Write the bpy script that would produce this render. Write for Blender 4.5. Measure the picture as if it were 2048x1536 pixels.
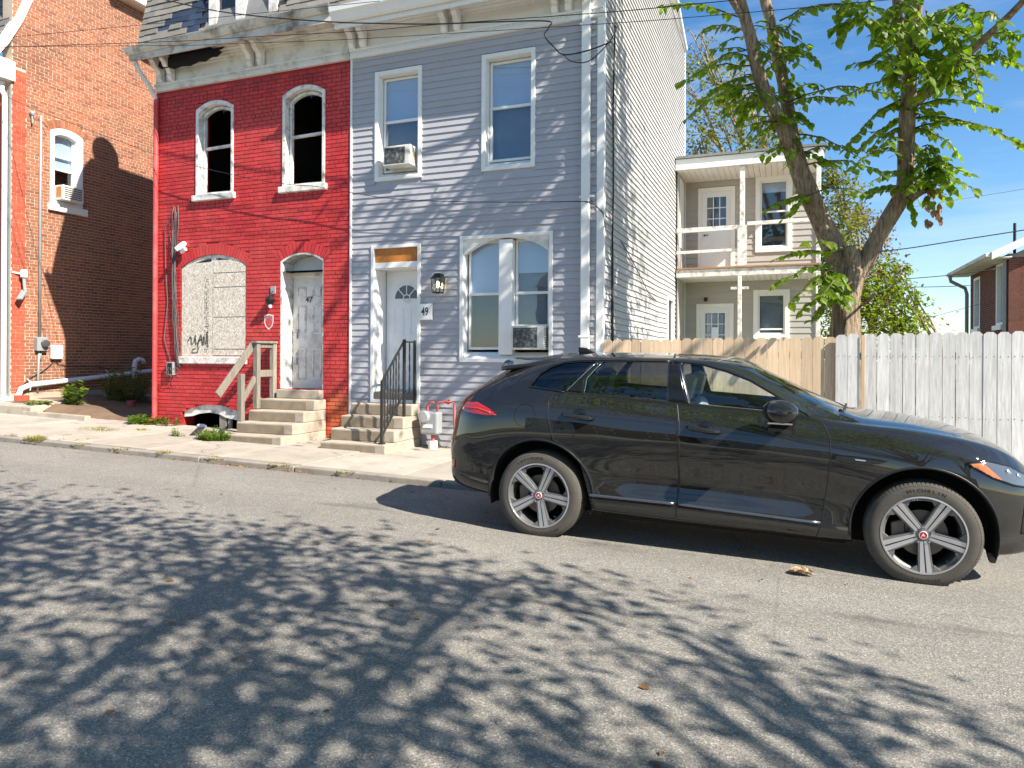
import bpy, bmesh, math, random
import numpy as np
from mathutils import Vector, Matrix, Quaternion
for o in list(bpy.data.objects): bpy.data.objects.remove(o, do_unlink=True)
S = bpy.context.scene
COL = S.collection
R = math.radians
# ------------------------------------------------------------------ camera
FPX, TH, ROLL, YH, EYE = 1430.0, R(21.3), R(0.3), 712.0, 1.6
cam_d = bpy.data.cameras.new('camera'); cam = bpy.data.objects.new('camera', cam_d); COL.objects.link(cam)
cam_d.sensor_width = 36.0; cam_d.lens = 36.0 * FPX / 2048.0
cam_d.shift_y = -(768.0 - YH) / 2048.0
cam_d.clip_start = 0.05; cam_d.clip_end = 3000
cam.matrix_world = Matrix.Translation((0, 0, EYE)) @ Matrix.Rotation(TH, 4, 'Z') @ Matrix.Rotation(R(90), 4, 'X') @ Matrix.Rotation(ROLL, 4, 'Z')
S.camera = cam
# ------------------------------------------------------------------ sky and sun
SUN_EL, SUN_AZ = R(41.0), R(18.5)      # azimuth measured from +X towards -Y
sunv = Vector((math.cos(SUN_EL) * math.cos(SUN_AZ), -math.cos(SUN_EL) * math.sin(SUN_AZ), math.sin(SUN_EL)))
W = bpy.data.worlds.new('World'); S.world = W; W.use_nodes = True
wn = W.node_tree.nodes; wl = W.node_tree.links; wn.clear()
w_out = wn.new('ShaderNodeOutputWorld'); w_bg = wn.new('ShaderNodeBackground'); w_sky = wn.new('ShaderNodeTexSky')
w_sky.sky_type = 'NISHITA'; w_sky.sun_disc = False; w_sky.sun_elevation = SUN_EL
w_sky.sun_rotation = math.atan2(sunv.x, sunv.y); w_sky.air_density = 1.0; w_sky.dust_density = 0.1; w_sky.ozone_density = 2.5
w_sky.altitude = 100
# thin high cirrus over the whole sky
w_tc = wn.new('ShaderNodeTexCoord'); w_map = wn.new('ShaderNodeMapping'); w_map.inputs['Scale'].default_value = (1.4, 1.4, 9.0)
w_map.inputs['Rotation'].default_value = (0, 0.12, 0.4)
w_noi = wn.new('ShaderNodeTexNoise'); w_noi.inputs['Scale'].default_value = 1.6; w_noi.inputs['Detail'].default_value = 6; w_noi.inputs['Roughness'].default_value = 0.62
w_rmp = wn.new('ShaderNodeValToRGB'); w_rmp.color_ramp.elements[0].position = 0.44; w_rmp.color_ramp.elements[1].position = 0.80
w_rmp.color_ramp.elements[1].color = (0.42, 0.42, 0.42, 1)
w_mix = wn.new('ShaderNodeMixRGB'); w_mix.inputs['Color2'].default_value = (5.2, 5.6, 6.2, 1)
w_gam = wn.new('ShaderNodeHueSaturation'); w_gam.inputs['Saturation'].default_value = 1.25
wl.new(w_tc.outputs['Generated'], w_map.inputs['Vector']); wl.new(w_map.outputs['Vector'], w_noi.inputs['Vector'])
wl.new(w_noi.outputs['Fac'], w_rmp.inputs['Fac']); wl.new(w_rmp.outputs['Color'], w_mix.inputs['Fac'])
wl.new(w_sky.outputs['Color'], w_gam.inputs['Color']); wl.new(w_gam.outputs['Color'], w_mix.inputs['Color1'])
wl.new(w_mix.outputs['Color'], w_bg.inputs['Color']); wl.new(w_bg.outputs['Background'], w_out.inputs['Surface'])
w_bg.inputs['Strength'].default_value = 0.086
sun_d = bpy.data.lights.new('sun', 'SUN'); sun = bpy.data.objects.new('sun', sun_d); COL.objects.link(sun)
sun_d.energy = 5.0; sun_d.angle = R(0.53); sun_d.color = (1.0, 0.93, 0.82)
sun.rotation_euler = (-sunv).to_track_quat('-Z', 'Y').to_euler(); sun.location = sunv * 60
S.render.engine = 'CYCLES'
S.cycles.max_bounces = 7; S.cycles.transparent_max_bounces = 12
S.view_settings.view_transform = 'Standard'; S.view_settings.look = 'None'; S.view_settings.gamma = 1.0
S.view_settings.exposure = 1.2

# ------------------------------------------------------------------ pixel (2048 x 1536) to direction; distance always comes from a known plane
_c, _s, _cr, _sr = math.cos(TH), math.sin(TH), math.cos(ROLL), math.sin(ROLL)
def ray(x, y):
    a = x - 1024.0; b = y - YH
    a2 = a * _cr + b * _sr; b2 = -a * _sr + b * _cr
    u = a2 / FPX; v = -b2 / FPX
    return (u * _c - _s, u * _s + _c, v)
def atY(x, y, Y):
    d = ray(x, y); t = Y / d[1]; return Vector((d[0] * t, Y, EYE + d[2] * t))
def atX(x, y, X):
    d = ray(x, y); t = X / d[0]; return Vector((X, d[1] * t, EYE + d[2] * t))
def GZ(X): return -0.0225 * X
YF = 10.5            # plane of the house fronts
YK = 7.82            # kerb face
XB = -15.9           # side wall of the brick house
# ------------------------------------------------------------------ object helpers
def tag(o, label=None, cat=None, group=None, kind=None):
    if label: o['label'] = label
    if cat: o['category'] = cat
    if group: o['group'] = group
    if kind: o['kind'] = kind
    return o
def thing(name, label, cat, loc=(0, 0, 0), group=None, rot=(0, 0, 0)):
    o = bpy.data.objects.new(name, None); COL.objects.link(o); o.location = loc; o.rotation_euler = rot
    o.empty_display_size = 0.1
    return tag(o, label, cat, group)
def link(name, me, mat=None, parent=None, loc=None, rot=None, scale=None):
    o = bpy.data.objects.new(name, me); COL.objects.link(o)
    if mat is not None and len(me.materials) == 0: me.materials.append(mat)
    if parent is not None: o.parent = parent
    if loc is not None: o.location = loc
    if rot is not None: o.rotation_euler = rot
    if scale is not None: o.scale = scale
    return o
class MB:
    """collects faces, builds one mesh object"""
    def __init__(s): s.v = []; s.f = []
    def quad(s, a, b, c, d):
        n = len(s.v); s.v += [tuple(a), tuple(b), tuple(c), tuple(d)]; s.f.append((n, n+1, n+2, n+3)); return s
    def tri(s, a, b, c):
        n = len(s.v); s.v += [tuple(a), tuple(b), tuple(c)]; s.f.append((n, n+1, n+2)); return s
    def hexa(s, p):        # 8 points: bottom 4 ccw, top 4 ccw
        n = len(s.v); s.v += [tuple(q) for q in p]
        for f in ((3,2,1,0),(4,5,6,7),(0,1,5,4),(1,2,6,5),(2,3,7,6),(3,0,4,7)): s.f.append(tuple(n+i for i in f))
        return s
    def box(s, x0, x1, y0, y1, z0, z1):
        if x0 > x1: x0, x1 = x1, x0
        if y0 > y1: y0, y1 = y1, y0
        if z0 > z1: z0, z1 = z1, z0
        return s.hexa([(x0,y0,z0),(x1,y0,z0),(x1,y1,z0),(x0,y1,z0),(x0,y0,z1),(x1,y0,z1),(x1,y1,z1),(x0,y1,z1)])
    def beam(s, a, b, w, h, up=(0, 0, 1)):
        a = Vector(a); b = Vector(b); d = (b - a).normalized(); up = Vector(up)
        sd = d.cross(up)
        if sd.length < 1e-4: sd = d.cross(Vector((1, 0, 0)))
        sd.normalize(); u2 = sd.cross(d).normalized()
        sd *= w / 2; u2 *= h / 2
        return s.hexa([a-sd-u2, a+sd-u2, b+sd-u2, b-sd-u2, a-sd+u2, a+sd+u2, b+sd+u2, b-sd+u2])
    def prism(s, poly, P, d0, d1):
        """poly of (u,w) extruded between d0 and d1 with mapping P(u,w,d)"""
        n = len(s.v); k = len(poly)
        s.v += [tuple(P(u, w, d0)) for u, w in poly] + [tuple(P(u, w, d1)) for u, w in poly]
        s.f.append(tuple(n + i for i in range(k))); s.f.append(tuple(n + k + i for i in reversed(range(k))))
        for i in range(k):
            j = (i + 1) % k; s.f.append((n + j, n + i, n + k + i, n + k + j))
        return s
    def tube(s, pts, rad, n=8, cap=True, ridge=None):
        pts = [Vector(p) for p in pts]; m = len(pts)
        if not hasattr(rad, '__len__'): rad = [rad] * m
        base = len(s.v); ref = None
        for i, p in enumerate(pts):
            t = (pts[min(i+1, m-1)] - pts[max(i-1, 0)])
            if t.length < 1e-9: t = Vector((0, 0, 1))
            t.normalize()
            if ref is None:
                ref = t.cross(Vector((0, 0, 1)))
                if ref.length < 1e-3: ref = t.cross(Vector((1, 0, 0)))
            ref = (ref - t * ref.dot(t))
            if ref.length < 1e-6: ref = t.orthogonal()
            ref.normalize(); b = t.cross(ref)
            for k in range(n):
                a = 2 * math.pi * k / n; r = rad[i]
                if ridge: r *= ridge(i, k, a)
                s.v.append(tuple(p + (ref * math.cos(a) + b * math.sin(a)) * r))
        for i in range(m - 1):
            for k in range(n):
                k2 = (k + 1) % n
                s.f.append((base+i*n+k, base+i*n+k2, base+(i+1)*n+k2, base+(i+1)*n+k))
        if cap:
            s.f.append(tuple(base + k for k in reversed(range(n)))); s.f.append(tuple(base + (m-1)*n + k for k in range(n)))
        return s
    def lathe(s, prof, n, O=(0, 0, 0), A=(0, 0, 1), close=False):
        """prof of (radius, height) turned about axis A through O"""
        A = Vector(A).normalized(); O = Vector(O); e1 = A.orthogonal().normalized(); e2 = A.cross(e1)
        base = len(s.v); m = len(prof)
        for r, h in prof:
            for k in range(n):
                a = 2 * math.pi * k / n
                s.v.append(tuple(O + A * h + (e1 * math.cos(a) + e2 * math.sin(a)) * r))
        for i in range(m - 1 if not close else m):
            i2 = (i + 1) % m
            for k in range(n):
                k2 = (k + 1) % n
                s.f.append((base+i*n+k, base+i*n+k2, base+i2*n+k2, base+i2*n+k))
        return s
    def mesh(s, name='m', smooth=False, angle=None):
        me = bpy.data.meshes.new(name); me.from_pydata(s.v, [], s.f); me.update()
        if smooth:
            me.polygons.foreach_set('use_smooth', [True] * len(me.polygons))
            if angle is not None: me.set_sharp_from_angle(angle=R(angle))
        return me
    def build(s, name, mat, parent=None, smooth=False, angle=None, bevel=0, seg=2):
        me = s.mesh(name, smooth, angle); o = link(name, me, mat, parent)
        if bevel:
            b = o.modifiers.new('bevel', 'BEVEL'); b.width = bevel; b.segments = seg; b.limit_method = 'ANGLE'; b.angle_limit = R(40)
        return o
def part(name, mat, parent, boxes, bevel=0):
    m = MB()
    for b in boxes: m.box(*b)
    return m.build(name, mat, parent, bevel=bevel)
# ------------------------------------------------------------------ procedural materials
class NT:
    def __init__(s, name):
        s.m = bpy.data.materials.new(name); s.m.use_nodes = True
        s.n = s.m.node_tree.nodes; s.l = s.m.node_tree.links
        s.b = s.n['Principled BSDF']; s.out = s.n['Material Output']; s.geo = s.n.new('ShaderNodeNewGeometry')
        s._oi = None
    def oi(s):
        if not s._oi: s._oi = s.n.new('ShaderNodeObjectInfo')
        return s._oi
    def obj(s):
        t = s.n.new('ShaderNodeTexCoord'); return t.outputs['Object']
    def pos(s): return s.geo.outputs['Position']
    def noise(s, scale, detail=4, rough=0.55, vec=None, stretch=None):
        n = s.n.new('ShaderNodeTexNoise'); n.inputs['Scale'].default_value = scale; n.inputs['Detail'].default_value = detail
        n.inputs['Roughness'].default_value = rough; v = vec if vec is not None else s.pos()
        if stretch:
            mp = s.n.new('ShaderNodeMapping'); mp.inputs['Scale'].default_value = stretch; s.l.new(v, mp.inputs['Vector']); v = mp.outputs['Vector']
        s.l.new(v, n.inputs['Vector']); return n.outputs['Fac']
    def voro(s, scale, feature='F1', out='Distance', vec=None, stretch=None):
        n = s.n.new('ShaderNodeTexVoronoi'); n.feature = feature; n.inputs['Scale'].default_value = scale
        v = vec if vec is not None else s.pos()
        if stretch:
            mp = s.n.new('ShaderNodeMapping'); mp.inputs['Scale'].default_value = stretch; s.l.new(v, mp.inputs['Vector']); v = mp.outputs['Vector']
        s.l.new(v, n.inputs['Vector']); return n.outputs[out]
    def ramp(s, fac, stops):
        r = s.n.new('ShaderNodeValToRGB'); e = r.color_ramp.elements
        while len(e) < len(stops): e.new(0.5)
        for i, (p, c) in enumerate(stops):
            e[i].position = p; e[i].color = (c, c, c, 1) if not hasattr(c, '__len__') else (*c, 1)
        s.l.new(fac, r.inputs['Fac']); return r.outputs['Color']
    def mix(s, fac, a, b, mode='MIX'):
        m = s.n.new('ShaderNodeMixRGB'); m.blend_type = mode
        for k, v in (('Fac', fac), ('Color1', a), ('Color2', b)):
            if hasattr(v, 'is_linked') or hasattr(v, 'links'): s.l.new(v, m.inputs[k])
            elif k == 'Fac': m.inputs[k].default_value = v
            else: m.inputs[k].default_value = (*v, 1) if len(v) == 3 else v
        return m.outputs['Color']
    def math(s, op, a, b=None):
        m = s.n.new('ShaderNodeMath'); m.operation = op
        for i, v in enumerate((a, b)):
            if v is None: continue
            if hasattr(v, 'links'): s.l.new(v, m.inputs[i])
            else: m.inputs[i].default_value = v
        return m.outputs[0]
    def rnd(s):   # differs per brick / board: object random + island random
        return s.math('FRACT', s.math('ADD', s.oi().outputs['Random'], s.geo.outputs['Random Per Island']))
    def sep(s, v=None):
        n = s.n.new('ShaderNodeSeparateXYZ'); s.l.new(v if v is not None else s.pos(), n.inputs[0]); return n.outputs
    def set(s, col=None, rough=None, metal=None, spec=None, coat=None, coat_rough=None):
        for k, v in (('Base Color', col), ('Roughness', rough), ('Metallic', metal), ('Specular IOR Level', spec), ('Coat Weight', coat), ('Coat Roughness', coat_rough)):
            if v is None: continue
            if hasattr(v, 'links'): s.l.new(v, s.b.inputs[k])
            elif hasattr(v, '__len__'): s.b.inputs[k].default_value = (*v, 1)
            else: s.b.inputs[k].default_value = v
        return s
    def bump(s, h, strength=0.3, dist=0.01, prev=None):
        b = s.n.new('ShaderNodeBump'); b.inputs['Strength'].default_value = strength; b.inputs['Distance'].default_value = dist
        s.l.new(h, b.inputs['Height']); s.l.new(b.outputs['Normal'], s.b.inputs['Normal']); return s
def sc(c, k): return tuple(x * k for x in c)
def mk(name, col, rough=0.6, var=0.18, ns=3.0, fine=60.0, bump=0.15, dist=0.004, metal=0, rnd=0.0, spec=0.4, dirt=None, dirt_amt=0.5, dirt_scale=1.5):
    t = NT(name)
    a = t.noise(ns, 5); f = t.noise(fine, 3)
    c = t.mix(t.ramp(a, [(0.3, 0), (0.7, 1)]), sc(col, 1 - var), sc(col, 1 + var))
    c = t.mix(0.35, c, t.mix(f, sc(col, 0.75), sc(col, 1.25)))
    if rnd:
        r = t.ramp(t.rnd(), [(0, 1 - rnd), (1, 1 + rnd)]); c = t.mix(1.0, c, r, 'MULTIPLY')
    if dirt:
        d = t.ramp(t.noise(dirt_scale, 6, 0.65), [(0.48, 0), (0.72, dirt_amt)]); c = t.mix(d, c, dirt)
    t.set(c, rough, metal, spec).bump(f, bump, dist)
    return t.m
def brick_mat(name, cols, mottle=0.25):
    t = NT(name); r = t.rnd()
    n = len(cols); c = t.ramp(r, [(i / max(1, n - 1), cols[i]) for i in range(n)])
    f = t.noise(70, 4); c = t.mix(mottle, c, t.mix(f, sc(cols[0], 0.5), sc(cols[-1], 1.3)))
    soot = t.ramp(t.noise(0.55, 5, 0.6), [(0.45, 0), (0.7, 0.55)]); c = t.mix(soot, c, (0.10, 0.06, 0.04))
    t.set(c, 0.88, 0, 0.25).bump(f, 0.5, 0.004); return t.m
M = {}
# painted red brick with the orange brick showing through where the paint has gone
def red_brick():
    t = NT('red_painted_brick'); r = t.rnd(); f = t.noise(45, 4)
    c = t.mix(t.ramp(t.noise(1.3, 5), [(0.3, 0), (0.7, 1)]), (0.47, 0.030, 0.034), (0.58, 0.060, 0.058))
    c = t.mix(1.0, c, t.ramp(r, [(0, 0.82), (1, 1.12)]), 'MULTIPLY')
    c = t.mix(t.ramp(t.noise(0.9, 6, 0.65), [(0.5, 0), (0.75, 0.55)]), c, (0.56, 0.11, 0.085))
    c = t.mix(t.ramp(t.noise(1.6, 6, 0.7, stretch=(2.2, 1, 0.35)), [(0.56, 0), (0.78, 0.5)]), c, (0.24, 0.024, 0.026))
    x, y, z = t.sep()
    low = t.math('MULTIPLY', t.ramp(z, [(0, 1), (1, 0)]), 1.0)
    lz = t.n.new('ShaderNodeMapRange'); t.l.new(z, lz.inputs[0]); lz.inputs[1].default_value = 0.75; lz.inputs[2].default_value = 1.05; lz.inputs[3].default_value = 1; lz.inputs[4].default_value = 0
    lx = t.n.new('ShaderNodeMapRange'); t.l.new(x, lx.inputs[0]); lx.inputs[1].default_value = -7.62; lx.inputs[2].default_value = -7.5
    worn = t.math('MULTIPLY', lz.outputs[0], lx.outputs[0])
    ch = t.ramp(t.noise(9, 6, 0.7), [(0.66, 0), (0.72, 1)])
    c = t.mix(t.math('MULTIPLY', ch, 0.6), c, (0.55, 0.15, 0.08))
    c = t.mix(t.ramp(t.noise(2.6, 6, 0.7), [(0.5, 0), (0.8, 0.45)]), c, (0.28, 0.022, 0.028))
    c = t.mix(worn, c, t.mix(r, (0.50, 0.085, 0.03), (0.60, 0.16, 0.07)))
    spots = t.ramp(t.noise(26, 2, 0.5), [(0.77, 0), (0.79, 1)]); c = t.mix(t.math('MULTIPLY', spots, 0.5), c, (0.65, 0.45, 0.42))
    # soot above the burnt-out openings
    hz = t.n.new('ShaderNodeMapRange'); t.l.new(z, hz.inputs[0]); hz.inputs[1].default_value = 6.2; hz.inputs[2].default_value = 6.8
    so = t.math('MULTIPLY', hz.outputs[0], t.ramp(t.noise(1.7, 4), [(0.4, 0), (0.65, 0.75)])); c = t.mix(so, c, (0.07, 0.02, 0.02))
    t.set(c, 0.62, 0, 0.35).bump(f, 0.35, 0.004); return t.m
M['red'] = red_brick()
M['red_pipe'] = mk('red_painted_pipe', (0.50, 0.05, 0.05), 0.5, 0.15, 2, dirt=(0.55, 0.22, 0.2), dirt_amt=0.5)
M['brick'] = brick_mat('orange_brick', [(0.28, 0.095, 0.05), (0.40, 0.145, 0.07), (0.34, 0.155, 0.085), (0.44, 0.165, 0.085), (0.20, 0.085, 0.055)])
M['brick_edge'] = mk('red_stained_brick', (0.42, 0.08, 0.04), 0.85, 0.25, 2, rnd=0.18)
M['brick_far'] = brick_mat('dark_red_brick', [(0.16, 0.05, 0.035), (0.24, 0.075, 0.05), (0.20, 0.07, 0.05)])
M['mortar'] = mk('pale_mortar', (0.50, 0.40, 0.31), 0.95, 0.15, 4)
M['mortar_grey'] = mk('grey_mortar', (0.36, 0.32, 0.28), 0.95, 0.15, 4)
M['siding'] = mk('grey_vinyl_siding', (0.405, 0.40, 0.425), 0.42, 0.05, 2, fine=120, bump=0.06, rnd=0.04, dirt=(0.27, 0.26, 0.25), dirt_amt=0.22, dirt_scale=0.9)
M['siding_side'] = mk('pale_grey_vinyl_siding', (0.475, 0.462, 0.448), 0.45, 0.05, 2, fine=120, bump=0.06, rnd=0.035, dirt=(0.32, 0.30, 0.27), dirt_amt=0.22, dirt_scale=0.8)
M['siding_porch'] = mk('beige_vinyl_siding', (0.42, 0.395, 0.36), 0.5, 0.05, 2, fine=120, bump=0.06, rnd=0.03)
M['white'] = mk('white_trim', (0.80, 0.79, 0.76), 0.4, 0.05, 2, fine=40, bump=0.06)
M['white_old'] = mk('peeling_white_paint', (0.74, 0.71, 0.66), 0.65, 0.1, 3, fine=25, bump=0.5, dist=0.006, dirt=(0.22, 0.17, 0.13), dirt_amt=0.95, dirt_scale=7)
M['cream'] = mk('cream_painted_wood', (0.76, 0.735, 0.675), 0.6, 0.08, 2, fine=30, bump=0.25, dirt=(0.20, 0.15, 0.11), dirt_amt=0.6, dirt_scale=2.2)
M['door_old'] = mk('scuffed_white_door_paint', (0.72, 0.71, 0.69), 0.55, 0.06, 3, fine=25, bump=0.25, dirt=(0.30, 0.25, 0.2), dirt_amt=0.7, dirt_scale=3.2)
M['charred'] = mk('charred_timber', (0.045, 0.036, 0.03), 0.9, 0.4, 4, fine=30, bump=0.6)
M['dark'] = mk('dark_interior', (0.012, 0.012, 0.013), 0.9, 0.2)
M['curtain'] = mk('grey_net_curtain', (0.20, 0.225, 0.25), 0.9, 0.12, 5)
M['screen'] = mk('dark_insect_screen', (0.10, 0.11, 0.10), 0.9, 0.1, 5)
M['rotten'] = mk('rotten_charred_white_wood', (0.60, 0.56, 0.49), 0.75, 0.15, 3, fine=25, bump=0.5, dirt=(0.045, 0.036, 0.03), dirt_amt=0.97, dirt_scale=2.2)
M['room'] = mk('dim_room_wall', (0.30, 0.30, 0.30), 0.9, 0.2)
M['shade'] = mk('white_roller_blind', (0.80, 0.84, 0.90), 0.7, 0.05, 2)
M['concrete'] = mk('worn_concrete', (0.39, 0.335, 0.265), 0.92, 0.14, 2.2, fine=90, bump=0.5, dist=0.004, dirt=(0.19, 0.15, 0.11), dirt_amt=0.7, dirt_scale=3.5)
M['pave'] = mk('pavement_concrete', (0.385, 0.345, 0.29), 0.92, 0.10, 1.2, fine=110, bump=0.35, dist=0.003, rnd=0.10, dirt=(0.25, 0.205, 0.155), dirt_amt=0.55, dirt_scale=1.9)
def paving():
    t = NT('pavement_concrete'); f = t.noise(110, 3); r = t.rnd()
    c = t.mix(t.ramp(t.noise(1.1, 5), [(0.3, 0), (0.7, 1)]), (0.34, 0.305, 0.255), (0.42, 0.375, 0.315))
    c = t.mix(1.0, c, t.ramp(r, [(0, 0.88), (1, 1.08)]), 'MULTIPLY')
    c = t.mix(t.ramp(t.noise(2.3, 6, 0.7), [(0.48, 0), (0.72, 0.6)]), c, (0.22, 0.18, 0.135))
    c = t.mix(t.ramp(t.noise(34, 3, 0.6), [(0.62, 0), (0.72, 0.5)]), c, (0.17, 0.14, 0.11))
    w = t.n.new('ShaderNodeVectorMath'); w.operation = 'ADD'; nz = t.n.new('ShaderNodeTexNoise'); nz.inputs['Scale'].default_value = 2.5; t.l.new(t.pos(), nz.inputs['Vector'])
    k = t.n.new('ShaderNodeVectorMath'); k.operation = 'SCALE'; k.inputs['Scale'].default_value = 0.5; t.l.new(nz.outputs['Color'], k.inputs[0]); t.l.new(t.pos(), w.inputs[0]); t.l.new(k.outputs[0], w.inputs[1])
    cr = t.math('MULTIPLY', t.ramp(t.voro(0.62, 'DISTANCE_TO_EDGE', vec=w.outputs[0]), [(0.0, 1), (0.007, 0)]), t.ramp(t.noise(0.7, 2), [(0.46, 0), (0.52, 0.85)]))
    c = t.mix(cr, c, (0.07, 0.055, 0.04)); t.set(c, 0.92, 0, 0.3).bump(f, 0.35, 0.003); return t.m
M['pave'] = paving()
M['kerbm'] = mk('weathered_kerb_stone', (0.27, 0.24, 0.20), 0.92, 0.2, 2, fine=60, bump=0.6, dist=0.006, dirt=(0.14, 0.12, 0.10), dirt_amt=0.7, dirt_scale=4)
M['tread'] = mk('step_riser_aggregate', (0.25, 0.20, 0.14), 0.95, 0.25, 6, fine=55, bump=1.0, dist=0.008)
M['dirt'] = mk('bare_soil', (0.16, 0.105, 0.065), 0.97, 0.3, 3, fine=30, bump=0.8, dist=0.02)
M['ground'] = mk('dry_yard_ground', (0.14, 0.14, 0.07), 0.97, 0.3, 0.7, fine=10, bump=0.8)
M['pine'] = mk('raw_pine_picket', (0.60, 0.42, 0.26), 0.75, 0.12, 3, rnd=0.16, bump=0.2)
M['oldwood'] = mk('weathered_grey_timber', (0.37, 0.31, 0.235), 0.85, 0.2, 4, fine=40, bump=0.6)
M['ply'] = mk('orange_stained_plywood', (0.46, 0.17, 0.03), 0.5, 0.25, 5, fine=20, bump=0.1)
M['deckwood'] = mk('stained_deck_edge', (0.34, 0.19, 0.09), 0.7, 0.3, 5)
M['redjoint'] = mk('red_painted_mortar', (0.33, 0.020, 0.024), 0.8, 0.2, 3)  # darker than the wall paint: shade in the joints put into the colour
M['iron'] = mk('black_iron', (0.035, 0.034, 0.033), 0.5, 0.2, 6, bump=0.2, metal=0.3)
M['black'] = mk('black_plastic', (0.012, 0.012, 0.013), 0.45, 0.1)
M['cable'] = mk('black_cable_sheath', (0.02, 0.02, 0.022), 0.6, 0.1)
M['cablegrey'] = mk('grey_cable_sheath', (0.11, 0.105, 0.10), 0.6, 0.1)
M['galv'] = mk('galvanised_steel', (0.42, 0.43, 0.44), 0.5, 0.15, 5, metal=0.5)
M['greybox'] = mk('grey_enamel', (0.27, 0.29, 0.29), 0.45, 0.1, 4)
M['pvc'] = mk('white_plastic_pipe', (0.78, 0.78, 0.77), 0.35, 0.06, 2)
M['acwhite'] = mk('off_white_appliance_casing', (0.70, 0.68, 0.62), 0.5, 0.06, 4, dirt=(0.45, 0.33, 0.2), dirt_amt=0.5, dirt_scale=6)
M['acgrille'] = mk('dark_condenser_fins', (0.06, 0.06, 0.06), 0.6, 0.4, 30, fine=200, bump=0.6, dirt=(0.35, 0.35, 0.34), dirt_amt=0.9, dirt_scale=18)
M['pinkpipe'] = mk('red_oxide_pipe', (0.42, 0.10, 0.09), 0.6, 0.12, 6)
M['rooftar'] = mk('grey_roof_felt', (0.20, 0.20, 0.20), 0.9, 0.2, 3)
M['shingle'] = mk('weathered_asphalt_shingle', (0.205, 0.19, 0.168), 0.95, 0.15, 5, fine=140, bump=0.6, rnd=0.2)
M['shingle_dark'] = mk('slate_grey_shingle', (0.15, 0.145, 0.14), 0.95, 0.15, 5, fine=140, bump=0.6, rnd=0.2)
M['slate'] = mk('bare_blue_slate', (0.035, 0.050, 0.085), 0.5, 0.25, 5, fine=40, bump=0.4, rnd=0.3)
def white_fence():
    t = NT('whitewashed_picket'); r = t.rnd(); g = t.noise(7, 5, 0.6, stretch=(6, 6, 0.5))
    c = t.mix(t.ramp(g, [(0.35, 0), (0.7, 1)]), (0.47, 0.465, 0.455), (0.68, 0.67, 0.65))
    c = t.mix(t.ramp(t.noise(11, 6, 0.7, stretch=(3, 3, 0.8)), [(0.6, 0), (0.75, 0.6)]), c, (0.30, 0.27, 0.24))
    c = t.mix(1.0, c, t.ramp(r, [(0, 0.9), (1, 1.1)]), 'MULTIPLY')
    t.set(c, 0.7).bump(g, 0.3, 0.004); return t.m
M['whitefence'] = white_fence()
def grain(name, c0, c1, s=4.0):
    t = NT(name); g = t.noise(s, 6, 0.6, stretch=(9, 9, 0.6)); r = t.rnd()
    c = t.mix(t.ramp(g, [(0.3, 0), (0.7, 1)]), c0, c1)
    k = t.ramp(t.voro(3.1, stretch=(5, 5, 0.8)), [(0.03, 1), (0.1, 0)]); c = t.mix(t.math('MULTIPLY', k, 0.7), c, sc(c0, 0.45))
    c = t.mix(1.0, c, t.ramp(r, [(0, 0.80), (1, 1.18)]), 'MULTIPLY')
    t.set(c, 0.75).bump(g, 0.25, 0.004); return t.m
M['pine'] = grain('raw_pine_picket', (0.55, 0.39, 0.245), (0.72, 0.55, 0.375))
M['oldwood'] = grain('weathered_grey_timber', (0.13, 0.115, 0.092), (0.29, 0.255, 0.21), 6)
def osb():
    t = NT('weathered_strand_board'); vs = []
    for ang in (0.7, -0.55):
        mp = t.n.new('ShaderNodeMapping'); mp.inputs['Rotation'].default_value = (0, ang, 0); t.l.new(t.pos(), mp.inputs['Vector'])
        vs.append(t.sep(t.voro(30, out='Color', vec=mp.outputs['Vector'], stretch=(2.6, 1, 0.75)))[0])
    pick = t.ramp(t.noise(16, 2), [(0.48, 0), (0.52, 1)]); v = t.mix(pick, vs[0], vs[1])
    c = t.ramp(v, [(0, (0.40, 0.31, 0.22)), (0.35, (0.56, 0.48, 0.39)), (0.7, (0.66, 0.60, 0.52)), (1, (0.80, 0.76, 0.69))])
    c = t.mix(t.ramp(t.noise(4, 6, 0.7), [(0.5, 0), (0.8, 0.55)]), c, (0.36, 0.29, 0.22))
    t.set(c, 0.85).bump(v, 0.4, 0.004); return t.m
M['osb'] = osb()
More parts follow.
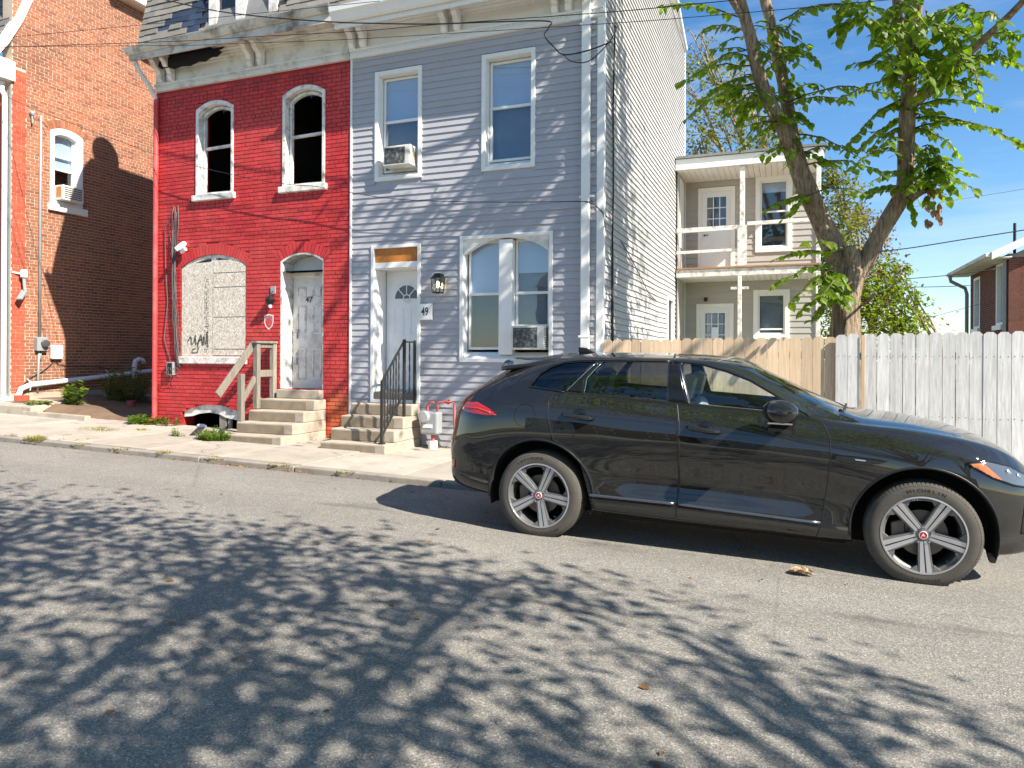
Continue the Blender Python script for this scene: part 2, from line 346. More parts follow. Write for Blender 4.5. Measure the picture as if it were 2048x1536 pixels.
def asphalt():
    t = NT('old_asphalt'); a = t.noise(0.45, 5, 0.6); b = t.noise(3.0, 5, 0.6); f = t.voro(130); f2 = t.noise(220, 3, 0.7)
    c = t.mix(t.ramp(a, [(0.3, 0), (0.7, 1)]), (0.205, 0.19, 0.168), (0.27, 0.248, 0.216))
    c = t.mix(t.ramp(b, [(0.3, 0), (0.75, 0.5)]), c, (0.185, 0.178, 0.167))
    sp = t.sep(t.voro(130, out='Color'))
    c = t.mix(1.0, c, t.ramp(sp[0], [(0, 0.60), (0.55, 1.0), (0.9, 1.15), (1.0, 1.8)]), 'MULTIPLY')
    c = t.mix(1.0, c, t.ramp(f2, [(0.3, 0.62), (0.7, 1.35)]), 'MULTIPLY')
    oil = t.ramp(t.noise(0.9, 5, 0.65, stretch=(0.5, 1.8, 1)), [(0.58, 0), (0.70, 0.6)]); c = t.mix(oil, c, (0.055, 0.053, 0.05))
    cr = t.ramp(t.voro(0.55, 'DISTANCE_TO_EDGE'), [(0.0, 1), (0.006, 0)])
    c = t.mix(t.math('MULTIPLY', cr, 0.25), c, (0.05, 0.05, 0.05))
    band = t.ramp(t.noise(1.0, 4, 0.55, stretch=(0.06, 0.75, 1)), [(0.35, 0.86), (0.65, 1.12)]); c = t.mix(1.0, c, band, 'MULTIPLY')
    yy = t.sep()[1]; gm = t.n.new('ShaderNodeMapRange'); t.l.new(yy, gm.inputs[0]); gm.inputs[1].default_value = 7.25; gm.inputs[2].default_value = 7.8
    gr = t.math('MULTIPLY', gm.outputs[0], t.ramp(t.noise(3.5, 5, 0.65), [(0.3, 0.1), (0.7, 0.75)])); c = t.mix(gr, c, (0.075, 0.062, 0.048))
    h = t.mix(0.5, f, f2); t.set(c, 0.9, 0, 0.3).bump(h, 0.7, 0.005); return t.m
M['asphalt'] = asphalt()
def bark():
    t = NT('furrowed_bark'); g = t.noise(8, 6, 0.72, stretch=(4, 4, 0.38)); g2 = t.noise(2.2, 4)
    c = t.ramp(g, [(0.3, (0.10, 0.07, 0.045)), (0.46, (0.31, 0.225, 0.15)), (0.66, (0.58, 0.46, 0.335))])
    c = t.mix(t.ramp(g2, [(0.6, 0), (0.75, 0.35)]), c, (0.30, 0.16, 0.07))
    t.set(c, 0.92, 0, 0.2).bump(g, 1.0, 0.07); return t.m
M['bark'] = bark()
M['twig'] = mk('brown_twig', (0.13, 0.10, 0.06), 0.85)
def leaf(name, c0, c1, trans=0.45):
    t = NT(name); r = t.rnd()
    c = t.ramp(r, [(0, c0), (0.75, c1), (1.0, sc(c1, 1.25))])
    c = t.mix(t.noise(30, 3), c, sc(c0, 0.9))
    t.set(c, 0.42, 0, 0.45)
    tr = t.n.new('ShaderNodeBsdfTranslucent'); ms = t.n.new('ShaderNodeMixShader'); ms.inputs[0].default_value = trans
    c2 = t.mix(1.0, c, (1.7, 1.65, 0.5), 'MULTIPLY'); t.l.new(c2, tr.inputs['Color'])
    t.l.new(t.b.outputs[0], ms.inputs[1]); t.l.new(tr.outputs[0], ms.inputs[2]); t.l.new(ms.outputs[0], t.out.inputs['Surface']); return t.m
M['leaf'] = leaf('broad_green_leaf', (0.085, 0.17, 0.012), (0.24, 0.34, 0.025), 0.6)
M['leaf_bg'] = leaf('olive_leaf', (0.11, 0.14, 0.03), (0.30, 0.29, 0.075), 0.4)
M['leaf_yel'] = leaf('yellow_green_leaf', (0.11, 0.19, 0.015), (0.28, 0.31, 0.03), 0.45)
M['leaf_tan'] = leaf('tan_dead_leaf', (0.30, 0.19, 0.095), (0.50, 0.36, 0.21), 0.15)
M['leaf_dry'] = leaf('brown_dead_leaf', (0.16, 0.08, 0.03), (0.36, 0.20, 0.08), 0.15)
M['leaf_russet'] = leaf('russet_leaf', (0.16, 0.12, 0.08), (0.30, 0.20, 0.13), 0.25)
M['weed'] = leaf('bright_weed_leaf', (0.09, 0.17, 0.012), (0.20, 0.30, 0.03), 0.3)
M['grassdry'] = leaf('dry_yellow_grass', (0.20, 0.19, 0.05), (0.38, 0.34, 0.10), 0.3)
def glass(name, tint=(0.8, 0.85, 0.9), refl=1.0, dark=0.0):
    t = NT(name); t.n.remove(t.b)
    tr = t.n.new('ShaderNodeBsdfTransparent'); tr.inputs[0].default_value = (*tint, 1)
    gl = t.n.new('ShaderNodeBsdfGlossy'); gl.inputs['Roughness'].default_value = 0.02; gl.inputs['Color'].default_value = (refl, refl, refl, 1)
    fr = t.n.new('ShaderNodeFresnel')
    t.l.new(t.math('ADD', t.math('MULTIPLY', t.geo.outputs['Backfacing'], 1/1.75 - 1.75), 1.75), fr.inputs['IOR'])
    nb = t.n.new('ShaderNodeBump'); nb.inputs['Strength'].default_value = 0.05; nb.inputs['Distance'].default_value = 0.02
    t.l.new(t.noise(2.5, 2), nb.inputs['Height']); t.l.new(nb.outputs[0], gl.inputs['Normal'])
    ms = t.n.new('ShaderNodeMixShader'); t.l.new(fr.outputs[0], ms.inputs[0]); t.l.new(tr.outputs[0], ms.inputs[1]); t.l.new(gl.outputs[0], ms.inputs[2])
    t.l.new(ms.outputs[0], t.out.inputs['Surface']); return t.m
M['glass'] = glass('window_glass')
M['carglass'] = glass('clear_car_glass', (0.80, 0.88, 0.90))
M['privacy'] = glass('dark_privacy_glass', (0.30, 0.33, 0.36))
def paint():
    t = NT('black_metallic_car_paint'); sp = t.noise(900, 1)
    x, y, z = t.sep(t.obj())
    dust = t.n.new('ShaderNodeMapRange'); t.l.new(z, dust.inputs[0]); dust.inputs[1].default_value = 0.95; dust.inputs[2].default_value = 0.25
    d = t.math('MULTIPLY', dust.outputs[0], t.ramp(t.noise(4, 5), [(0.3, 0.01), (0.75, 0.10)]))
    c = t.mix(d, t.mix(sp, (0.008, 0.0085, 0.0085), (0.018, 0.0183, 0.0172)), (0.16, 0.14, 0.115))
    t.set(c, 0.45, 0.0, 0.0, 1.0, 0.02)
    cr = t.ramp(d, [(0, 0.012), (0.25, 0.15)]); t.l.new(cr, t.b.inputs['Coat Roughness']); t.b.inputs['Coat IOR'].default_value = 1.7; return t.m
M['paint'] = paint()
M['gloss'] = NT('gloss_black_trim').set((0.008, 0.008, 0.009), 0.12, 0, 0.5).m
M['rubber'] = mk('dusty_tyre_rubber', (0.075, 0.068, 0.058), 0.88, 0.2, 9, fine=80, bump=0.3)
M['rubberdark'] = mk('black_rubber', (0.018, 0.018, 0.018), 0.8, 0.1)
M['alloy'] = NT('machined_alloy').set((0.60, 0.60, 0.62), 0.30, 0.8).m
M['alloygrey'] = mk('grey_painted_alloy', (0.16, 0.155, 0.15), 0.4, 0.1, 9, metal=0.4)
M['chrome'] = NT('satin_chrome').set((0.55, 0.56, 0.58), 0.16, 1.0).m
M['disc'] = mk('steel_brake_disc', (0.16, 0.14, 0.12), 0.5, 0.2, 20, metal=0.6)
M['capred'] = NT('red_enamel').set((0.42, 0.02, 0.025), 0.3).m
M['capwhite'] = NT('silver_print').set((0.7, 0.68, 0.68), 0.4).m
M['liner'] = mk('wheel_arch_liner', (0.010, 0.010, 0.010), 0.9, 0.1)
M['seat'] = mk('grey_leather_seat', (0.32, 0.33, 0.34), 0.5, 0.1)
M['lampred'] = NT('red_lamp_lens').set((0.48, 0.012, 0.010), 0.12, 0, 0.6, 1.0, 0.02).m
M['lampamber'] = NT('amber_lamp_lens').set((0.62, 0.13, 0.02), 0.15, 0, 0.6, 1.0, 0.02).m
M['lampclear'] = NT('clear_lamp_lens').set((0.10, 0.11, 0.12), 0.10, 0.3, 0.6, 1.0, 0.02).m
M['sill'] = NT('satin_grey_sill_strip').set((0.20, 0.21, 0.23), 0.25, 0.85).m  # lighter than the body, standing for the sky reflected along the sill
M['rubbermid'] = mk('scuffed_rubber_lettering', (0.04, 0.037, 0.033), 0.8, 0.1)
M['ink'] = NT('black_ink').set((0.012, 0.012, 0.012), 0.6).m
M['inkfaint'] = NT('faded_stamp_ink').set((0.10, 0.09, 0.075), 0.8).m
M['doorwhite'] = mk('white_steel_door', (0.76, 0.78, 0.80), 0.38, 0.03, 2, fine=40, bump=0.04)
def bulb():
    t = NT('lit_lamp_bulb'); t.b.inputs['Base Color'].default_value = (1, 0.8, 0.5, 1)
    t.b.inputs['Emission Color'].default_value = (1, 0.72, 0.36, 1); t.b.inputs['Emission Strength'].default_value = 9.0; return t.m
M['bulb'] = bulb()
# ================================================================== SETTING
rng = random.Random(7)
def prof(Y):
    return float(np.interp(Y, [-3.2, -2.6, 0, 3, 5.76, 7.4, 7.82], [-0.10, -0.05, 0.03, 0.05, 0.0197, -0.012, -0.12]))
def road():
    m = MB(); xs = list(np.linspace(-90, 90, 61)); ys = [-3.2, -2.9, -2.6, -1.5, 0, 1.5, 3, 4.4, 5.76, 6.6, 7.4, 7.6, 7.82, 7.9]
    for x in xs:
        for y in ys: m.v.append((x, y, GZ(x) + prof(min(y, 7.82))))
    n = len(ys)
    for i in range(len(xs) - 1):
        for j in range(n - 1): m.f.append((i*n+j, (i+1)*n+j, (i+1)*n+j+1, i*n+j+1))
    return tag(m.build('road', M['asphalt'], smooth=True), kind='structure')
road()
g = MB(); g.quad((-900, -900, 20 - 0.6), (900, -900, -20 - 0.6), (900, 900, -20 - 0.6), (-900, 900, 20 - 0.6)); tag(g.build('ground', M['ground']), kind='structure')
# back yards behind the fence line, level ground
g = MB(); g.hexa([(-2.6, 10.55, -0.6), (40, 10.55, -1.5), (40, 60, -1.5), (-2.6, 60, -0.6), (-2.6, 10.55, 0.03), (40, 10.55, -0.88), (40, 60, -0.7), (-2.6, 60, 0.1)]); tag(g.build('yard', M['ground']), kind='structure')
# sidewalk: bed with slabs
def wz(X, Y): return GZ(X) - 0.028 + (Y - 8.0) * 0.006
bed = MB()
for i in range(40):
    x0 = -44 + i * 2; x1 = x0 + 2
    bed.hexa([(x0, YK+0.1, GZ(x0)-0.5), (x1, YK+0.1, GZ(x1)-0.5), (x1, YF+0.1, GZ(x1)-0.5), (x0, YF+0.1, GZ(x0)-0.5), (x0, YK+0.1, wz(x0, YK)-0.02), (x1, YK+0.1, wz(x1, YK)-0.02), (x1, YF+0.1, wz(x1, YF)-0.02), (x0, YF+0.1, wz(x0, YF)-0.02)])
sw = tag(bed.build('sidewalk', M['dirt']), kind='structure')
x = -30.0
while x < 16:
    L = rng.uniform(1.25, 1.55); x1 = x + L - 0.018; dz = rng.uniform(-0.008, 0.008)
    cuts = [YK + 0.165, rng.choice([YF + 0.05, 9.25])]
    if cuts[-1] < 10: cuts.append(YF + 0.05)
    for a, b in zip(cuts[:-1], cuts[1:]):
        b2 = b - 0.015; m = MB(); t = dz + rng.uniform(-0.004, 0.004)
        m.hexa([(x, a, wz(x, a)-0.09), (x1, a, wz(x1, a)-0.09), (x1, b2, wz(x1, b2)-0.09), (x, b2, wz(x, b2)-0.09),
                (x, a, wz(x, a)+t), (x1, a, wz(x1, a)+t), (x1, b2, wz(x1, b2)+t), (x, b2, wz(x, b2)+t)])
        m.build('slab', M['pave'], sw, bevel=0.008)
    x += L
kb = MB(); kb.hexa([(-90, YK+0.02, 1.2), (90, YK+0.02, -2.6), (90, YK+0.15, -2.6), (-90, YK+0.15, 1.2), (-90, YK+0.02, GZ(-90)-0.08), (90, YK+0.02, GZ(90)-0.08), (90, YK+0.15, GZ(90)-0.08), (-90, YK+0.15, GZ(-90)-0.08)])
kerb = tag(kb.build('kerb', M['kerbm']), kind='structure')
x = -30.0
while x < 16:
    L = rng.uniform(1.5, 2.2); x1 = x + L - 0.012; m = MB(); t = rng.uniform(-0.006, 0.006); yo = rng.uniform(-0.01, 0.01)
    m.hexa([(x, YK+yo, GZ(x)-0.25), (x1, YK+yo, GZ(x1)-0.25), (x1, YK+0.155, GZ(x1)-0.25), (x, YK+0.155, GZ(x)-0.25),
            (x, YK+yo+0.012, wz(x, 8)+t), (x1, YK+yo+0.012, wz(x1, 8)+t), (x1, YK+0.155, wz(x1, 8)+t), (x, YK+0.155, wz(x, 8)+t)])
    m.build('kerb_stone', M['kerbm'], kerb, bevel=0.02, seg=3); x += L
# far-side pavement across the road, behind the viewpoint
g = MB(); g.hexa([(-60, -6.0, 0.8), (60, -6.0, -2.2), (60, -3.1, -2.2), (-60, -3.1, 0.8), (-60, -6.0, 1.36), (60, -6.0, -1.34), (60, -3.1, -1.34), (-60, -3.1, 1.36)])
tag(g.build('pavement', M['pave']), kind='structure')
# raised side yard between the brick house and the red house
m = MB(); nx, ny = 24, 30
for i in range(nx + 1):
    for j in range(ny + 1):
        X = XB + (-11.5 - XB) * i / nx; Y = 10.42 + 9 * j / ny; u = i / nx
        z = 0.60 + (0.265 - 0.60) * min(1, u * 1.25) ** 1.3 + 0.02 * math.sin(X * 5 + Y * 3) + 0.015 * math.sin(Y * 7.3 - X * 2)
        if j == 0: z -= 0.12
        m.v.append((X, Y, z))
for i in range(nx):
    for j in range(ny): m.f.append((i*(ny+1)+j, (i+1)*(ny+1)+j, (i+1)*(ny+1)+j+1, i*(ny+1)+j+1))
tag(m.build('side_yard', M['dirt'], smooth=True), kind='structure')
# sidewalk strip in front of the brick house (raised ledge) with its broken edge
m = MB(); m.hexa([(-20, 10.15, 0.2), (-14.6, 10.15, 0.2), (-14.6, 11.1, 0.2), (-20, 11.1, 0.2), (-20, 10.18, 0.60), (-14.65, 10.18, 0.50), (-14.7, 11.1, 0.575), (-20, 11.1, 0.64)])
tag(m.build('ledge', M['concrete'], bevel=0.03), kind='structure')
m = MB(); m.hexa([(-15.6, 12.6, 0.3), (-12.0, 13.4, 0.2), (-12.0, 13.7, 0.2), (-15.6, 12.9, 0.3), (-15.6, 12.6, 0.66), (-12.0, 13.4, 0.42), (-12.0, 13.7, 0.44), (-15.6, 12.9, 0.68)])
tag(m.build('garden_edging', M['concrete'], bevel=0.02), 'concrete edging strip lying in the dirt yard in shade', 'edging')

# ================================================================== WALL BUILDERS
def PF(u, w, d): return (u, YF - d, w)                   # house fronts, d towards the street
def PS(u, w, d): return (-2.65 + d, u, w)                # side wall of the grey house
def PBk(u, w, d): return (XB + d, u, w)                  # side wall of the brick house
def holes_wall(m, P, u0, u1, z0, z1, holes, d0, d1):
    """rectangular holes cut from a wall, as boxes"""
    us = sorted(set([u0, u1] + [h[0] for h in holes] + [h[1] for h in holes])); us = [u for u in us if u0 <= u <= u1]
    for a, b in zip(us[:-1], us[1:]):
        if b - a < 1e-4: continue
        mid = (a + b) / 2; cuts = sorted([(h[2], h[3]) for h in holes if h[0] < mid < h[1]])
        z = z0
        for c0, c1 in cuts + [(z1, z1)]:
            if c0 - z > 1e-3:
                m.hexa([P(a, z, d1), P(b, z, d1), P(b, z, d0), P(a, z, d0), P(a, c0, d1), P(b, c0, d1), P(b, c0, d0), P(a, c0, d0)])
            z = max(z, c1)
    return m
def sub(iv, a, b):
    out = []
    for p, q in iv:
        if b <= p or a >= q: out.append((p, q))
        else:
            if a > p: out.append((p, a))
            if b < q: out.append((b, q))
    return out
def arch_z(h, u):
    """top of an arched opening h=(u0,u1,z0,z1,rise) at u"""
    if len(h) < 5: return h[3]
    uc = (h[0] + h[1]) / 2; hw = (h[1] - h[0]) / 2; t = min(1, abs(u - uc) / hw); return h[3] - h[4] * t * t
def arch_half(h, z, grow=0.0, ring=0.0):
    """half width of the opening plus ring at height z (None above)"""
    uc = (h[0] + h[1]) / 2; hw = (h[1] - h[0]) / 2
    rise = h[4] if len(h) > 4 else 0
    spring = h[3] - rise
    if z < h[2]: return None
    if z <= spring: return hw + grow
    top = h[3] + ring
    if z > top: return None
    if ring and z <= spring + ring: return hw + grow + 0.06 * (z > spring)
    if rise + 1e-6 <= 0: return None
    t = math.sqrt(max(0, (top - z) / max(rise, 1e-3))); return min(hw + 0.06, hw * t)
unit = {}
def brick_wall(parent, P, u0, u1, z0, z1, holes, mat, L=0.20, H=0.0715, joint=0.011, proud=0.007, n_ind=300, seed=1, uclip=None, edge=None, camdist=None, rot=None):
    """running bond; the 300 nearest full bricks are objects, the rest one mesh"""
    rg = random.Random(seed); rows = int((z1 - z0) / H); full = []; rest = []
    for r in range(rows):
        za = z0 + r * H + joint / 2; zb = z0 + (r + 1) * H - joint / 2; zm = (za + zb) / 2
        iv = [(u0, u1 if uclip is None else min(u1, uclip(zm)))]
        for h in holes:
            hw = arch_half(h, zm, 0.0, h[5] if len(h) > 5 else 0.0)
            if hw: uc = (h[0] + h[1]) / 2; iv = sub(iv, uc - hw, uc + hw)
        hdr = (r % 7 == 6); bl = L / 2 if hdr else L; off = (0 if r % 2 == 0 else bl / 2) + rg.uniform(-0.012, 0.012)
        k0 = int((u0 - off) / bl) - 2
        for k in range(k0, int((u1 - off) / bl) + 2):
            ua = off + k * bl + joint / 2; ub = ua + bl - joint
            for p, q in iv:
                a = max(ua, p); b = min(ub, q)
                if b - a > 0.02:
                    dj = rg.uniform(-0.0018, 0.0018); zj = rg.uniform(-0.0015, 0.0015)
                    if abs((b - a) - (L - joint)) < 1e-4: full.append((a, b, za + zj, zb + zj, proud + dj))
                    else: rest.append((a, b, za, zb, proud + dj))
    if camdist: full.sort(key=lambda t: camdist(t))
    ind, more = full[:n_ind], full[n_ind:]
    key = (P.__name__, L, H)
    for (a, b, za, zb, d) in ind:
        if key not in unit:
            m = MB(); o = P(0, 0, 0)
            q = [Vector(P(u, w, dd)) - Vector(o) for (u, w, dd) in ((a-a, 0, 0.03), (b-a, 0, 0.03), (b-a, 0, -0.02), (0, 0, -0.02), (0, zb-za, 0.03), (b-a, zb-za, 0.03), (b-a, zb-za, -0.02), (0, zb-za, -0.02))]
            m.hexa(q); unit[key] = m.mesh('brick')
        me = unit[key]
        o = link('brick', me, mat, parent, loc=P(a, za, d - 0.03))
        if edge: 
            if len(me.materials) == 0: me.materials.append(mat)
    m = MB()
    for (a, b, za, zb, d) in more + rest:
        m.hexa([P(a, za, d), P(b, za, d), P(b, za, -0.02), P(a, za, -0.02), P(a, zb, d), P(b, zb, d), P(b, zb, -0.02), P(a, zb, -0.02)])
    o = m.build('brickwork', mat, parent); o['kind'] = 'stuff'
    return o
def voussoirs(parent, P, h, mat, n, hgt=0.2, d=0.012):
    """arch of bricks on edge over opening h"""
    a0, a1 = h[0] - 0.05, h[1] + 0.05
    uc = (h[0] + h[1]) / 2; hw = (h[1] - h[0]) / 2; rise = h[4]
    Rr = (hw * hw + rise * rise) / (2 * rise); cz = h[3] - Rr; am = math.asin(min(1, (hw + 0.04) / Rr))
    for i in range(n):
        t0 = -am + 2 * am * i / n + 0.006 / Rr; t1 = -am + 2 * am * (i + 1) / n - 0.006 / Rr
        m = MB(); p = []
        for t, r in ((t0, Rr + 0.004), (t1, Rr + 0.004), (t1, Rr + hgt), (t0, Rr + hgt)): p.append((uc + r * math.sin(t), cz + r * math.cos(t)))
        m.prism(p, P, d, -0.03); m.build('arch_brick', mat, parent)
def spandrel(m, P, h, d0, d1, n=14):
    """solid between an arched head and the rectangle that holds it"""
    uc = (h[0] + h[1]) / 2; hw = (h[1] - h[0]) / 2; rise = h[4]; Rr = (hw*hw + rise*rise) / (2*rise); cz = h[3] - Rr
    for i in range(n):
        ua = h[0] + (h[1]-h[0]) * i / n; ub = h[0] + (h[1]-h[0]) * (i+1) / n
        za = cz + math.sqrt(Rr*Rr - (ua-uc)**2); zb = cz + math.sqrt(Rr*Rr - (ub-uc)**2); zt = h[3] + 0.03
        m.hexa([P(ua, za, d1), P(ub, zb, d1), P(ub, zb, d0), P(ua, za, d0), P(ua, zt, d1), P(ub, zt, d1), P(ub, zt, d0), P(ua, zt, d0)])
def archpoly(u0, u1, z0, z1, rise, n=14):
    uc = (u0+u1)/2; hw = (u1-u0)/2; Rr = (hw*hw + rise*rise)/(2*rise); cz = z1 - Rr
    return [(u0, z0), (u1, z0)] + [(u1 - (u1-u0)*i/n, cz + math.sqrt(max(0, Rr*Rr - (u1-(u1-u0)*i/n-uc)**2))) for i in range(n+1)]
def ring(m, P, outer, inner, d0, d1):
    """frame between two polygons with equal point counts"""
    k = len(outer); n = len(m.v)
    m.v += [tuple(P(u, w, d0)) for u, w in outer] + [tuple(P(u, w, d0)) for u, w in inner] + [tuple(P(u, w, d1)) for u, w in outer] + [tuple(P(u, w, d1)) for u, w in inner]
    for i in range(k):
        j = (i+1) % k
        m.f += [(n+i, n+j, n+k+j, n+k+i), (n+2*k+j, n+2*k+i, n+3*k+i, n+3*k+j), (n+j, n+i, n+2*k+i, n+2*k+j), (n+k+i, n+k+j, n+3*k+j, n+3*k+i)]
    return m
def rectpoly(u0, u1, z0, z1): return [(u0, z0), (u1, z0), (u1, z1), (u0, z1)]
def siding(parent, P, u0, u1, z0, z1, holes, mat, exp=0.107, uclip=None, wave=0.0, seed=3, nseg=1, lap=0.021):
    """one object per clapboard length"""
    rg = random.Random(seed); rows = int(round((z1 - z0) / exp))
    for r in range(rows):
        za = z0 + r * exp; zb = za + exp + 0.004; zm = za + exp / 2
        iv = [(u0, u1 if uclip is None else min(u1, uclip(zm)))]
        for h in holes:
            ov = min(zb, h[3]) - max(za, h[2])
            if ov > exp * 0.35: iv = sub(iv, h[0], h[1])
        cuts = []
        for p, q in iv:
            if q - p > 2.6: c = rg.uniform(p + 0.7, q - 0.7); cuts += [(p, c - 0.001), (c + 0.001, q)]
            elif q - p > 0.02: cuts.append((p, q))
        for p, q in cuts:
            m = MB(); n = max(1, int(nseg * (q - p) / (u1 - u0) + 0.5)); pts = [p + (q - p) * i / n for i in range(n + 1)]
            wv = [wave * (math.sin(u * 1.9 + za * 0.35) + 0.6 * math.sin(u * 4.1 - za * 0.5)) for u in pts]
            dv = rg.uniform(-0.001, 0.001)
            for i in range(n):
                a, b = pts[i], pts[i+1]; A, B = wv[i], wv[i+1]
                m.hexa([P(a, za + A, lap + dv), P(b, za + B, lap + dv), P(b, za + B, -0.004), P(a, za + A, -0.004),
                        P(a, zb + A, 0.003), P(b, zb + B, 0.003), P(b, zb + B, -0.004), P(a, zb + A, -0.004)])
            m.build('siding_board', mat, parent)
def text_mesh(txt, size, extrude=0.002, bold=0.0):
    cu = bpy.data.curves.new('t', 'FONT'); cu.body = txt; cu.size = size; cu.extrude = extrude; cu.align_x = 'CENTER'; cu.align_y = 'CENTER'; cu.offset = bold
    o = bpy.data.objects.new('t', cu); COL.objects.link(o); dg = bpy.context.evaluated_depsgraph_get(); dg.update()
    me = bpy.data.meshes.new_from_object(o.evaluated_get(dg)); bpy.data.objects.remove(o, do_unlink=True); me.materials.clear(); return me
def stroke(m, P, pts, w, d, n=6):
    m.tube([P(u, z, d) for u, z in pts], w / 2, n)
def double_hung(parent, u0, u1, z0, z1, Yp, zmeet, blind_z=None, frame=M['white'], name='window', room=True, rail=0.04, gl=None, blind_low=None):
    """sash frame with two panes in plane Y=Yp"""
    def P(u, w, d): return (u, Yp - d, w)
    m = MB(); ring(m, P, rectpoly(u0, u1, z0, z1), rectpoly(u0+rail, u1-rail, z0+rail, z1-rail), 0.0, -0.05)
    m.hexa([P(u0, zmeet-0.022, 0.012), P(u1, zmeet-0.022, 0.012), P(u1, zmeet-0.022, -0.04), P(u0, zmeet-0.022, -0.04), P(u0, zmeet+0.022, 0.012), P(u1, zmeet+0.022, 0.012), P(u1, zmeet+0.022, -0.04), P(u0, zmeet+0.022, -0.04)])
    s = m.build('sash', frame, parent, bevel=0.004)
    part('pane', gl or M['glass'], parent, [(u0+rail, u1-rail, Yp+0.018, Yp+0.022, zmeet, z1-rail)])
    part('pane', gl or M['glass'], parent, [(u0+rail, u1-rail, Yp+0.006, Yp+0.010, z0+rail, zmeet)])
    if blind_z is not None: part('blind', M['shade'], parent, [(u0+0.02, u1-0.02, Yp+0.045, Yp+0.05, blind_z, z1-0.02)])
    if blind_low is not None: part('curtain', blind_low, parent, [(u0+0.02, u1-0.02, Yp+0.09, Yp+0.095, z0+0.02, z1-0.03)])
    return s
# ================================================================== RED HOUSE
XR0, XR1 = -11.59, -7.105
rh = thing('red_house', 'burnt-out red painted brick row house with boarded ground floor window', 'house')
rw1 = (-10.55, -9.67, 4.60, 6.36, 0.14, 0.0); rw2 = (-8.53, -7.64, 4.60, 6.38, 0.14, 0.0)
rw3 = (-10.93, -9.35, 1.55, 3.48, 0.22, 0.21); rd = (-8.58, -7.65, 0.98, 3.42, 0.14, 0.21); rb = (-10.88, -9.42, 0.20, 0.66, 0.16, 0.0)
rholes = [rw1, rw2, rw3, rd, rb]
m = MB(); holes_wall(m, PF, XR0, XR1, -0.1, 6.75, rholes, -0.30, 0.0)
for h in rholes: spandrel(m, PF, h, -0.30, 0.0)
m.build('wall', M['redjoint'], rh)
def cd(P): 
    return lambda t: (Vector(P((t[0]+t[1])/2, (t[2]+t[3])/2, 0)) - Vector((0, 0, 1.6))).length
brick_wall(rh, PF, XR0, XR1, 0.0, 6.72, rholes, M['red'], camdist=cd(PF), seed=5, proud=0.011, joint=0.0125)
voussoirs(rh, PF, rw3, M['red'], 25, 0.20); voussoirs(rh, PF, rd, M['red'], 15, 0.20)
# shell: side, back and charred inside
m = MB(); m.box(XR0, XR0+0.25, YF+0.3, 19.2, -0.2, 7.3).box(XR0, -7.11, 19.0, 19.2, -0.2, 9.5).box(-7.35, -7.11, YF+0.3, 19.0, -0.2, 7.3); m.build('side_wall', M['brick'], rh)
m = MB(); m.box(XR0+0.26, -7.36, 14.0, 14.1, 0, 7.2).box(XR0+0.26, -7.36, YF+0.31, 14, 3.75, 4.0).box(XR0+0.26, -7.36, YF+0.31, 14, 7.1, 7.2).box(XR0+0.26, -7.36, YF+0.31, 14, 0.5, 0.7).box(-9.2, -9.05, YF+0.31, 14, 0.7, 7.1)
m.box(XR0+0.255, XR0+0.27, YF+0.31, 14, 0, 7.1).box(-7.37, -7.355, YF+0.31, 14, 0, 7.1)
for i in range(6): m.beam((-8.4 + i*0.17, 12.5, 5.2), (-8.5 + i*0.15, 12.2, 6.9), 0.05, 0.1)
m.build('interior', M['charred'], rh)
m = MB(); m.prism([(-8.25, 4.6), (-7.75, 4.6), (-7.8, 5.1), (-8.05, 5.3), (-8.3, 5.05)], lambda u, w, d: (u + 0.12, 11.15 + d, w + 0.1), 0, 0.06).build('fallen_plaster', M['room'], rh)
def burnt_window(h, seed):
    u0, u1, z0, z1, rise, _ = h; rg = random.Random(seed)
    m = MB(); ring(m, PF, archpoly(u0-0.01, u1+0.01, z0, z1+0.015, rise), archpoly(u0+0.055, u1-0.045, z0+0.04, z1-0.055, rise*0.95), 0.03, -0.16)
    w = m.build('window_frame', M['white_old'], rh, bevel=0.006)
    m = MB(); ring(m, lambda u, z, d: PF(u, z, d-0.10), archpoly(u0+0.07, u1-0.05, z0+0.04, z1-0.07, rise*0.9), archpoly(u0+0.115, u1-0.09, z0+0.08, z1-0.12, rise*0.85), 0.02, -0.04)
    zm = z0 + (z1-z0)*0.52; m.beam(PF(u0+0.08, zm, -0.11), PF(u1-0.06, zm+0.02, -0.11), 0.05, 0.045)
    m.build('sash', M['white_old'], w)
    m = MB()
    for i in range(7):                          # glass shards left in the putty
        u = rg.uniform(u0+0.13, u1-0.12); l = rg.uniform(0.03, 0.12); zt = z1-0.12-rise*abs((u-(u0+u1)/2)/((u1-u0)/2))**2*0.8
        m.tri(PF(u-0.02, zt, -0.11), PF(u+0.02, zt, -0.11), PF(u+rg.uniform(-.01, .01), zt-l, -0.11))
    m.build('glass_shard', M['glass'], w)
    m = MB(); m.box(u0-0.07, u1+0.06, YF-0.075, YF+0.14, z0-0.10, z0+0.015); m.build('sill', M['white_old'], rh, bevel=0.012)
burnt_window(rw1, 1); burnt_window(rw2, 2)
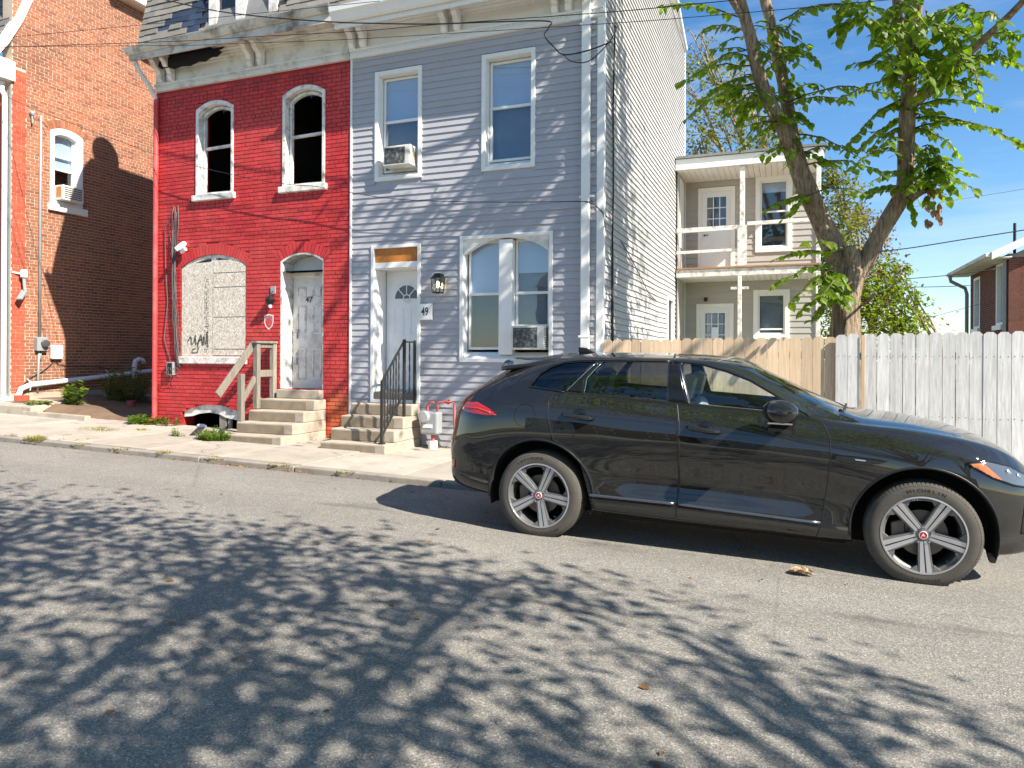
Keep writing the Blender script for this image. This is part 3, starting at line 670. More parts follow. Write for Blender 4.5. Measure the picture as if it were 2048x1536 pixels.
# boarded ground-floor window
u0, u1, z0, z1, rise, _ = rw3
m = MB(); ring(m, PF, archpoly(u0, u1, z0, z1, rise), archpoly(u0+0.06, u1-0.06, z0+0.03, z1-0.06, rise), -0.015, -0.16); wf = m.build('window_frame', M['white_old'], rh)
m = MB(); m.box(-10.22, -10.10, YF+0.03, YF+0.12, 3.2, 3.47); m.build('mullion', M['white'], wf, bevel=0.01)
part('pane', M['glass'], wf, [(-10.88, -10.22, YF+0.10, YF+0.104, 3.1, 3.45)]); part('pane', M['glass'], wf, [(-10.10, -9.40, YF+0.10, YF+0.104, 3.1, 3.45)])
m = MB(); m.prism([(-10.915, 1.57), (-10.145, 1.57), (-10.145, 3.345), (-10.62, 3.335), (-10.80, 3.30), (-10.915, 3.22)], PF, 0.0, -0.02); b1 = m.build('board', M['osb'], rh)
m = MB(); m.prism([(-10.138, 1.585), (-9.365, 1.585), (-9.365, 3.22), (-9.50, 3.31), (-9.75, 3.365), (-10.138, 3.375)], PF, 0.004, -0.016); b2 = m.build('board', M['osb'], rh)
for z in (1.70, 2.30, 2.86, 3.13): part('printed_line', M['inkfaint'], b2, [(-10.12, -9.37, YF-0.0055, YF-0.003, z-0.006, z+0.006)])
m = MB(); rg = random.Random(4); z = 1.63               # mill stamp running up the board edge, worn past reading
while z < 3.05:
    hgt = rg.uniform(0.008, 0.03)
    for uu in (-10.335, -10.30, -10.262):
        if rg.random() < 0.75: m.box(uu - rg.uniform(0.004, 0.012), uu + rg.uniform(0.004, 0.012), YF-0.002, YF+0.001, z, z + hgt)
    z += hgt + rg.uniform(0.006, 0.016)
m.build('mill_stamp', M['inkfaint'], b1)['kind'] = 'stuff'
# spray-painted tag
def gp(px, py): v = atY(320 + px*0.19531, 440 + py*0.19531, YF-0.003); return (v.x, v.z)
m = MB()
for st in ([(283,1250),(312,1190),(322,1215),(318,1262),(330,1275),(352,1240),(362,1180)], [(362,1180),(366,1265),(375,1270),(425,1215)], [(388,1282),(398,1230),(420,1170),(428,1220),(434,1280)], [(392,1235),(432,1222)], [(445,1282),(446,1185),(470,1275),(484,1140),(492,1300)], [(385,1270),(392,1320),(385,1355),(345,1362),(325,1350),(335,1325),(362,1315)]):
    stroke(m, PF, [gp(*p) for p in st], 0.017, 0.001, 6)
m.build('spray_tag', M['ink'], b1)
m = MB(); m.box(-10.98, -9.32, YF-0.06, YF+0.1, 1.42, 1.56); m.build('sill', M['white_old'], rh, bevel=0.015)
# cellar opening with rotten board
m = MB(); poly = archpoly(-10.86, -9.44, 0.44, 0.655, 0.14, 16)[2:]
rg = random.Random(9); low = [(-10.86, 0.40), (-10.66, 0.42), (-10.5, 0.47), (-10.25, 0.50), (-10.0, 0.475), (-9.86, 0.42), (-9.6, 0.38), (-9.44, 0.37)]
m.prism(low + poly, PF, -0.03, -0.06); m.build('cellar_board', M['white_old'], rh)
m = MB(); m.box(-10.02, -9.86, YF+0.05, YF+0.09, 0.2, 0.47).box(-9.82, -9.74, YF+0.05, YF+0.09, 0.2, 0.44); m.build('cellar_slat', M['oldwood'], rh)
# door 47
m = MB(); u0, u1, z0, z1, rise, _ = rd
m.box(u0, u0+0.035, YF-0.005, YF+0.34, z0, 3.30).box(u1-0.02, u1, YF-0.005, YF+0.34, z0, 3.30); 
ring(m, PF, archpoly(u0-0.004, u1+0.004, 3.1, z1+0.003, rise), archpoly(u0+0.03, u1-0.02, 3.1, z1-0.025, rise), 0.006, -0.34)
jm = m.build('door_frame', M['white_old'], rh)
part('door_head', M['white_old'], rh, [(u0+0.035, u1-0.02, YF+0.26, YF+0.34, 3.02, 3.14)], bevel=0.012)
part('transom_panel', M['doorwhite'], rh, [(u0+0.035, u1-0.02, YF+0.31, YF+0.35, 3.14, 3.42)])
dr = part('door', M['door_old'], rh, [(u0+0.05, u1-0.02, YF+0.29, YF+0.335, z0+0.01, 3.02)])
m = MB()
for (a, b, c, d) in ((-8.44, -8.24, 2.64, 2.84), (-8.10, -7.90, 2.64, 2.84), (-8.44, -8.24, 1.98, 2.50), (-8.10, -7.90, 2.25, 2.50), (-8.10, -7.90, 1.98, 2.20), (-8.44, -8.24, 1.15, 1.72), (-8.10, -7.90, 1.15, 1.72)):
    ring(m, PF, rectpoly(a, b, c, d), rectpoly(a+0.03, b-0.03, c+0.03, d-0.03), -0.278, -0.292)
m.build('door_panel', M['white_old'], dr)
t = link('house_number', text_mesh('47', 0.155, 0.002), M['ink'], dr, loc=(-8.17, YF+0.274, 2.60), rot=(R(90), 0, 0))
m = MB(); m.box(-8.52, -8.40, YF+0.255, YF+0.29, 2.02, 2.07).box(-8.47, -8.42, YF+0.25, YF+0.29, 1.90, 2.0); m.lathe([(0.0, 0.05), (0.03, 0.045), (0.03, 0.0)], 12, (-8.45, YF+0.29, 1.62), (0, -1, 0)); m.box(-8.485, -8.42, YF+0.245, YF+0.29, 1.42, 1.56); m.build('lock', M['galv'], dr)
# red downspout at the left corner
rp = MB(); rp.tube([(-11.62, 10.02, 7.16), (-11.60, 10.10, 7.0), (-11.52, 10.30, 6.72), (-11.52, 10.43, 6.55)], 0.045, 10); rp.build('gutter_elbow', M['white_old'], rh, smooth=True, angle=50)
rp = MB(); rp.tube([(-11.52, 10.43, 6.58), (-11.52, 10.43, 0.42), (-11.54, 10.38, 0.30), (-11.68, 10.22, 0.22)], 0.048, 12); 
for z in (5.1, 3.4, 1.9, 0.75): rp.lathe([(0.054, -0.012), (0.054, 0.012)], 12, (-11.52, 10.43, z))
rp.build('downspout', M['red_pipe'], rh, smooth=True, angle=50)

m = MB(); gab = [(YF-0.46, 7.22), (19.2, 6.8), (19.2, 9.6)] + [(YF - 0.42 + 0.95*(1-(1-t)**0.6)*0.9 + 0.10*t + 0.03, 7.30 + 2.95*t) for t in (1, .8, .6, .4, .2, 0)]
m.prism(gab, lambda y, z, d: (XR0 - 0.04 + d, y, z), 0, 0.12); m.build('gable_wall', M['brick'], rh)
part('attic_filler', M['charred'], rh, [(XR0+0.09, -7.12, YF-0.44, YF+0.25, 7.285, 7.30)]); part('attic_end_filler', M['charred'], rh, [(XR0-0.10, XR0-0.05, YF-0.485, YF-0.06, 7.268, 7.30)])  # dark filler boards, added so the soffit hole shows black
# ------------------------------------------------------------------ cornice, gutter and mansard along both houses
def bracket(parent, u, mat, zb=6.86, zt=7.24, w=0.10):
    prof_ = [(0.06, zt), (0.36, zt), (0.36, zt-0.06), (0.30, zt-0.10), (0.27, zt-0.16), (0.20, zt-0.20), (0.16, zt-0.28), (0.17, zt-0.33), (0.13, zb-0.02), (0.06, zb-0.02)]
    m = MB(); m.prism(prof_, lambda d, w_, e: (u + e, YF - d, w_), -w/2, w/2); m.box(u-w/2-0.015, u+w/2+0.015, YF-0.39, YF-0.06, zt, zt+0.03); m.build('bracket', mat, parent, bevel=0.006)
def cornice(parent, ua, ub, mat, ubr, old):
    m = MB(); m.box(ua, ub, YF-0.055, YF+0.05, 6.70, 6.86); m.build('frieze', mat, parent, bevel=0.006)
    m = MB(); u = ua + 0.02
    while u < ub - 0.03: m.box(u, u+0.026, YF-0.075, YF-0.05, 6.775, 6.805); u += 0.05
    o = m.build('dentil_course', mat, parent); o['kind'] = 'stuff'
    m = MB(); m.box(ua, ub, YF-0.085, YF-0.05, 6.81, 6.845).box(ua, ub, YF-0.07, YF-0.05, 6.702, 6.735); m.build('moulding', mat, parent, bevel=0.004)
    m = MB(); m.box(ua, ub, YF-0.03, YF+0.05, 6.86, 7.30)
    for k in range(4): m.box(ua, ub, YF-0.06-0.05*k, YF-0.03, 7.10+0.035*k, 7.135+0.035*k)
    m.build('cornice_panel', mat, parent)
    if old:                                   # burnt-out bay: flat dark plate stands for the darkness of the charred hollow
        mb_ = MB(); mb_.prism([(-11.30, 7.10), (-11.22, 7.04), (-11.05, 7.05), (-10.9, 6.995), (-10.72, 7.02), (-10.5, 7.0), (-10.3, 7.05), (-10.14, 7.03), (-9.98, 7.09), (-9.86, 7.08), (-9.74, 7.15), (-9.82, 7.19), (-9.70, 7.225), (-9.8, 7.243), (-11.24, 7.243)], PF, 0.236, 0.216); mb_.build('burnt_bay', M['dark'], parent)
    for u in ubr: bracket(parent, u, mat)
cornice(rh, XR0+0.02, XR1-0.01, M['cream'], (-11.36, -11.10, -9.20, -8.96), True)
# rotten soffit: boards with a hole burnt through at the left
for a, b in ((XR0-0.1, -11.3), (-9.95, -9.3), (-9.3, -8.4), (-8.4, -7.13)): part('soffit_board', M['rotten'], rh, [(a+0.004, b-0.004, YF-0.50, YF-0.06, 7.24, 7.265)])
part('soffit_board', M['rotten'], rh, [(-11.3, -9.95, YF-0.50, YF-0.36, 7.24, 7.265)]); part('soffit_board', M['charred'], rh, [(-11.3, -10.0, YF-0.2, YF-0.06, 7.20, 7.26)])
m = MB(); m.box(XR0-0.12, -7.12, YF-0.53, YF-0.49, 7.14, 7.30); m.build('fascia', M['rotten'], rh, bevel=0.006)
def gutter(m, ua, ub, z, y, rise=0.0):
    prof_ = [(0.0, 0.10), (0.0, 0.0), (0.05, -0.02), (0.10, 0.03), (0.125, 0.10), (0.117, 0.10), (0.094, 0.035), (0.05, -0.012), (0.008, 0.006), (0.008, 0.10)]
    m.prism([(y - a, z + b) for a, b in prof_], lambda yy, zz, e: (e, yy, zz + rise * (e - ua)), ua, ub)
m = MB(); gutter(m, XR0-0.15, -7.13, 7.26, YF-0.50, 0.012); m.build('gutter', M['rotten'], rh)
def mansard(t):      # profile of the concave mansard, t 0..1
    return (YF - 0.42 + 0.95 * (1 - (1 - t) ** 0.6) * 0.9 + 0.10 * t, 7.30 + 2.95 * t)
def mansard_roof(parent, ua, ub, dormer=None, mat=M['shingle'], slate=None):
    m = MB(); n = 12
    for i in range(n):
        y0, z0 = mansard(i/n); y1, z1 = mansard((i+1)/n); m.hexa([(ua, y0+0.03, z0), (ub, y0+0.03, z0), (ub, y0+0.2, z0), (ua, y0+0.2, z0), (ua, y1+0.03, z1), (ub, y1+0.03, z1), (ub, y1+0.2, z1), (ua, y1+0.2, z1)])
    rf = m.build('roof', M['rooftar'], parent)
    m = MB(); ytop = mansard(1)[0]; m.hexa([(ua, ytop, 10.15), (ub, ytop, 10.15), (ub, 19.2, 9.6), (ua, 19.2, 9.6), (ua, ytop, 10.27), (ub, ytop, 10.27), (ub, 19.2, 9.7), (ua, 19.2, 9.7)]); m.build('flat_roof', M['rooftar'], parent)
    # shingles: courses that can be told apart in view, each tab a piece
    rg = random.Random(int(abs(ua) * 10)); k = 0; s = 0.0
    while s < 0.62:
        dt = 0.043; y0, z0 = mansard(s); y1, z1 = mansard(s + dt * 1.25); u = ua - (0.15 if k % 2 else 0.0)
        while u < ub:
            a = max(u, ua); b = min(u + 0.295, ub)
            hide = dormer and a < dormer[1] and b > dormer[0] and z0 > dormer[2] - 0.05
            if b - a > 0.03 and not hide:
                isl = slate and slate((a+b)/2, z0)
                mt = M['slate'] if isl else mat; j = rg.uniform(-0.006, 0.006); lift = 0.0 if isl else 0.012
                m = MB(); dn = rg.uniform(0, 0.02)
                m.hexa([(a, y0-lift-0.012+j, z0-dn), (b, y0-lift-0.012+j, z0-dn), (b, y0+0.0+j, z0-dn), (a, y0+0.0+j, z0-dn), (a, y1-0.004, z1), (b, y1-0.004, z1), (b, y1+0.004, z1), (a, y1+0.004, z1)])
                m.build('shingle', mt, rf)
            u += 0.30
        s += dt; k += 1
    return rf
def slate_patch(u, z):   # patch where the shingles have fallen off down to the slate
    return (z < 8.3 and -10.75 < u < -9.98 and z > 7.52 + (-9.98 - u) * 0.25 - 0.1 and not (u < -10.45 and z > 7.98 + (u + 10.75) * 0.5)) or (-11.2 < u < -10.5 and abs(z - (7.62 + (u + 11.2) * 0.55)) < 0.07)
mansard_roof(rh, XR0 - 0.06, XR1 - 0.005, dormer=(-9.98, -8.38, 7.50), slate=slate_patch)
# wrecked dormer
dY = 10.18
m = MB(); m.box(-9.98, -9.78, dY, dY+0.10, 7.50, 9.2).box(-9.36, -9.14, dY, dY+0.10, 7.56, 9.2).box(-8.62, -8.42, dY, dY+0.10, 7.58, 9.2).box(-9.98, -8.42, dY, dY+0.10, 9.2, 9.4); dm = m.build('dormer', M['white_old'], rh, bevel=0.01)
m = MB(); m.box(-9.98, -9.93, dY+0.1, 11.3, 7.50, 9.4).box(-8.47, -8.42, dY+0.1, 11.3, 7.5, 9.4).box(-10.05, -8.35, dY-0.1, 11.6, 9.4, 9.5); m.build('dormer_cheek', M['shingle'], dm)
part('dormer_sill', M['oldwood'], dm, [(-10.02, -8.38, dY-0.06, dY+0.08, 7.49, 7.56)])
part('pane', M['privacy'], dm, [(-9.78, -9.36, dY+0.06, dY+0.065, 7.58, 8.4)]); part('backing', M['charred'], dm, [(-9.95, -8.45, 11.0, 11.05, 7.4, 9.3)]); part('torn_curtain', M['room'], dm, [(-9.70, -9.45, dY+0.2, dY+0.21, 7.6, 8.6)])

# ================================================================== GREY HOUSE
XG0, XG1 = -7.10, -2.65
gh = thing('grey_house', 'grey vinyl sided row house with white trim and number 49 door', 'house')
gw1 = (-6.61, -5.71, 4.55, 6.41); gw2 = (-4.63, -3.72, 4.55, 6.41); gw3 = (-5.0, -3.42, 1.50, 3.535); gd = (-6.67, -5.72, 0.80, 3.465)
gholes = [gw1, gw2, gw3, gd]
m = MB(); holes_wall(m, PF, XG0+0.01, XG1-0.01, -0.2, 6.75, [(h[0]+0.06, h[1]-0.06, h[2]+0.05, h[3]-0.05) for h in gholes], -0.40, -0.006); m.build('wall', M['siding'], gh)
siding(gh, PF, XG0+0.035, -2.73, 0.115, 6.73, gholes, M['siding'], seed=8)
part('corner_trim', M['white'], gh, [(XG0, XG0+0.035, YF-0.03, YF+0.02, 0.05, 6.72)]); part('corner_trim', M['white'], gh, [(-2.73, XG1+0.024, YF-0.028, YF+0.0, 0.0, 7.2)])
part('corner_trim', M['white'], gh, [(XG1-0.004, XG1+0.024, YF+0.001, YF+0.09, 0.0, 7.2)])
ds = MB(); ds.box(-2.955, -2.825, YF-0.115, YF-0.035, -0.02, 7.25); ds.build('downspout', M['white'], gh, bevel=0.012)
for z in (6.6, 4.0, 1.9): part('pipe_strap', M['white'], gh, [(-2.98, -2.74, YF-0.12, YF-0.112, z-0.015, z+0.015)])
def trim(h, w=0.07, d=0.035, sill=None):
    m = MB(); u0, u1, z0, z1 = h; ring(m, PF, rectpoly(u0, u1, z0, z1), rectpoly(u0+w, u1-w, z0+w, z1-w), d, -0.01); return m
def recess(h, w=0.07, depth=0.15, sillz=0.17):
    """white lined reveal with a sloping sill"""
    u0, u1, z0, z1 = h; m = MB(); a, b, c, e = u0+w-0.008, u1-w+0.008, z0+w-0.008, z1-w+0.008
    m.box(a, a+0.012, YF, YF+depth, c, e).box(b-0.012, b, YF, YF+depth, c, e).box(a, b, YF, YF+depth, e-0.012, e)
    m.hexa([(a, YF+0.0, c), (b, YF+0.0, c), (b, YF+depth, c), (a, YF+depth, c), (a, YF, c+0.015), (b, YF, c+0.015), (b, YF+depth, c+sillz-w), (a, YF+depth, c+sillz-w)]); return m
for h, zm, bz in ((gw1, 5.58, 5.62), (gw2, 5.58, 5.60)):
    w = trim(h).build('window', M['white'], gh, bevel=0.005); recess(h).build('reveal', M['white'], w)
    double_hung(w, h[0]+0.085, h[1]-0.085, h[2]+0.17, h[3]-0.085, YF+0.125, zm, bz, blind_low=M['curtain'])
# double window under an arched head
w3 = trim(gw3, 0.06).build('window', M['white'], gh, bevel=0.005); recess(gw3, 0.06, 0.16, 0.17).build('reveal', M['white'], w3)
m = MB(); m.box(-4.33, -4.10, YF+0.0, YF+0.17, 1.62, 3.45); m.build('mullion', M['white'], w3, bevel=0.01)
m = MB(); hh = (-4.93, -3.49, 1.6, 3.47, 0.24)
spandrel(m, lambda u, w_, d: PF(u, w_, d), hh, -0.10, 0.012, 20); m.box(-4.93, -3.49, YF-0.01, YF+0.10, 3.495, 3.5); m.build('arch_panel', M['cream'], w3)
double_hung(w3, -4.91, -4.34, 1.70, 3.46, YF+0.13, 2.60, 2.62, blind_low=M['screen']); double_hung(w3, -4.09, -3.51, 1.70, 3.46, YF+0.13, 2.60, 2.92, blind_low=M['curtain'])
part('sash_bar', M['white'], w3, [(-4.09, -3.51, YF+0.10, YF+0.13, 2.06, 2.10)])
# rooms behind the panes
m = MB(); m.box(-7.0, -2.75, 13.5, 13.6, 0, 6.9).box(-7.0, -2.75, YF+0.42, 13.5, 3.75, 3.95).box(-7.0, -2.75, YF+0.42, 13.5, 6.8, 6.9).box(-7.0, -2.75, YF+0.42, 13.5, 0.5, 0.7).box(-7.05, -7.0, YF+0.42, 13.5, 0.5, 6.9).box(-2.80, -2.75, YF+0.42, 13.5, 0.5, 6.9); m.build('interior', M['room'], gh)
# front door 49
m = trim(gd, 0.055); m.box(-6.615, -6.60, YF, YF+0.37, 0.86, 3.17).box(-5.79, -5.775, YF, YF+0.37, 0.86, 3.17).box(-6.615, -5.775, YF, YF+0.37, 3.06, 3.075); m.box(-6.615, -5.775, YF-0.012, YF+0.02, 3.075, 3.17); m.build('door_surround', M['white'], gh, bevel=0.004)
part('transom_board', M['ply'], gh, [(-6.60, -5.79, YF+0.012, YF+0.03, 3.17, 3.41)])
part('threshold', M['oldwood'], gh, [(-6.60, -5.79, YF-0.03, YF+0.36, 0.80, 0.985)], bevel=0.01); part('door_sill', M['galv'], gh, [(-6.60, -5.79, YF+0.24, YF+0.36, 0.985, 1.01)])
gdo = part('door', M['doorwhite'], gh, [(-6.585, -5.79, YF+0.345, YF+0.39, 1.012, 3.058)], bevel=0.003)
m = MB()
for (a, b, c, d) in ((-6.44, -6.24, 1.95, 2.42), (-6.12, -5.92, 1.95, 2.42), (-6.44, -6.24, 1.17, 1.75), (-6.12, -5.92, 1.17, 1.75)): ring(m, PF, rectpoly(a, b, c, d), rectpoly(a+0.025, b-0.025, c+0.025, d-0.025), -0.337, -0.347)
m.build('door_panel', M['doorwhite'], gdo)
fan = [(-6.18 + 0.235*math.cos(math.pi*i/20), 2.58 + 0.235*math.sin(math.pi*i/20)) for i in range(21)]
m = MB(); m.prism(fan, PF, -0.336, -0.343); fl = m.build('fanlight', M['privacy'], gdo)
m = MB(); ring(m, PF, [(-6.18 + 0.262*math.cos(math.pi*i/20), 2.568 + 0.262*math.sin(math.pi*i/20)) for i in range(21)], [(-6.18 + 0.232*math.cos(math.pi*i/20), 2.58 + 0.232*math.sin(math.pi*i/20)) for i in range(21)], -0.328, -0.345)
for a in (45, 90, 135): m.beam(PF(-6.18 + 0.06*math.cos(R(a)), 2.58+0.06*math.sin(R(a)), -0.333), PF(-6.18+0.235*math.cos(R(a)), 2.58+0.235*math.sin(R(a)), -0.333), 0.016, 0.012, (0, 1, 0))
m.lathe([(0.075, -0.004), (0.06, -0.004), (0.06, 0.006), (0.075, 0.006)], 20, PF(-6.18, 2.58, -0.334), (0, -1, 0), True); m.build('fanlight_bar', M['doorwhite'], fl)
# side wall
def side_top(z): return 19.2 - max(0, (z - 9.7)) / 0.33
m = MB(); holes_wall(m, PS, YF+0.05, 19.2, -0.3, 9.7, [(16.55, 17.3, 1.3, 2.95)], -0.2, -0.006); m.prism([(YF+0.1, 9.7), (19.2, 9.7), (12.0, 12.0), (YF+0.4, 10.2)], PS, -0.006, -0.2); m.build('side_wall', M['siding_side'], gh)
siding(gh, PS, YF+0.10, 19.2, 0.0, 11.4, [(16.5, 17.36, 1.25, 3.0)], M['siding_side'], uclip=side_top, wave=0.006, seed=21, nseg=14, lap=0.027)
sw_ = MB(); ring(sw_, PS, rectpoly(16.48, 17.38, 1.2, 3.02), rectpoly(16.58, 17.28, 1.3, 2.92), 0.04, -0.02); sw_ = sw_.build('window', M['white'], gh); part('pane', M['glass'], sw_, [(-2.70, -2.695, 16.58, 17.28, 1.3, 2.92)])
m = MB(); m.hexa([(-7.1, 18.9, -0.2), (-2.66, 18.9, -0.2), (-2.66, 19.19, -0.2), (-7.1, 19.19, -0.2), (-7.1, 18.9, 9.7), (-2.66, 18.9, 9.7), (-2.66, 19.19, 9.69), (-7.1, 19.19, 9.69)]); m.build('back_wall', M['siding_side'], gh)
m = MB(); m.beam((-2.66, 19.25, 9.72), (-2.66, 12.0, 12.1), 0.16, 0.10); m.build('rake_board', M['white'], gh)
part('rear_corner_trim', M['white'], gh, [(-2.66, -2.62, 19.16, 19.24, 0, 9.7)])
cornice(gh, XG0+0.0, XG1+0.02, M['white'], (-7.02, -6.80, -5.26, -5.03, -3.38, -3.16), False)
m = MB(); m.box(-7.10, XG1+0.05, YF-0.46, YF-0.06, 7.235, 7.26); m.build('soffit_board', M['white'], gh)
m = MB(); m.box(-7.11, XG1+0.06, YF-0.50, YF-0.46, 7.02, 7.30); m.build('fascia', M['white'], gh, bevel=0.006)
m = MB(); gp_ = [(0.0, 0.26), (0.0, 0.06), (0.03, 0.03), (0.07, 0.05), (0.10, 0.12), (0.15, 0.18), (0.16, 0.26), (0.15, 0.26), (0.14, 0.19), (0.09, 0.13), (0.06, 0.06), (0.012, 0.06), (0.012, 0.26)]
m.prism([(YF-0.505-a, 7.06+b) for a, b in gp_], lambda yy, zz, e: (e, yy, zz), -7.105, XG1+0.06); m.build('gutter', M['white'], gh)
mansard_roof(gh, XG0+0.005, XG1+0.03)
part('fire_wall_cap', M['white'], gh, [(-7.14, -7.06, YF-0.02, YF+0.0, 6.72, 6.73)])
# ------------------------------------------------------------------ rear wing with two-storey porch
rwg = thing('rear_wing', 'two-storey porch wing with peeling white posts behind the picket fence', 'porch')
YB = 18.9; XW0, XW1 = -2.6, 0.62
def PW(u, w, d): return (u, YB - d, w)
wd1 = (-2.24, -1.33, 3.78, 5.93); ww1 = (-0.84, 0.02, 4.22, 6.10); wd2 = (-2.27, -1.35, 0.2, 2.96); ww2 = (-0.88, -0.03, 2.05, 3.28)
m = MB(); holes_wall(m, PW, XW0, XW1, -0.2, 6.3, [(h[0]+0.05, h[1]-0.05, h[2]+0.02, h[3]-0.05) for h in (wd1, ww1, wd2, ww2)], -0.2, -0.006); m.build('wall', M['siding_porch'], rwg)
siding(rwg, PW, XW0+0.05, XW1-0.02, 0.1, 6.25, [wd1, ww1, wd2, ww2], M['siding_porch'], exp=0.15, seed=31)
m = MB(); m.box(XW1-0.2, XW1, YB+0.02, 25, -0.2, 6.6).box(XW0, XW1, 24.8, 25, -0.2, 6.6).box(XW0, XW1, YB+0.3, 24.8, 6.45, 6.6).box(XW0, XW1-0.2, YB+2.5, YB+2.6, 0, 6.4).box(XW0, XW1-.2, YB+.2, YB+2.5, 3.5, 3.7); m.build('side_wall', M['siding_porch'], rwg)
part('corner_trim', M['white'], rwg, [(XW0, XW0+0.05, YB-0.05, YB, 0, 6.2)]); part('corner_trim', M['white'], rwg, [(XW1-0.03, XW1+0.03, YB-0.06, YB+0.03, 0, 6.3)])
for h, lo in ((wd1, 3.78), (wd2, 0.3)):
    m = MB(); ring(m, PW, rectpoly(h[0], h[1], h[2], h[3]), rectpoly(h[0]+0.10, h[1]-0.10, h[2]+0.01, h[3]-0.10), 0.035, -0.06); m.build('door_frame', M['white'], rwg)
    u0, u1, z1 = h[0]+0.10, h[1]-0.10, h[3]-0.10
    d = MB(); gz0, gz1 = z1-0.97, z1-0.14; ga, gb = u0+0.12, u1-0.12
    holes_wall(d, PW, u0, u1, max(lo, z1-2.03), z1, [(ga, gb, gz0, gz1)], -0.05, -0.01); d = d.build('door', M['doorwhite'], rwg)
    m = MB(); 
    for k in (1, 2): m.box(ga+(gb-ga)*k/3-0.011, ga+(gb-ga)*k/3+0.011, YB+0.008, YB+0.04, gz0, gz1).box(ga, gb, YB+0.009, YB+0.039, gz0+(gz1-gz0)*k/3-0.011, gz0+(gz1-gz0)*k/3+0.011)
    m.build('glazing_bar', M['doorwhite'], d)
    for i in range(3):
        for j in range(3): part('pane', M['glass'], d, [(ga+(gb-ga)*i/3+0.011, ga+(gb-ga)*(i+1)/3-0.011, YB+0.022, YB+0.026, gz0+(gz1-gz0)*j/3+0.011, gz0+(gz1-gz0)*(j+1)/3-0.011)])
    if lo > 1: 
        m = MB(); m.lathe([(0.0, 0.06), (0.022, 0.055), (0.022, 0.0)], 12, (u0+0.06, YB+0.01, 4.72), (0, -1, 0)); m.beam((u0+0.06, YB-0.045, 4.72), (u0+0.16, YB-0.045, 4.72), 0.015, 0.02); m.build('lever_handle', M['black'], d)
    else: part('notice', M['shade'], d, [(-1.88, -1.72, YB+0.0, YB+0.004, 2.05, 2.36)])
part('blind', M['shade'], rwg, [(wd2[0]+0.25, wd2[1]-0.25, YB+0.07, YB+0.075, 1.8, 2.7)])
for h, zm, bl in ((ww1, 5.22, None), (ww2, 2.30, 2.31)):
    m = MB(); ring(m, PW, rectpoly(*h), rectpoly(h[0]+0.11, h[1]-0.11, h[2]+0.12, h[3]-0.11), 0.04, -0.03); w = m.build('window', M['white'], rwg)
    double_hung(w, h[0]+0.11, h[1]-0.11, h[2]+0.12, h[3]-0.11, YB-0.005, zm, None, blind_low=(M['room'] if bl else None))
m = MB(); m.box(-0.70, -0.12, YB+0.10, YB+0.105, 5.72, 5.98); m.build('blind', M['shade'], rwg)
YP = 17.6
# porch structure: decks, beams, boarded soffits, posts and rails
part('deck', M['deckwood'], rwg, [(XW0+0.02, XW1-0.02, YP-0.03, YB-0.02, 3.705, 3.745)]); part('deck_beam', M['white_old'], rwg, [(XW0, XW1, YP, YP+0.10, 3.525, 3.70)], bevel=0.006)
part('fascia', M['white'], rwg, [(XW0-0.02, XW1+0.06, YP-0.05, YP+0.0, 6.11, 6.37)], bevel=0.005)
m = MB(); m.hexa([(XW0, YP-0.10, 6.375), (XW1+0.12, YP-0.10, 6.375), (XW1+0.12, 25.1, 7.2), (XW0, 25.1, 7.2), (XW0, YP-0.10, 6.43), (XW1+0.12, YP-0.10, 6.43), (XW1+0.12, 25.1, 7.27), (XW0, 25.1, 7.27)]); m.build('roof', M['rooftar'], rwg)
for zz in (6.10, 3.515):
    n = 24
    for i in range(n):
        a = XW0 + (XW1-XW0)*i/n; b = XW0 + (XW1-XW0)*(i+1)/n; part('soffit_board', M['white'], rwg, [(a+0.004, b-0.004, YP+0.02, YB-0.022, zz, zz+0.02 + (i % 2)*0.002)])
def post(u, z0, z1, w=0.11): return part('post', M['white_old'], rwg, [(u-w/2, u+w/2, YP+0.0, YP+w, z0, z1)], bevel=0.008)
post(-1.08, 3.745, 6.10); post(-1.13, 0.0, 3.52, 0.09); post(XW1-0.05, 0.0, 3.52, 0.10); post(XW1-0.05, 3.745, 6.10, 0.10)
part('post_cap', M['white_old'], rwg, [(-1.33, -0.93, YP+0.01, YP+0.08, 3.20, 3.26)])
part('post_wrap', M['white_old'], rwg, [(-1.18, -0.97, YP-0.025, YP-0.003, 3.75, 4.70)])
for (a, b, z, h) in ((XW0, -1.16, 4.60, 0.11), (-0.97, XW1-0.1, 4.69, 0.09), (XW0, -1.16, 4.09, 0.07)): 
    m = MB(); m.hexa([(a, YP+0.02, z), (b, YP+0.02, z+0.01), (b, YP+0.07, z+0.01), (a, YP+0.07, z), (a, YP+0.02, z+h), (b, YP+0.02, z+h+0.01), (b, YP+0.07, z+h+0.01), (a, YP+0.07, z+h)]); m.build('rail', M['white_old'], rwg, bevel=0.006)
part('side_panel', M['siding_porch'], rwg, [(XW0+0.0, XW0+0.03, YP+0.12, YB-0.06, 0, 6.1)]); part('side_window_frame', M['white'], rwg, [(XW0+0.031, XW0+0.05, YP+0.3, YP+0.9, 4.3, 6.0)])
m = MB(); m.box(-2.08, -2.0, YB-0.09, YB-0.02, 3.02, 3.12); m.build('porch_lamp', M['black'], rwg, bevel=0.01)
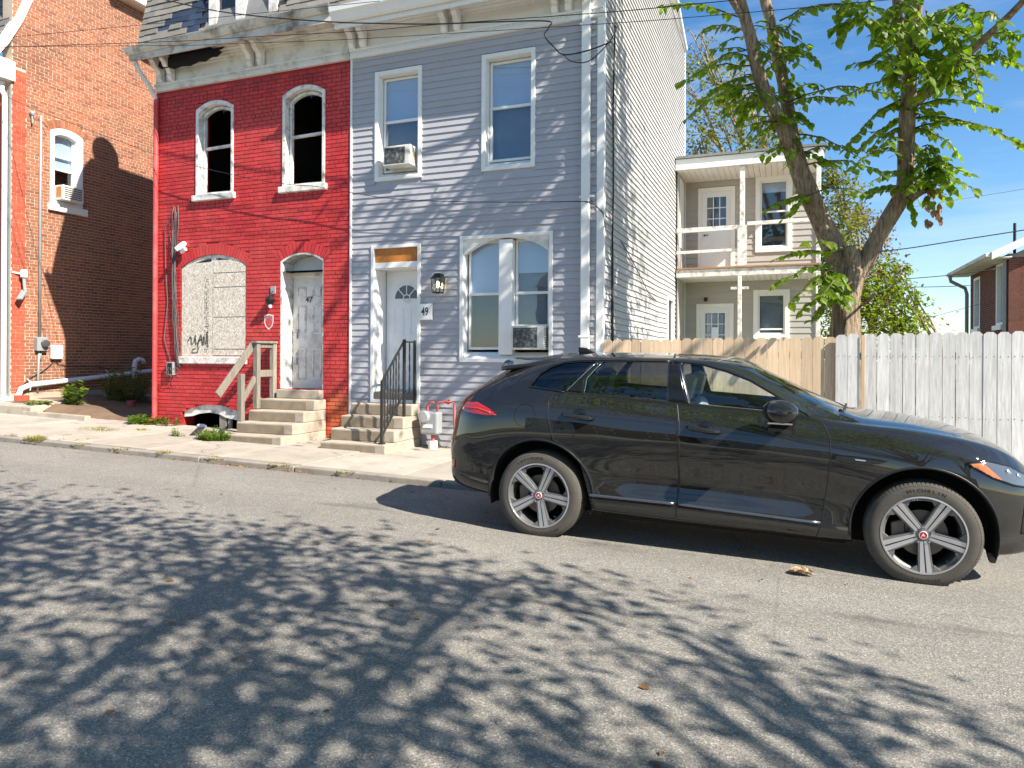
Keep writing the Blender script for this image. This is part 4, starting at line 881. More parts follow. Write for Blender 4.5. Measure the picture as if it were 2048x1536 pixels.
# ================================================================== BRICK HOUSE
bh = thing('brick_house', 'tall orange brick house with one white side window and mansard', 'house')
bw = (11.45, 12.26, 5.05, 6.86, 0.12, 0.0)
m = MB(); holes_wall(m, PBk, 10.58, 22.0, -0.2, 10.6, [bw], -0.3, 0.0); spandrel(m, PBk, bw, -0.3, 0.0)
m.build('wall', M['mortar'], bh)
brick_wall(bh, PBk, 10.9, 15.2, 0.55, 10.58, [(bw[0], bw[1], bw[2], bw[3], bw[4], 0.21)], M['brick'], camdist=cd(PBk), seed=11, proud=0.006, joint=0.014)
brick_wall(bh, PBk, 10.585, 10.9, 7.9, 10.58, [], M['brick'], n_ind=0, seed=13, proud=0.006, joint=0.014)
brick_wall(bh, PBk, 10.585, 10.9, 0.55, 7.9, [], M['brick_edge'], n_ind=0, seed=12, proud=0.004, joint=0.006)
voussoirs(bh, PBk, bw, M['brick'], 13, 0.20)
part('plinth', M['concrete'], bh, [(XB-0.1, XB+0.025, 10.56, 15.5, 0.2, 0.72)])
m = MB(); m.box(-22, XB-0.3, 21.8, 22, -0.2, 10.6).box(-22, XB-0.01, 10.6, 22, 10.6, 10.7); holes_wall(m, lambda u, w, d: (u, 10.6 - d, w), -22, XB-0.005, -0.2, 7.7, [], -0.3, 0.0); m.build('front_wall', M['brick_edge'], bh)
# white frame window
m = MB(); u0, u1, z0, z1, rise, _ = bw
ring(m, PBk, archpoly(u0, u1, z0, z1, rise), archpoly(u0+0.10, u1-0.17, z0+0.10, z1-0.15, rise*0.6), 0.03, -0.14); w = m.build('window', M['white'], bh, bevel=0.006)
m = MB(); u0, u1, z0, z1 = 11.54, 12.10, 5.14, 6.72
def PB2(u, w_, d): return PBk(u, w_, d - 0.10)
ring(m, PB2, rectpoly(u0, u1, z0, z1), rectpoly(u0+0.035, u1-0.035, z0+0.035, z1-0.035), 0.02, -0.03)
for z in (6.20, 5.90): m.hexa([PB2(u0, z-0.018, 0.025), PB2(u1, z-0.018, 0.025), PB2(u1, z-0.018, -0.02), PB2(u0, z-0.018, -0.02), PB2(u0, z+0.018, 0.025), PB2(u1, z+0.018, 0.025), PB2(u1, z+0.018, -0.02), PB2(u0, z+0.018, -0.02)])
m.build('sash', M['white'], w); part('pane', M['glass'], w, [(XB-0.125, XB-0.121, u0, u1, z0, z1)]); part('blind', M['shade'], w, [(XB-0.16, XB-0.155, u0, u1, 5.9, 6.7)]); part('backing', M['dark'], w, [(XB-0.4, XB-0.38, 11.4, 12.3, 5, 6.9)])
m = MB(); m.box(XB-0.05, XB+0.08, 11.40, 12.36, 4.90, 5.07); m.build('sill', M['white'], bh, bevel=0.012)
# mansard gable edge and roof
bp = [(9.95, 7.62), (10.10, 8.02), (10.32, 8.35), (10.62, 8.95), (10.85, 9.55), (11.0, 10.2), (11.05, 10.7)]
m = MB()
for (a, b), (c, d) in zip(bp[:-1], bp[1:]): m.hexa([(XB-0.5, a, b), (XB+0.06, a, b), (XB+0.06, a+0.16, b-0.02), (XB-0.5, a+0.16, b-0.02), (XB-0.5, c, d), (XB+0.06, c, d), (XB+0.06, c+0.16, d-0.02), (XB-0.5, c+0.16, d-0.02)])
m.box(XB-0.6, XB+0.06, 9.98, 10.62, 7.55, 7.98); m.build('gable_trim', M['white'], bh)
for k, ((a, b), (c, d)) in enumerate(zip(bp[:-1], bp[1:])):
    n = 3
    for q in range(n):
        ya, za, yb, zb = a+(c-a)*q/n, b+(d-b)*q/n, a+(c-a)*(q+1.2)/n, b+(d-b)*(q+1.2)/n; u = -18.0 + (0.13 if (q+k) % 2 else 0)
        while u < XB-0.12:
            m = MB(); e = min(u+0.255, XB-0.08); m.hexa([(u, ya-0.05, za), (e, ya-0.05, za), (e, ya-0.03, za), (u, ya-0.03, za), (u, yb-0.025, zb), (e, yb-0.025, zb), (e, yb-0.015, zb), (u, yb-0.015, zb)]); m.build('shingle', M['shingle_dark'], bh); u += 0.26
m = MB(); m.box(XB-0.02, XB+0.30, 12.9, 22, 10.58, 10.63).box(XB+0.28, XB+0.33, 12.9, 22, 10.60, 10.85); m.build('eaves', M['white'], bh)
m = MB(); m.hexa([(-22, 11.0, 10.7), (XB+0.3, 11.0, 10.7), (XB+0.3, 22, 10.86), (-22, 22, 10.86), (-22, 11.0, 10.8), (XB+0.3, 11.0, 10.8), (XB+0.3, 22, 10.95), (-22, 22, 10.95)]); m.build('roof', M['rooftar'], bh)
c1 = atY(312, 8, 17.0); m = MB(); m.box(c1.x-0.22, c1.x+0.22, 17.0, 17.5, 10.3, 13.5)
ch = m.build('chimney', M['mortar'], bh)
for r in range(20):
    for s_ in range(2):
        part('brick', M['brick'], ch, [(c1.x-0.225+0.225*s_+(0.11 if r % 2 else 0)*(s_), c1.x-0.235+0.225*(s_+1), 16.992, 17.1, 11.6+r*0.0715, 11.66+r*0.0715)])
m = MB(); m.tube([(-16.05, 10.48, 7.5), (-16.02, 10.44, 7.35), (-16.0, 10.5, 7.2), (-16.0, 10.5, 0.5)], 0.055, 10); m.build('downspout', M['pvc'], bh, smooth=True, angle=50)
m = MB(); m.box(-15.97, XB-0.01, 10.565, 10.578, 0.6, 7.5); m.build('corner_board', M['greybox'], bh)
# services on the brick wall
X1 = XB + 0.03
em = thing('electricity_meter', 'grey meter box with round glass dial on the brick wall', 'meter')
m = MB(); m.box(XB, XB+0.12, 11.10, 11.36, 1.66, 1.97); m.build('box', M['greybox'], em, bevel=0.012); m = MB(); m.lathe([(0.085, 0), (0.085, 0.05), (0.075, 0.09), (0.0, 0.10)], 20, (XB+0.12, 11.26, 1.83), (1, 0, 0)); m.build('dial', M['lampclear'], em, smooth=True, angle=40)
m = MB(); m.tube([(X1, 11.22, 7.0), (X1, 11.21, 5.0), (X1, 11.21, 1.97)], 0.028, 8).tube([(X1, 11.2, 1.66), (X1, 11.17, 0.72)], 0.026, 8).tube([(X1, 11.24, 1.66), (X1, 11.24, 1.45)], 0.02, 8); m.build('conduit', M['greybox'], em, smooth=True)
jb = part('utility_box', M['pvc'], None, [(XB, XB+0.11, 11.46, 11.73, 1.47, 1.80)], bevel=0.03); tag(jb, 'white rounded plastic utility box beside the meter on brick', 'utility box')
m = MB(); m.tube([(X1, 11.55, 1.47), (X1, 11.5, 1.36), (X1, 11.3, 1.2), (X1, 11.0, 1.05), (X1, 10.8, 0.85), (X1, 10.7, 0.8)], 0.011, 6).tube([(X1, 11.58, 1.47), (X1, 11.65, 1.36), (X1, 11.9, 1.3), (X1, 12.6, 1.28), (X1, 13.4, 1.2)], 0.009, 6); tag(m.build('wall_cable', M['cable'], smooth=True), 'thin black cable drooping from the white utility box along brick', 'cable')
fl = thing('flood_light', 'small white security light on a bracket at the brick corner', 'lamp')
m = MB(); m.tube([(XB, 10.60, 3.38), (XB+0.05, 10.75, 3.36)], 0.02, 8).lathe([(0.07, -0.08), (0.075, 0.06), (0.05, 0.09), (0, 0.1)], 14, (XB+0.1, 10.80, 3.36)); m.build('sensor', M['pvc'], fl, smooth=True, angle=40)
m = MB(); m.beam((XB+0.09, 10.80, 3.30), (XB+0.10, 10.82, 3.0), 0.09, 0.06).beam((XB+0.10, 10.82, 3.0), (XB+0.16, 10.66, 2.78), 0.12, 0.05); m.build('arm', M['greybox'], fl, bevel=0.01)
m = MB(); m.lathe([(0.0, 0.1), (0.05, 0.09), (0.055, 0.0)], 12, (XB, 11.0, 6.98), (1, 0, 0)); m.tube([(XB+0.05, 11.0, 6.95), (XB+0.07, 11.0, 6.75)], 0.02, 6); tag(m.build('wall_insulator', M['galv'], smooth=True, angle=40), 'small metal cable insulator on brick above the meter conduit', 'insulator')
dp = thing('drain_pipe', 'long white plastic drain pipe sloping along the brick wall base', 'pipe')
m = MB(); pts = [(XB+0.10, 14.9, 1.22), (XB+0.10, 14.4, 1.17), (XB+0.10, 12.0, 0.98), (XB+0.11, 10.95, 0.90), (XB+0.14, 10.72, 0.82), (XB+0.16, 10.66, 0.68), (XB+0.12, 10.58, 0.60), (XB-0.4, 10.44, 0.60), (XB-1.5, 10.42, 0.62)]
m.tube(pts, 0.058, 12); m.build('run', M['pvc'], dp, smooth=True, angle=60)
m = MB(); m.tube([(XB+0.3, 13.5, 0.98), (XB+0.3, 13.5, 1.30), (XB+0.3, 13.52, 1.42), (XB+0.3, 13.62, 1.47), (XB+0.3, 13.74, 1.44), (XB+0.3, 13.78, 1.36)], 0.058, 12); m.build('vent_bend', M['pvc'], dp, smooth=True)
for y in (10.95, 12.9): m = MB(); m.tube([(XB+0.02, y, 1.02 if y < 12 else 1.2), (XB+0.17, y, 0.95 if y < 12 else 1.1), (XB+0.1, y, 0.78)], 0.012, 6); m.build('pipe_hook', M['pvc'], dp)
# parking stop in front of the yard, loose brick, plant pot
ps = atX(68, 822, -15.35); m = MB(); m.prism([(-0.09, 0), (0.09, 0), (0.06, 0.14), (-0.06, 0.14)], lambda u, w, d: (-13.95 + d * 0.995, 10.20 + u - d * 0.02, 0.245 + w - d * 0.02), -0.95, 0.95); tag(m.build('parking_stop', M['concrete'], bevel=0.015), 'long concrete parking stop at the edge of the dirt yard', 'parking stop')
m = MB(); m.hexa([(-15.55, 10.42, 0.575), (-15.30, 10.52, 0.575), (-15.36, 10.64, 0.575), (-15.6, 10.54, 0.575), (-15.55, 10.42, 0.70), (-15.30, 10.52, 0.70), (-15.36, 10.64, 0.70), (-15.6, 10.54, 0.70)]); tag(m.build('loose_brick', M['brick_edge'], bevel=0.008), 'loose red brick lying under the white drain pipe bend', 'brick')
m = MB(); m.lathe([(0.0, 0.0), (0.07, 0.0), (0.09, 0.13), (0.10, 0.15), (0.085, 0.15), (0.08, 0.12), (0.0, 0.11)], 14, (-13.85, 11.9, 0.40)); tag(m.build('flower_pot', M['pinkpipe'], smooth=True, angle=40), 'small empty terracotta pot on the shaded dirt', 'pot')

# ================================================================== STEPS AND RAILINGS
def steps(name, label, u0, u1, yf, z0, tops, tread, extra=None):
    root = thing(name, label, 'steps'); n = len(tops)
    for i, zt in enumerate(tops):
        ya = yf + i * tread; zb = z0 if i == 0 else tops[i-1] - 0.001
        m = MB(); m.box(u0, u1, ya, YF - 0.035, zb if i else z0 - 0.1, zt); m.build('step', M['concrete'], root, bevel=0.018, seg=3)
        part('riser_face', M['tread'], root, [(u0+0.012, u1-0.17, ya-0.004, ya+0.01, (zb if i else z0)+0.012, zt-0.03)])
    return root
gs = steps('concrete_steps', 'four worn concrete steps with black iron railing up to white door', -6.87, -5.70, 9.36, 0.06, [0.245, 0.43, 0.615, 0.80], 0.275)
rs = steps('concrete_steps', 'four concrete steps with grey wooden handrail up to door 47', -8.72, -7.56, 9.28, 0.12, [0.285, 0.465, 0.645, 0.825], 0.285)
part('threshold', M['concrete'], rs, [(-8.56, -7.64, YF-0.13, YF+0.28, 0.826, 0.98)], bevel=0.012)
wh = thing('wooden_handrail', 'weathered grey timber handrail on the left of the steps to door 47', 'handrail')
hx = -8.69
def wbeam(name, a, b, w, h): m = MB(); m.beam(a, b, w, h); return m.build(name, M['oldwood'], wh, bevel=0.006)
wbeam('post', (hx, 9.64, 0.287), (hx, 9.64, 1.27), 0.09, 0.09); wbeam('post', (hx, 10.02, 0.66), (hx, 10.02, 1.80), 0.09, 0.09); wbeam('post', (hx+0.02, 10.42, 0.83), (hx+0.02, 10.42, 1.80), 0.09, 0.09)
wbeam('rail', (hx-0.07, 9.18, 0.93), (hx-0.07, 10.02, 1.79), 0.04, 0.13); wbeam('rail', (hx, 9.68, 0.83), (hx, 9.98, 1.20), 0.04, 0.10)
wbeam('cap', (hx, 9.94, 1.82), (hx+0.02, 10.47, 1.82), 0.13, 0.04); wbeam('rail', (hx+0.02, 10.06, 1.27), (hx+0.02, 10.40, 1.27), 0.04, 0.12); wbeam('rail', (hx+0.01, 10.06, 1.76), (hx+0.02, 10.40, 1.76), 0.04, 0.08)
ir = thing('iron_railing', 'black wrought iron railing with twisted balusters on the steps to door 49', 'railing')
ix = -5.80
def ibeam(name, a, b, w, h): m = MB(); m.beam(a, b, w, h); return m.build(name, M['iron'], ir, bevel=0.003)
ibeam('post', (ix, 9.43, 0.246), (ix, 9.43, 1.22), 0.04, 0.04); ibeam('post', (ix, 10.10, 0.616), (ix, 10.10, 1.86), 0.042, 0.042); ibeam('post', (ix, 10.44, 0.801), (ix, 10.44, 1.85), 0.04, 0.04)
ibeam('top_rail', (ix, 9.43, 1.20), (ix, 10.10, 1.84), 0.035, 0.022); ibeam('bottom_rail', (ix, 9.43, 0.36), (ix, 10.10, 1.0), 0.03, 0.02); ibeam('top_rail', (ix, 10.10, 1.82), (ix, 10.44, 1.82), 0.035, 0.022); ibeam('bottom_rail', (ix, 10.10, 0.96), (ix, 10.44, 0.96), 0.03, 0.02)
for k in range(7):
    y = 9.43 + 0.67 * (k + 1) / 8 if k < 6 else 10.27
    zb = (0.36 + (y-9.43)*0.955) if k < 6 else 0.96; zt = (1.20 + (y-9.43)*0.955) if k < 6 else 1.82
    m = MB(); pts = []; rr = []
    for q in range(26): pts.append((ix, y, zb + (zt-zb)*q/25)); rr.append(0.009 + 0.0045*abs(math.sin(q*math.pi/25*5)))
    m.tube(pts, rr, 6); m.build('baluster', M['iron'], ir, smooth=True)
m = MB(); m.box(ix-0.04, ix+0.04, 9.39, 9.47, 0.246, 0.27); m.build('foot', M['iron'], ir)
# ================================================================== SMALL THINGS ON THE HOUSES
def ac(name, label, u0, u1, z0, z1, yf, yb, mat_front, grille_slats=False, X=None):
    r = thing(name, label, 'air conditioner', group=None)
    if X is None:
        m = MB(); m.box(u0, u1, yf, yb, z0, z1); m.build('casing', M['acwhite'], r, bevel=0.012)
        part('fins', mat_front, r, [(u0+0.03, u1-0.10, yf-0.004, yf+0.02, z0+0.03, z1-0.03)], bevel=0.004)
        m = MB()
        for k in range(9): z = z0+0.05+(z1-z0-0.1)*k/8; m.box(u1-0.002, u1+0.003, yf+0.05, yf+0.19, z-0.006, z+0.006)
        m.build('vent_slat', M['acgrille'], r)
        m = MB(); m.box(u1-0.085, u1-0.03, yf-0.002, yf+0.01, z0+0.04, z1-0.04); m.build('side_strip', M['acwhite'], r)
    return r
ac('window_air_conditioner', 'small air conditioner jutting out of an upper window of grey house', -6.36, -5.84, 4.75, 5.08, YF-0.17, YF+0.22, M['acgrille'])
ac('window_air_conditioner', 'air conditioner with flaking dark front in the double ground floor window', -4.06, -3.53, 1.70, 2.07, YF-0.13, YF+0.3, M['acgrille'])
r = thing('window_air_conditioner', 'off white air conditioner in the side window of the brick house', 'air conditioner')
m = MB(); m.box(XB-0.15, XB+0.26, 11.58, 12.10, 5.16, 5.50); m.build('casing', M['acwhite'], r, bevel=0.01)
m = MB()
for k in range(6): m.box(XB+0.258, XB+0.264, 11.62, 12.06, 5.20+k*0.047, 5.225+k*0.047)
m.build('grille_slot', M['acgrille'], r); m = MB(); m.box(XB+0.05, XB+0.2, 11.576, 11.582, 5.22, 5.46); m.build('side_grille', M['ply'], r)
wl_ = thing('wall_lantern', 'lit black wall lantern with glass panes on grey siding', 'lamp')
lx, lz, ly = -5.34, 2.76, YF-0.13
m = MB(); m.box(lx-0.05, lx+0.05, YF-0.03, YF-0.012, lz-0.02, lz+0.17).box(lx-0.03, lx+0.03, YF-0.10, YF-0.03, lz+0.10, lz+0.14); m.build('backplate', M['black'], wl_)
m = MB(); m.prism([(-0.09, -0.09), (0.09, -0.09), (0.09, 0.09), (-0.09, 0.09)], lambda a, b, d: (lx + a*(1-0.55*d), ly + b*(1-0.55*d), lz+0.085+d*0.09), 0, 1); m.build('cap', M['black'], wl_)
m = MB()
for a in (-1, 1):
    for b in (-1, 1): m.beam((lx+a*0.066, ly+b*0.066, lz-0.14), (lx+a*0.082, ly+b*0.082, lz+0.085), 0.012, 0.012)
    m.box(lx+a*0.0-0.07, lx+a*0.0+0.07, ly+a*0.066-0.006, ly+a*0.066+0.006, lz-0.147, lz-0.13).box(lx+a*0.066-0.006, lx+a*0.066+0.006, ly-0.06, ly+0.06, lz-0.146, lz-0.131)
m.build('cage', M['black'], wl_)
for a in (-1, 1): m = MB(); m.quad((lx-0.06, ly+a*0.066, lz-0.13), (lx+0.06, ly+a*0.066, lz-0.13), (lx+0.075, ly+a*0.08, lz+0.08), (lx-0.075, ly+a*0.08, lz+0.08)); m.build('pane', M['glass'], wl_)
for a in (-1, 1): m = MB(); m.quad((lx+a*0.066, ly-0.06, lz-0.13), (lx+a*0.066, ly+0.06, lz-0.13), (lx+a*0.08, ly+0.075, lz+0.08), (lx+a*0.08, ly-0.075, lz+0.08)); m.build('pane', M['glass'], wl_)
m = MB(); m.lathe([(0.0, -0.06), (0.022, -0.04), (0.026, 0.0), (0.014, 0.04), (0.0, 0.05)], 12, (lx, ly, lz)); m.build('bulb', M['bulb'], wl_, smooth=True)
pq = thing('number_plaque', 'white square plaque with black number 49 beside the door', 'sign')
part('plate', M['pvc'], pq, [(-5.735, -5.485, YF-0.055, YF-0.019, 2.185, 2.455)], bevel=0.006); part('border', M['white'], pq, [(-5.715, -5.505, YF-0.058, YF-0.0552, 2.205, 2.435)])
link('number', text_mesh('49', 0.165, 0.002, 0.002), M['ink'], pq, loc=(-5.615, YF-0.0595, 2.32), rot=(R(90), 0, 0), scale=(0.8, 1.15, 1))
gm = thing('gas_meter', 'grey gas meter with red oxide pipes on white stub by the steps', 'gas meter')
m = MB(); m.box(-5.56, -5.24, 10.18, 10.38, 0.33, 0.70); b_ = m.build('body', M['greybox'], gm, bevel=0.04, seg=4); m = MB(); m.lathe([(0.0, 0.0), (0.10, 0.0), (0.10, 0.03), (0.08, 0.05), (0.0, 0.055)], 18, (-5.47, 10.18, 0.62), (0, -1, 0)); m.build('dial', M['galv'], gm, smooth=True, angle=40); part('label', M['capwhite'], gm, [(-5.50, -5.33, 10.172, 10.18, 0.44, 0.50)])
m = MB(); m.tube([(-5.47, 10.28, 0.70), (-5.47, 10.28, 0.80), (-5.44, 10.28, 0.84), (-5.36, 10.3, 0.84)], 0.021, 8).tube([(-5.29, 10.28, 0.70), (-5.29, 10.28, 0.82), (-5.26, 10.28, 0.85), (-5.06, 10.32, 0.86), (-5.02, 10.34, 0.83), (-5.02, 10.36, 0.35), (-5.0, 10.40, 0.31)], 0.021, 8).tube([(-5.36, 10.26, 0.34), (-5.36, 10.26, 0.2)], 0.034, 8); m.lathe([(0.04, -0.02), (0.04, 0.02)], 8, (-5.12, 10.31, 0.86), (1, 0, 0)); m.build('pipe', M['pinkpipe'], gm, smooth=True, angle=50)
m = MB(); m.lathe([(0.0, 0), (0.075, 0), (0.075, 0.16), (0.0, 0.16)], 16, (-5.36, 10.26, 0.07)); m.build('stub', M['pvc'], gm, smooth=True, angle=40)
sl_ = thing('wall_sconce', 'broken black sconce with bare bulb on the red wall by door 47', 'lamp')
part('plate', M['galv'], sl_, [(-8.78, -8.68, YF-0.03, YF-0.006, 2.70, 2.84)]); m = MB(); m.tube([(-8.73, YF-0.03, 2.75), (-8.73, YF-0.09, 2.68), (-8.74, YF-0.09, 2.62)], 0.012, 6).lathe([(0.03, 0.09), (0.09, 0.02), (0.085, 0.0), (0.05, -0.06), (0.0, -0.06)], 14, (-8.73, YF-0.10, 2.57)); m.build('shade', M['black'], sl_, smooth=True, angle=40); m = MB(); m.lathe([(0.0, -0.05), (0.03, -0.03), (0.035, 0.0), (0.02, 0.04)], 12, (-8.73, YF-0.10, 2.48)); m.build('bulb', M['shade'], sl_, smooth=True)
m = MB(); shp = [(-0.10, 0.12), (-0.05, 0.125), (0, 0.14), (0.05, 0.125), (0.10, 0.12), (0.10, -0.02), (0.07, -0.09), (0, -0.15), (-0.07, -0.09), (-0.10, -0.02)]
ring(m, lambda u, w, d: (-8.83+u, YF-0.008-d, 2.20+w), shp, [(u*0.84, w*0.84) for u, w in shp], 0.006, 0); sh_ = thing('shield_plaque', 'small faded red shield shaped plaque on the red brick', 'plaque'); m.build('rim', M['capwhite'], sh_); m = MB(); m.prism([(u*0.85, w*0.85) for u, w in shp], lambda u, w, d: (-8.83+u, YF-0.008-d, 2.20+w), 0.003, 0); m.build('face', mk('faded_red_enamel', (0.42, 0.10, 0.08), 0.5, 0.3, 20, dirt=(0.6, 0.45, 0.4), dirt_amt=0.7, dirt_scale=25), sh_)
jn = thing('junction_box', 'open rusty electrical box with loose wires low on red wall', 'electrical box')
part('box', M['galv'], jn, [(-11.20, -11.04, YF-0.09, YF-0.006, 1.20, 1.45)], bevel=0.006); part('inside', M['dark'], jn, [(-11.18, -11.06, YF-0.092, YF-0.088, 1.22, 1.43)])
rg = random.Random(3); m = MB()
for k in range(9):
    a = (-11.12 + rg.uniform(-.04, .04), YF-0.09, 1.30); pts = [a]
    for q in range(4): a = (a[0] + rg.uniform(-.07, .09), YF - rg.uniform(0.03, 0.14), a[2] + rg.uniform(-.1, .06)); pts.append(a)
    m.tube(pts, 0.004, 5)
m.build('loose_wire', M['cablegrey'], jn)
wb = thing('white_wall_light', 'broken white floodlight bracket above the boarded window', 'lamp')
m = MB(); m.tube([(-10.84, YF-0.02, 3.72), (-10.80, YF-0.12, 3.66), (-10.86, YF-0.2, 3.58)], [0.05, 0.06, 0.045], 8).beam((-10.88, YF-0.05, 3.55), (-10.72, YF-0.10, 3.60), 0.05, 0.05); m.build('bracket', M['pvc'], wb, smooth=True, angle=40)
m = MB(); rg = random.Random(12)                        # cable bundle hanging down the corner
for k in range(14):
    o = rg.uniform(-0.09, 0.09); pts = []
    for z in np.linspace(3.35 + rg.uniform(-.1, 1.1), 1.35, 14): t = (3.4 - z) / 2.0; pts.append((-11.06 + 0.12*max(0, t)**2 + o*math.sin(3*t + k) + rg.uniform(-.012, .012), YF - 0.03 - 0.035*abs(math.sin(t*4 + k)), z))
    m.tube(pts, rg.choice([0.004, 0.006, 0.008]), 5)
m.tube([(-11.1, YF-0.02, 4.45), (-11.15, YF-0.03, 4.25), (-11.32, YF-0.03, 4.05), (-11.30, YF-0.03, 3.3), (-11.24, YF-0.03, 2.6), (-11.33, YF-0.03, 1.9), (-11.15, YF-0.03, 1.45)], 0.008, 5).tube([(-11.0, YF-0.02, 4.46), (-10.98, YF-0.03, 4.1), (-11.04, YF-0.03, 3.4)], 0.009, 5)
tag(m.build('cable_bundle', M['cablegrey'], smooth=True), 'tangled bundle of loose grey cables hanging down the red wall', 'cable')
m = MB(); m.tube([(-8.98, 10.42, 0.66), (-8.98, 10.35, 0.78), (-8.9, 10.33, 0.80), (-8.84, 10.33, 0.75), (-8.84, 10.34, 0.60)], 0.045, 8).lathe([(0.06, -0.03), (0.06, 0.03)], 10, (-8.84, 10.33, 0.70)); m.tube([(-9.08, 10.44, 0.98), (-9.05, 10.38, 0.9), (-9.1, 10.38, 0.8)], 0.02, 6); tag(m.build('standpipe', M['pinkpipe'], smooth=True, angle=50), 'pink painted pipe stub beside the wooden handrail', 'pipe')
# unseen dish, added to cast the round shadow on the brick wall
sd = thing('shadow_dish', 'unseen round grey dish added on the red roof to cast a round shadow', 'dish')
dc = Vector((-11.3, 11.35, 10.75)); 
m = MB(); m.lathe([(0.0, 0.08), (0.15, 0.07), (0.28, 0.03), (0.36, -0.01), (0.36, -0.03), (0.28, 0.01), (0.15, 0.05), (0.0, 0.06)], 28, dc, (-0.93, 0.33, -0.25)); m.build('reflector', M['greybox'], sd, smooth=True, angle=40); m = MB(); m.tube([dc, (dc.x+0.1, dc.y, 10.2), (dc.x+0.1, dc.y, 10.1)], 0.03, 8); m.build('mast', M['galv'], sd)
# crumpled dead leaf on the road and scraps
def blob(name, mat, loc, sx, sy, sz, seed, label, cat, ridg=0.35):
    rg = random.Random(seed); m = MB(); n1, n2 = 9, 16
    for i in range(n1 + 1):
        for j in range(n2):
            th = math.pi * i / n1; ph = 2*math.pi*j/n2; r = 1 + ridg*(math.sin(3*ph + seed)*0.4 + rg.uniform(-.5, .5)*0.6)*math.sin(th)
            m.v.append((sx*r*math.sin(th)*math.cos(ph), sy*r*math.sin(th)*math.sin(ph), sz*(1-math.cos(th))*0.5*r))
    for i in range(n1):
        for j in range(n2): m.f.append((i*n2+j, i*n2+(j+1) % n2, (i+1)*n2+(j+1) % n2, (i+1)*n2+j))
    o = m.build(name, mat); o.location = loc; return tag(o, label, cat)
def onroad(px, py):
    d = ray(px, py); 
    for k in range(40):
        t = (0 if k == 0 else t); X, Y = (d[0]*t, d[1]*t) if t else (0, 4); t = (GZ(X) + prof(min(max(Y, -3), 7.82)) - EYE) / d[2]
    return Vector((d[0]*t, d[1]*t, EYE + d[2]*t))
rg = random.Random(8); m = MB(); nu, nv = 16, 10       # curled, creased dead leaf
for i in range(nu+1):
    for j in range(nv+1):
        u = i/nu; v = -1 + 2*j/nv; w = 0.052*math.sin(math.pi*min(1, u*0.97+0.02))**0.6
        m.v.append((-0.085 + 0.17*u, v*w, 0.006 + 0.030*v*v*math.sin(math.pi*u) + 0.012*abs(math.sin(9*u + 3*v)) + 0.010*abs(math.sin(5*v - 4*u)) + rg.uniform(0, 0.004)))
for i in range(nu):
    for j in range(nv): m.f.append((i*(nv+1)+j, (i+1)*(nv+1)+j, (i+1)*(nv+1)+j+1, i*(nv+1)+j+1))
o = m.build('crumpled_leaf', M['leaf_tan']); o.location = onroad(1602, 1150); o.rotation_euler = (0, 0.02, -0.15); sm_ = o.modifiers.new('solid', 'SOLIDIFY'); sm_.thickness = 0.002; tag(o, 'big crumpled tan leaf lying on the sunny asphalt', 'leaf')
blob('scrap_of_paper', M['pvc'], atY(402, 850, 10.40) + Vector((0, 0, -0.06)), 0.10, 0.06, 0.08, 6, 'white crumpled paper under the cellar opening', 'litter')
# ================================================================== FENCES
def picket(m, x0, x1, y, zb, zt, th=0.018):
    c = 0.035; P = lambda u, w, d: (u, y + d, w)
    m.prism([(x0, zb), (x1, zb), (x1, zt-c), (x1-c, zt), (x0+c, zt), (x0, zt-c)], P, 0, th)
rg = random.Random(17)
tf = thing('picket_fence', 'new tan wooden dog-ear picket fence beside the grey house', 'fence')
x = -2.615
while x < 0.47:
    w = 0.139 + rg.uniform(-0.002, 0.002); zt = 1.846 + (x + 2.62) * 0.0119 + rg.uniform(-0.008, 0.008)
    m = MB(); picket(m, x, x + w, 10.45 + rg.uniform(-0.003, 0.003), wz(x, 10.4) + 0.03, zt); m.build('picket', M['pine'], tf); x += w + rg.uniform(0.003, 0.007)
for z in (0.3, 0.95, 1.6): m = MB(); m.beam((-2.6, 10.49, z), (0.52, 10.49, z + 0.03), 0.04, 0.09); m.build('rail', M['pine'], tf)
for xx in (-2.55, -1.0, 0.48): m = MB(); m.box(xx-0.045, xx+0.045, 10.515, 10.605, wz(xx, 10.4)-0.1, 1.75); m.build('post', M['pine'], tf)
nl = MB()
wf_ = thing('picket_fence', 'whitewashed weathered dog-ear picket fence running right of the tree', 'fence')
x = 0.555; k = 0
while x < 9.0:
    if k == 2: x += 0.055
    w = 0.141 + rg.uniform(-0.003, 0.003); zt = 1.909 + (x - 0.56) * 0.014 + rg.uniform(-0.01, 0.01)
    m = MB(); picket(m, x, x + w, 10.39 + rg.uniform(-0.004, 0.004), wz(x, 10.4) + 0.03, zt); m.build('picket', M['whitefence'], wf_)
    for z in (1.62, 0.85, 0.25):
        for q in (0.03, w - 0.03): nl.lathe([(0.0, 0.0015), (0.006, 0.001), (0.006, 0)], 6, (x + q, 10.387, z + rg.uniform(-.01, .01)), (0, -1, 0))
    x += w + rg.uniform(0.004, 0.009); k += 1
o = nl.build('nail_head', M['iron'], wf_); o['kind'] = 'stuff'
for z in (0.25, 0.85, 1.62): m = MB(); m.beam((0.55, 10.43, z), (9.0, 10.43, z + 0.05), 0.04, 0.09); m.build('rail', M['whitefence'], wf_)
m = MB(); m.box(0.862, 0.90, 10.375, 10.43, wz(0.9, 10.4)-0.05, 1.90); m.build('post', M['pine'], wf_)
for xx in (2.6, 5.0, 7.4): m = MB(); m.box(xx-0.045, xx+0.045, 10.455, 10.545, wz(xx, 10.4)-0.1, 1.8); m.build('post', M['whitefence'], wf_)
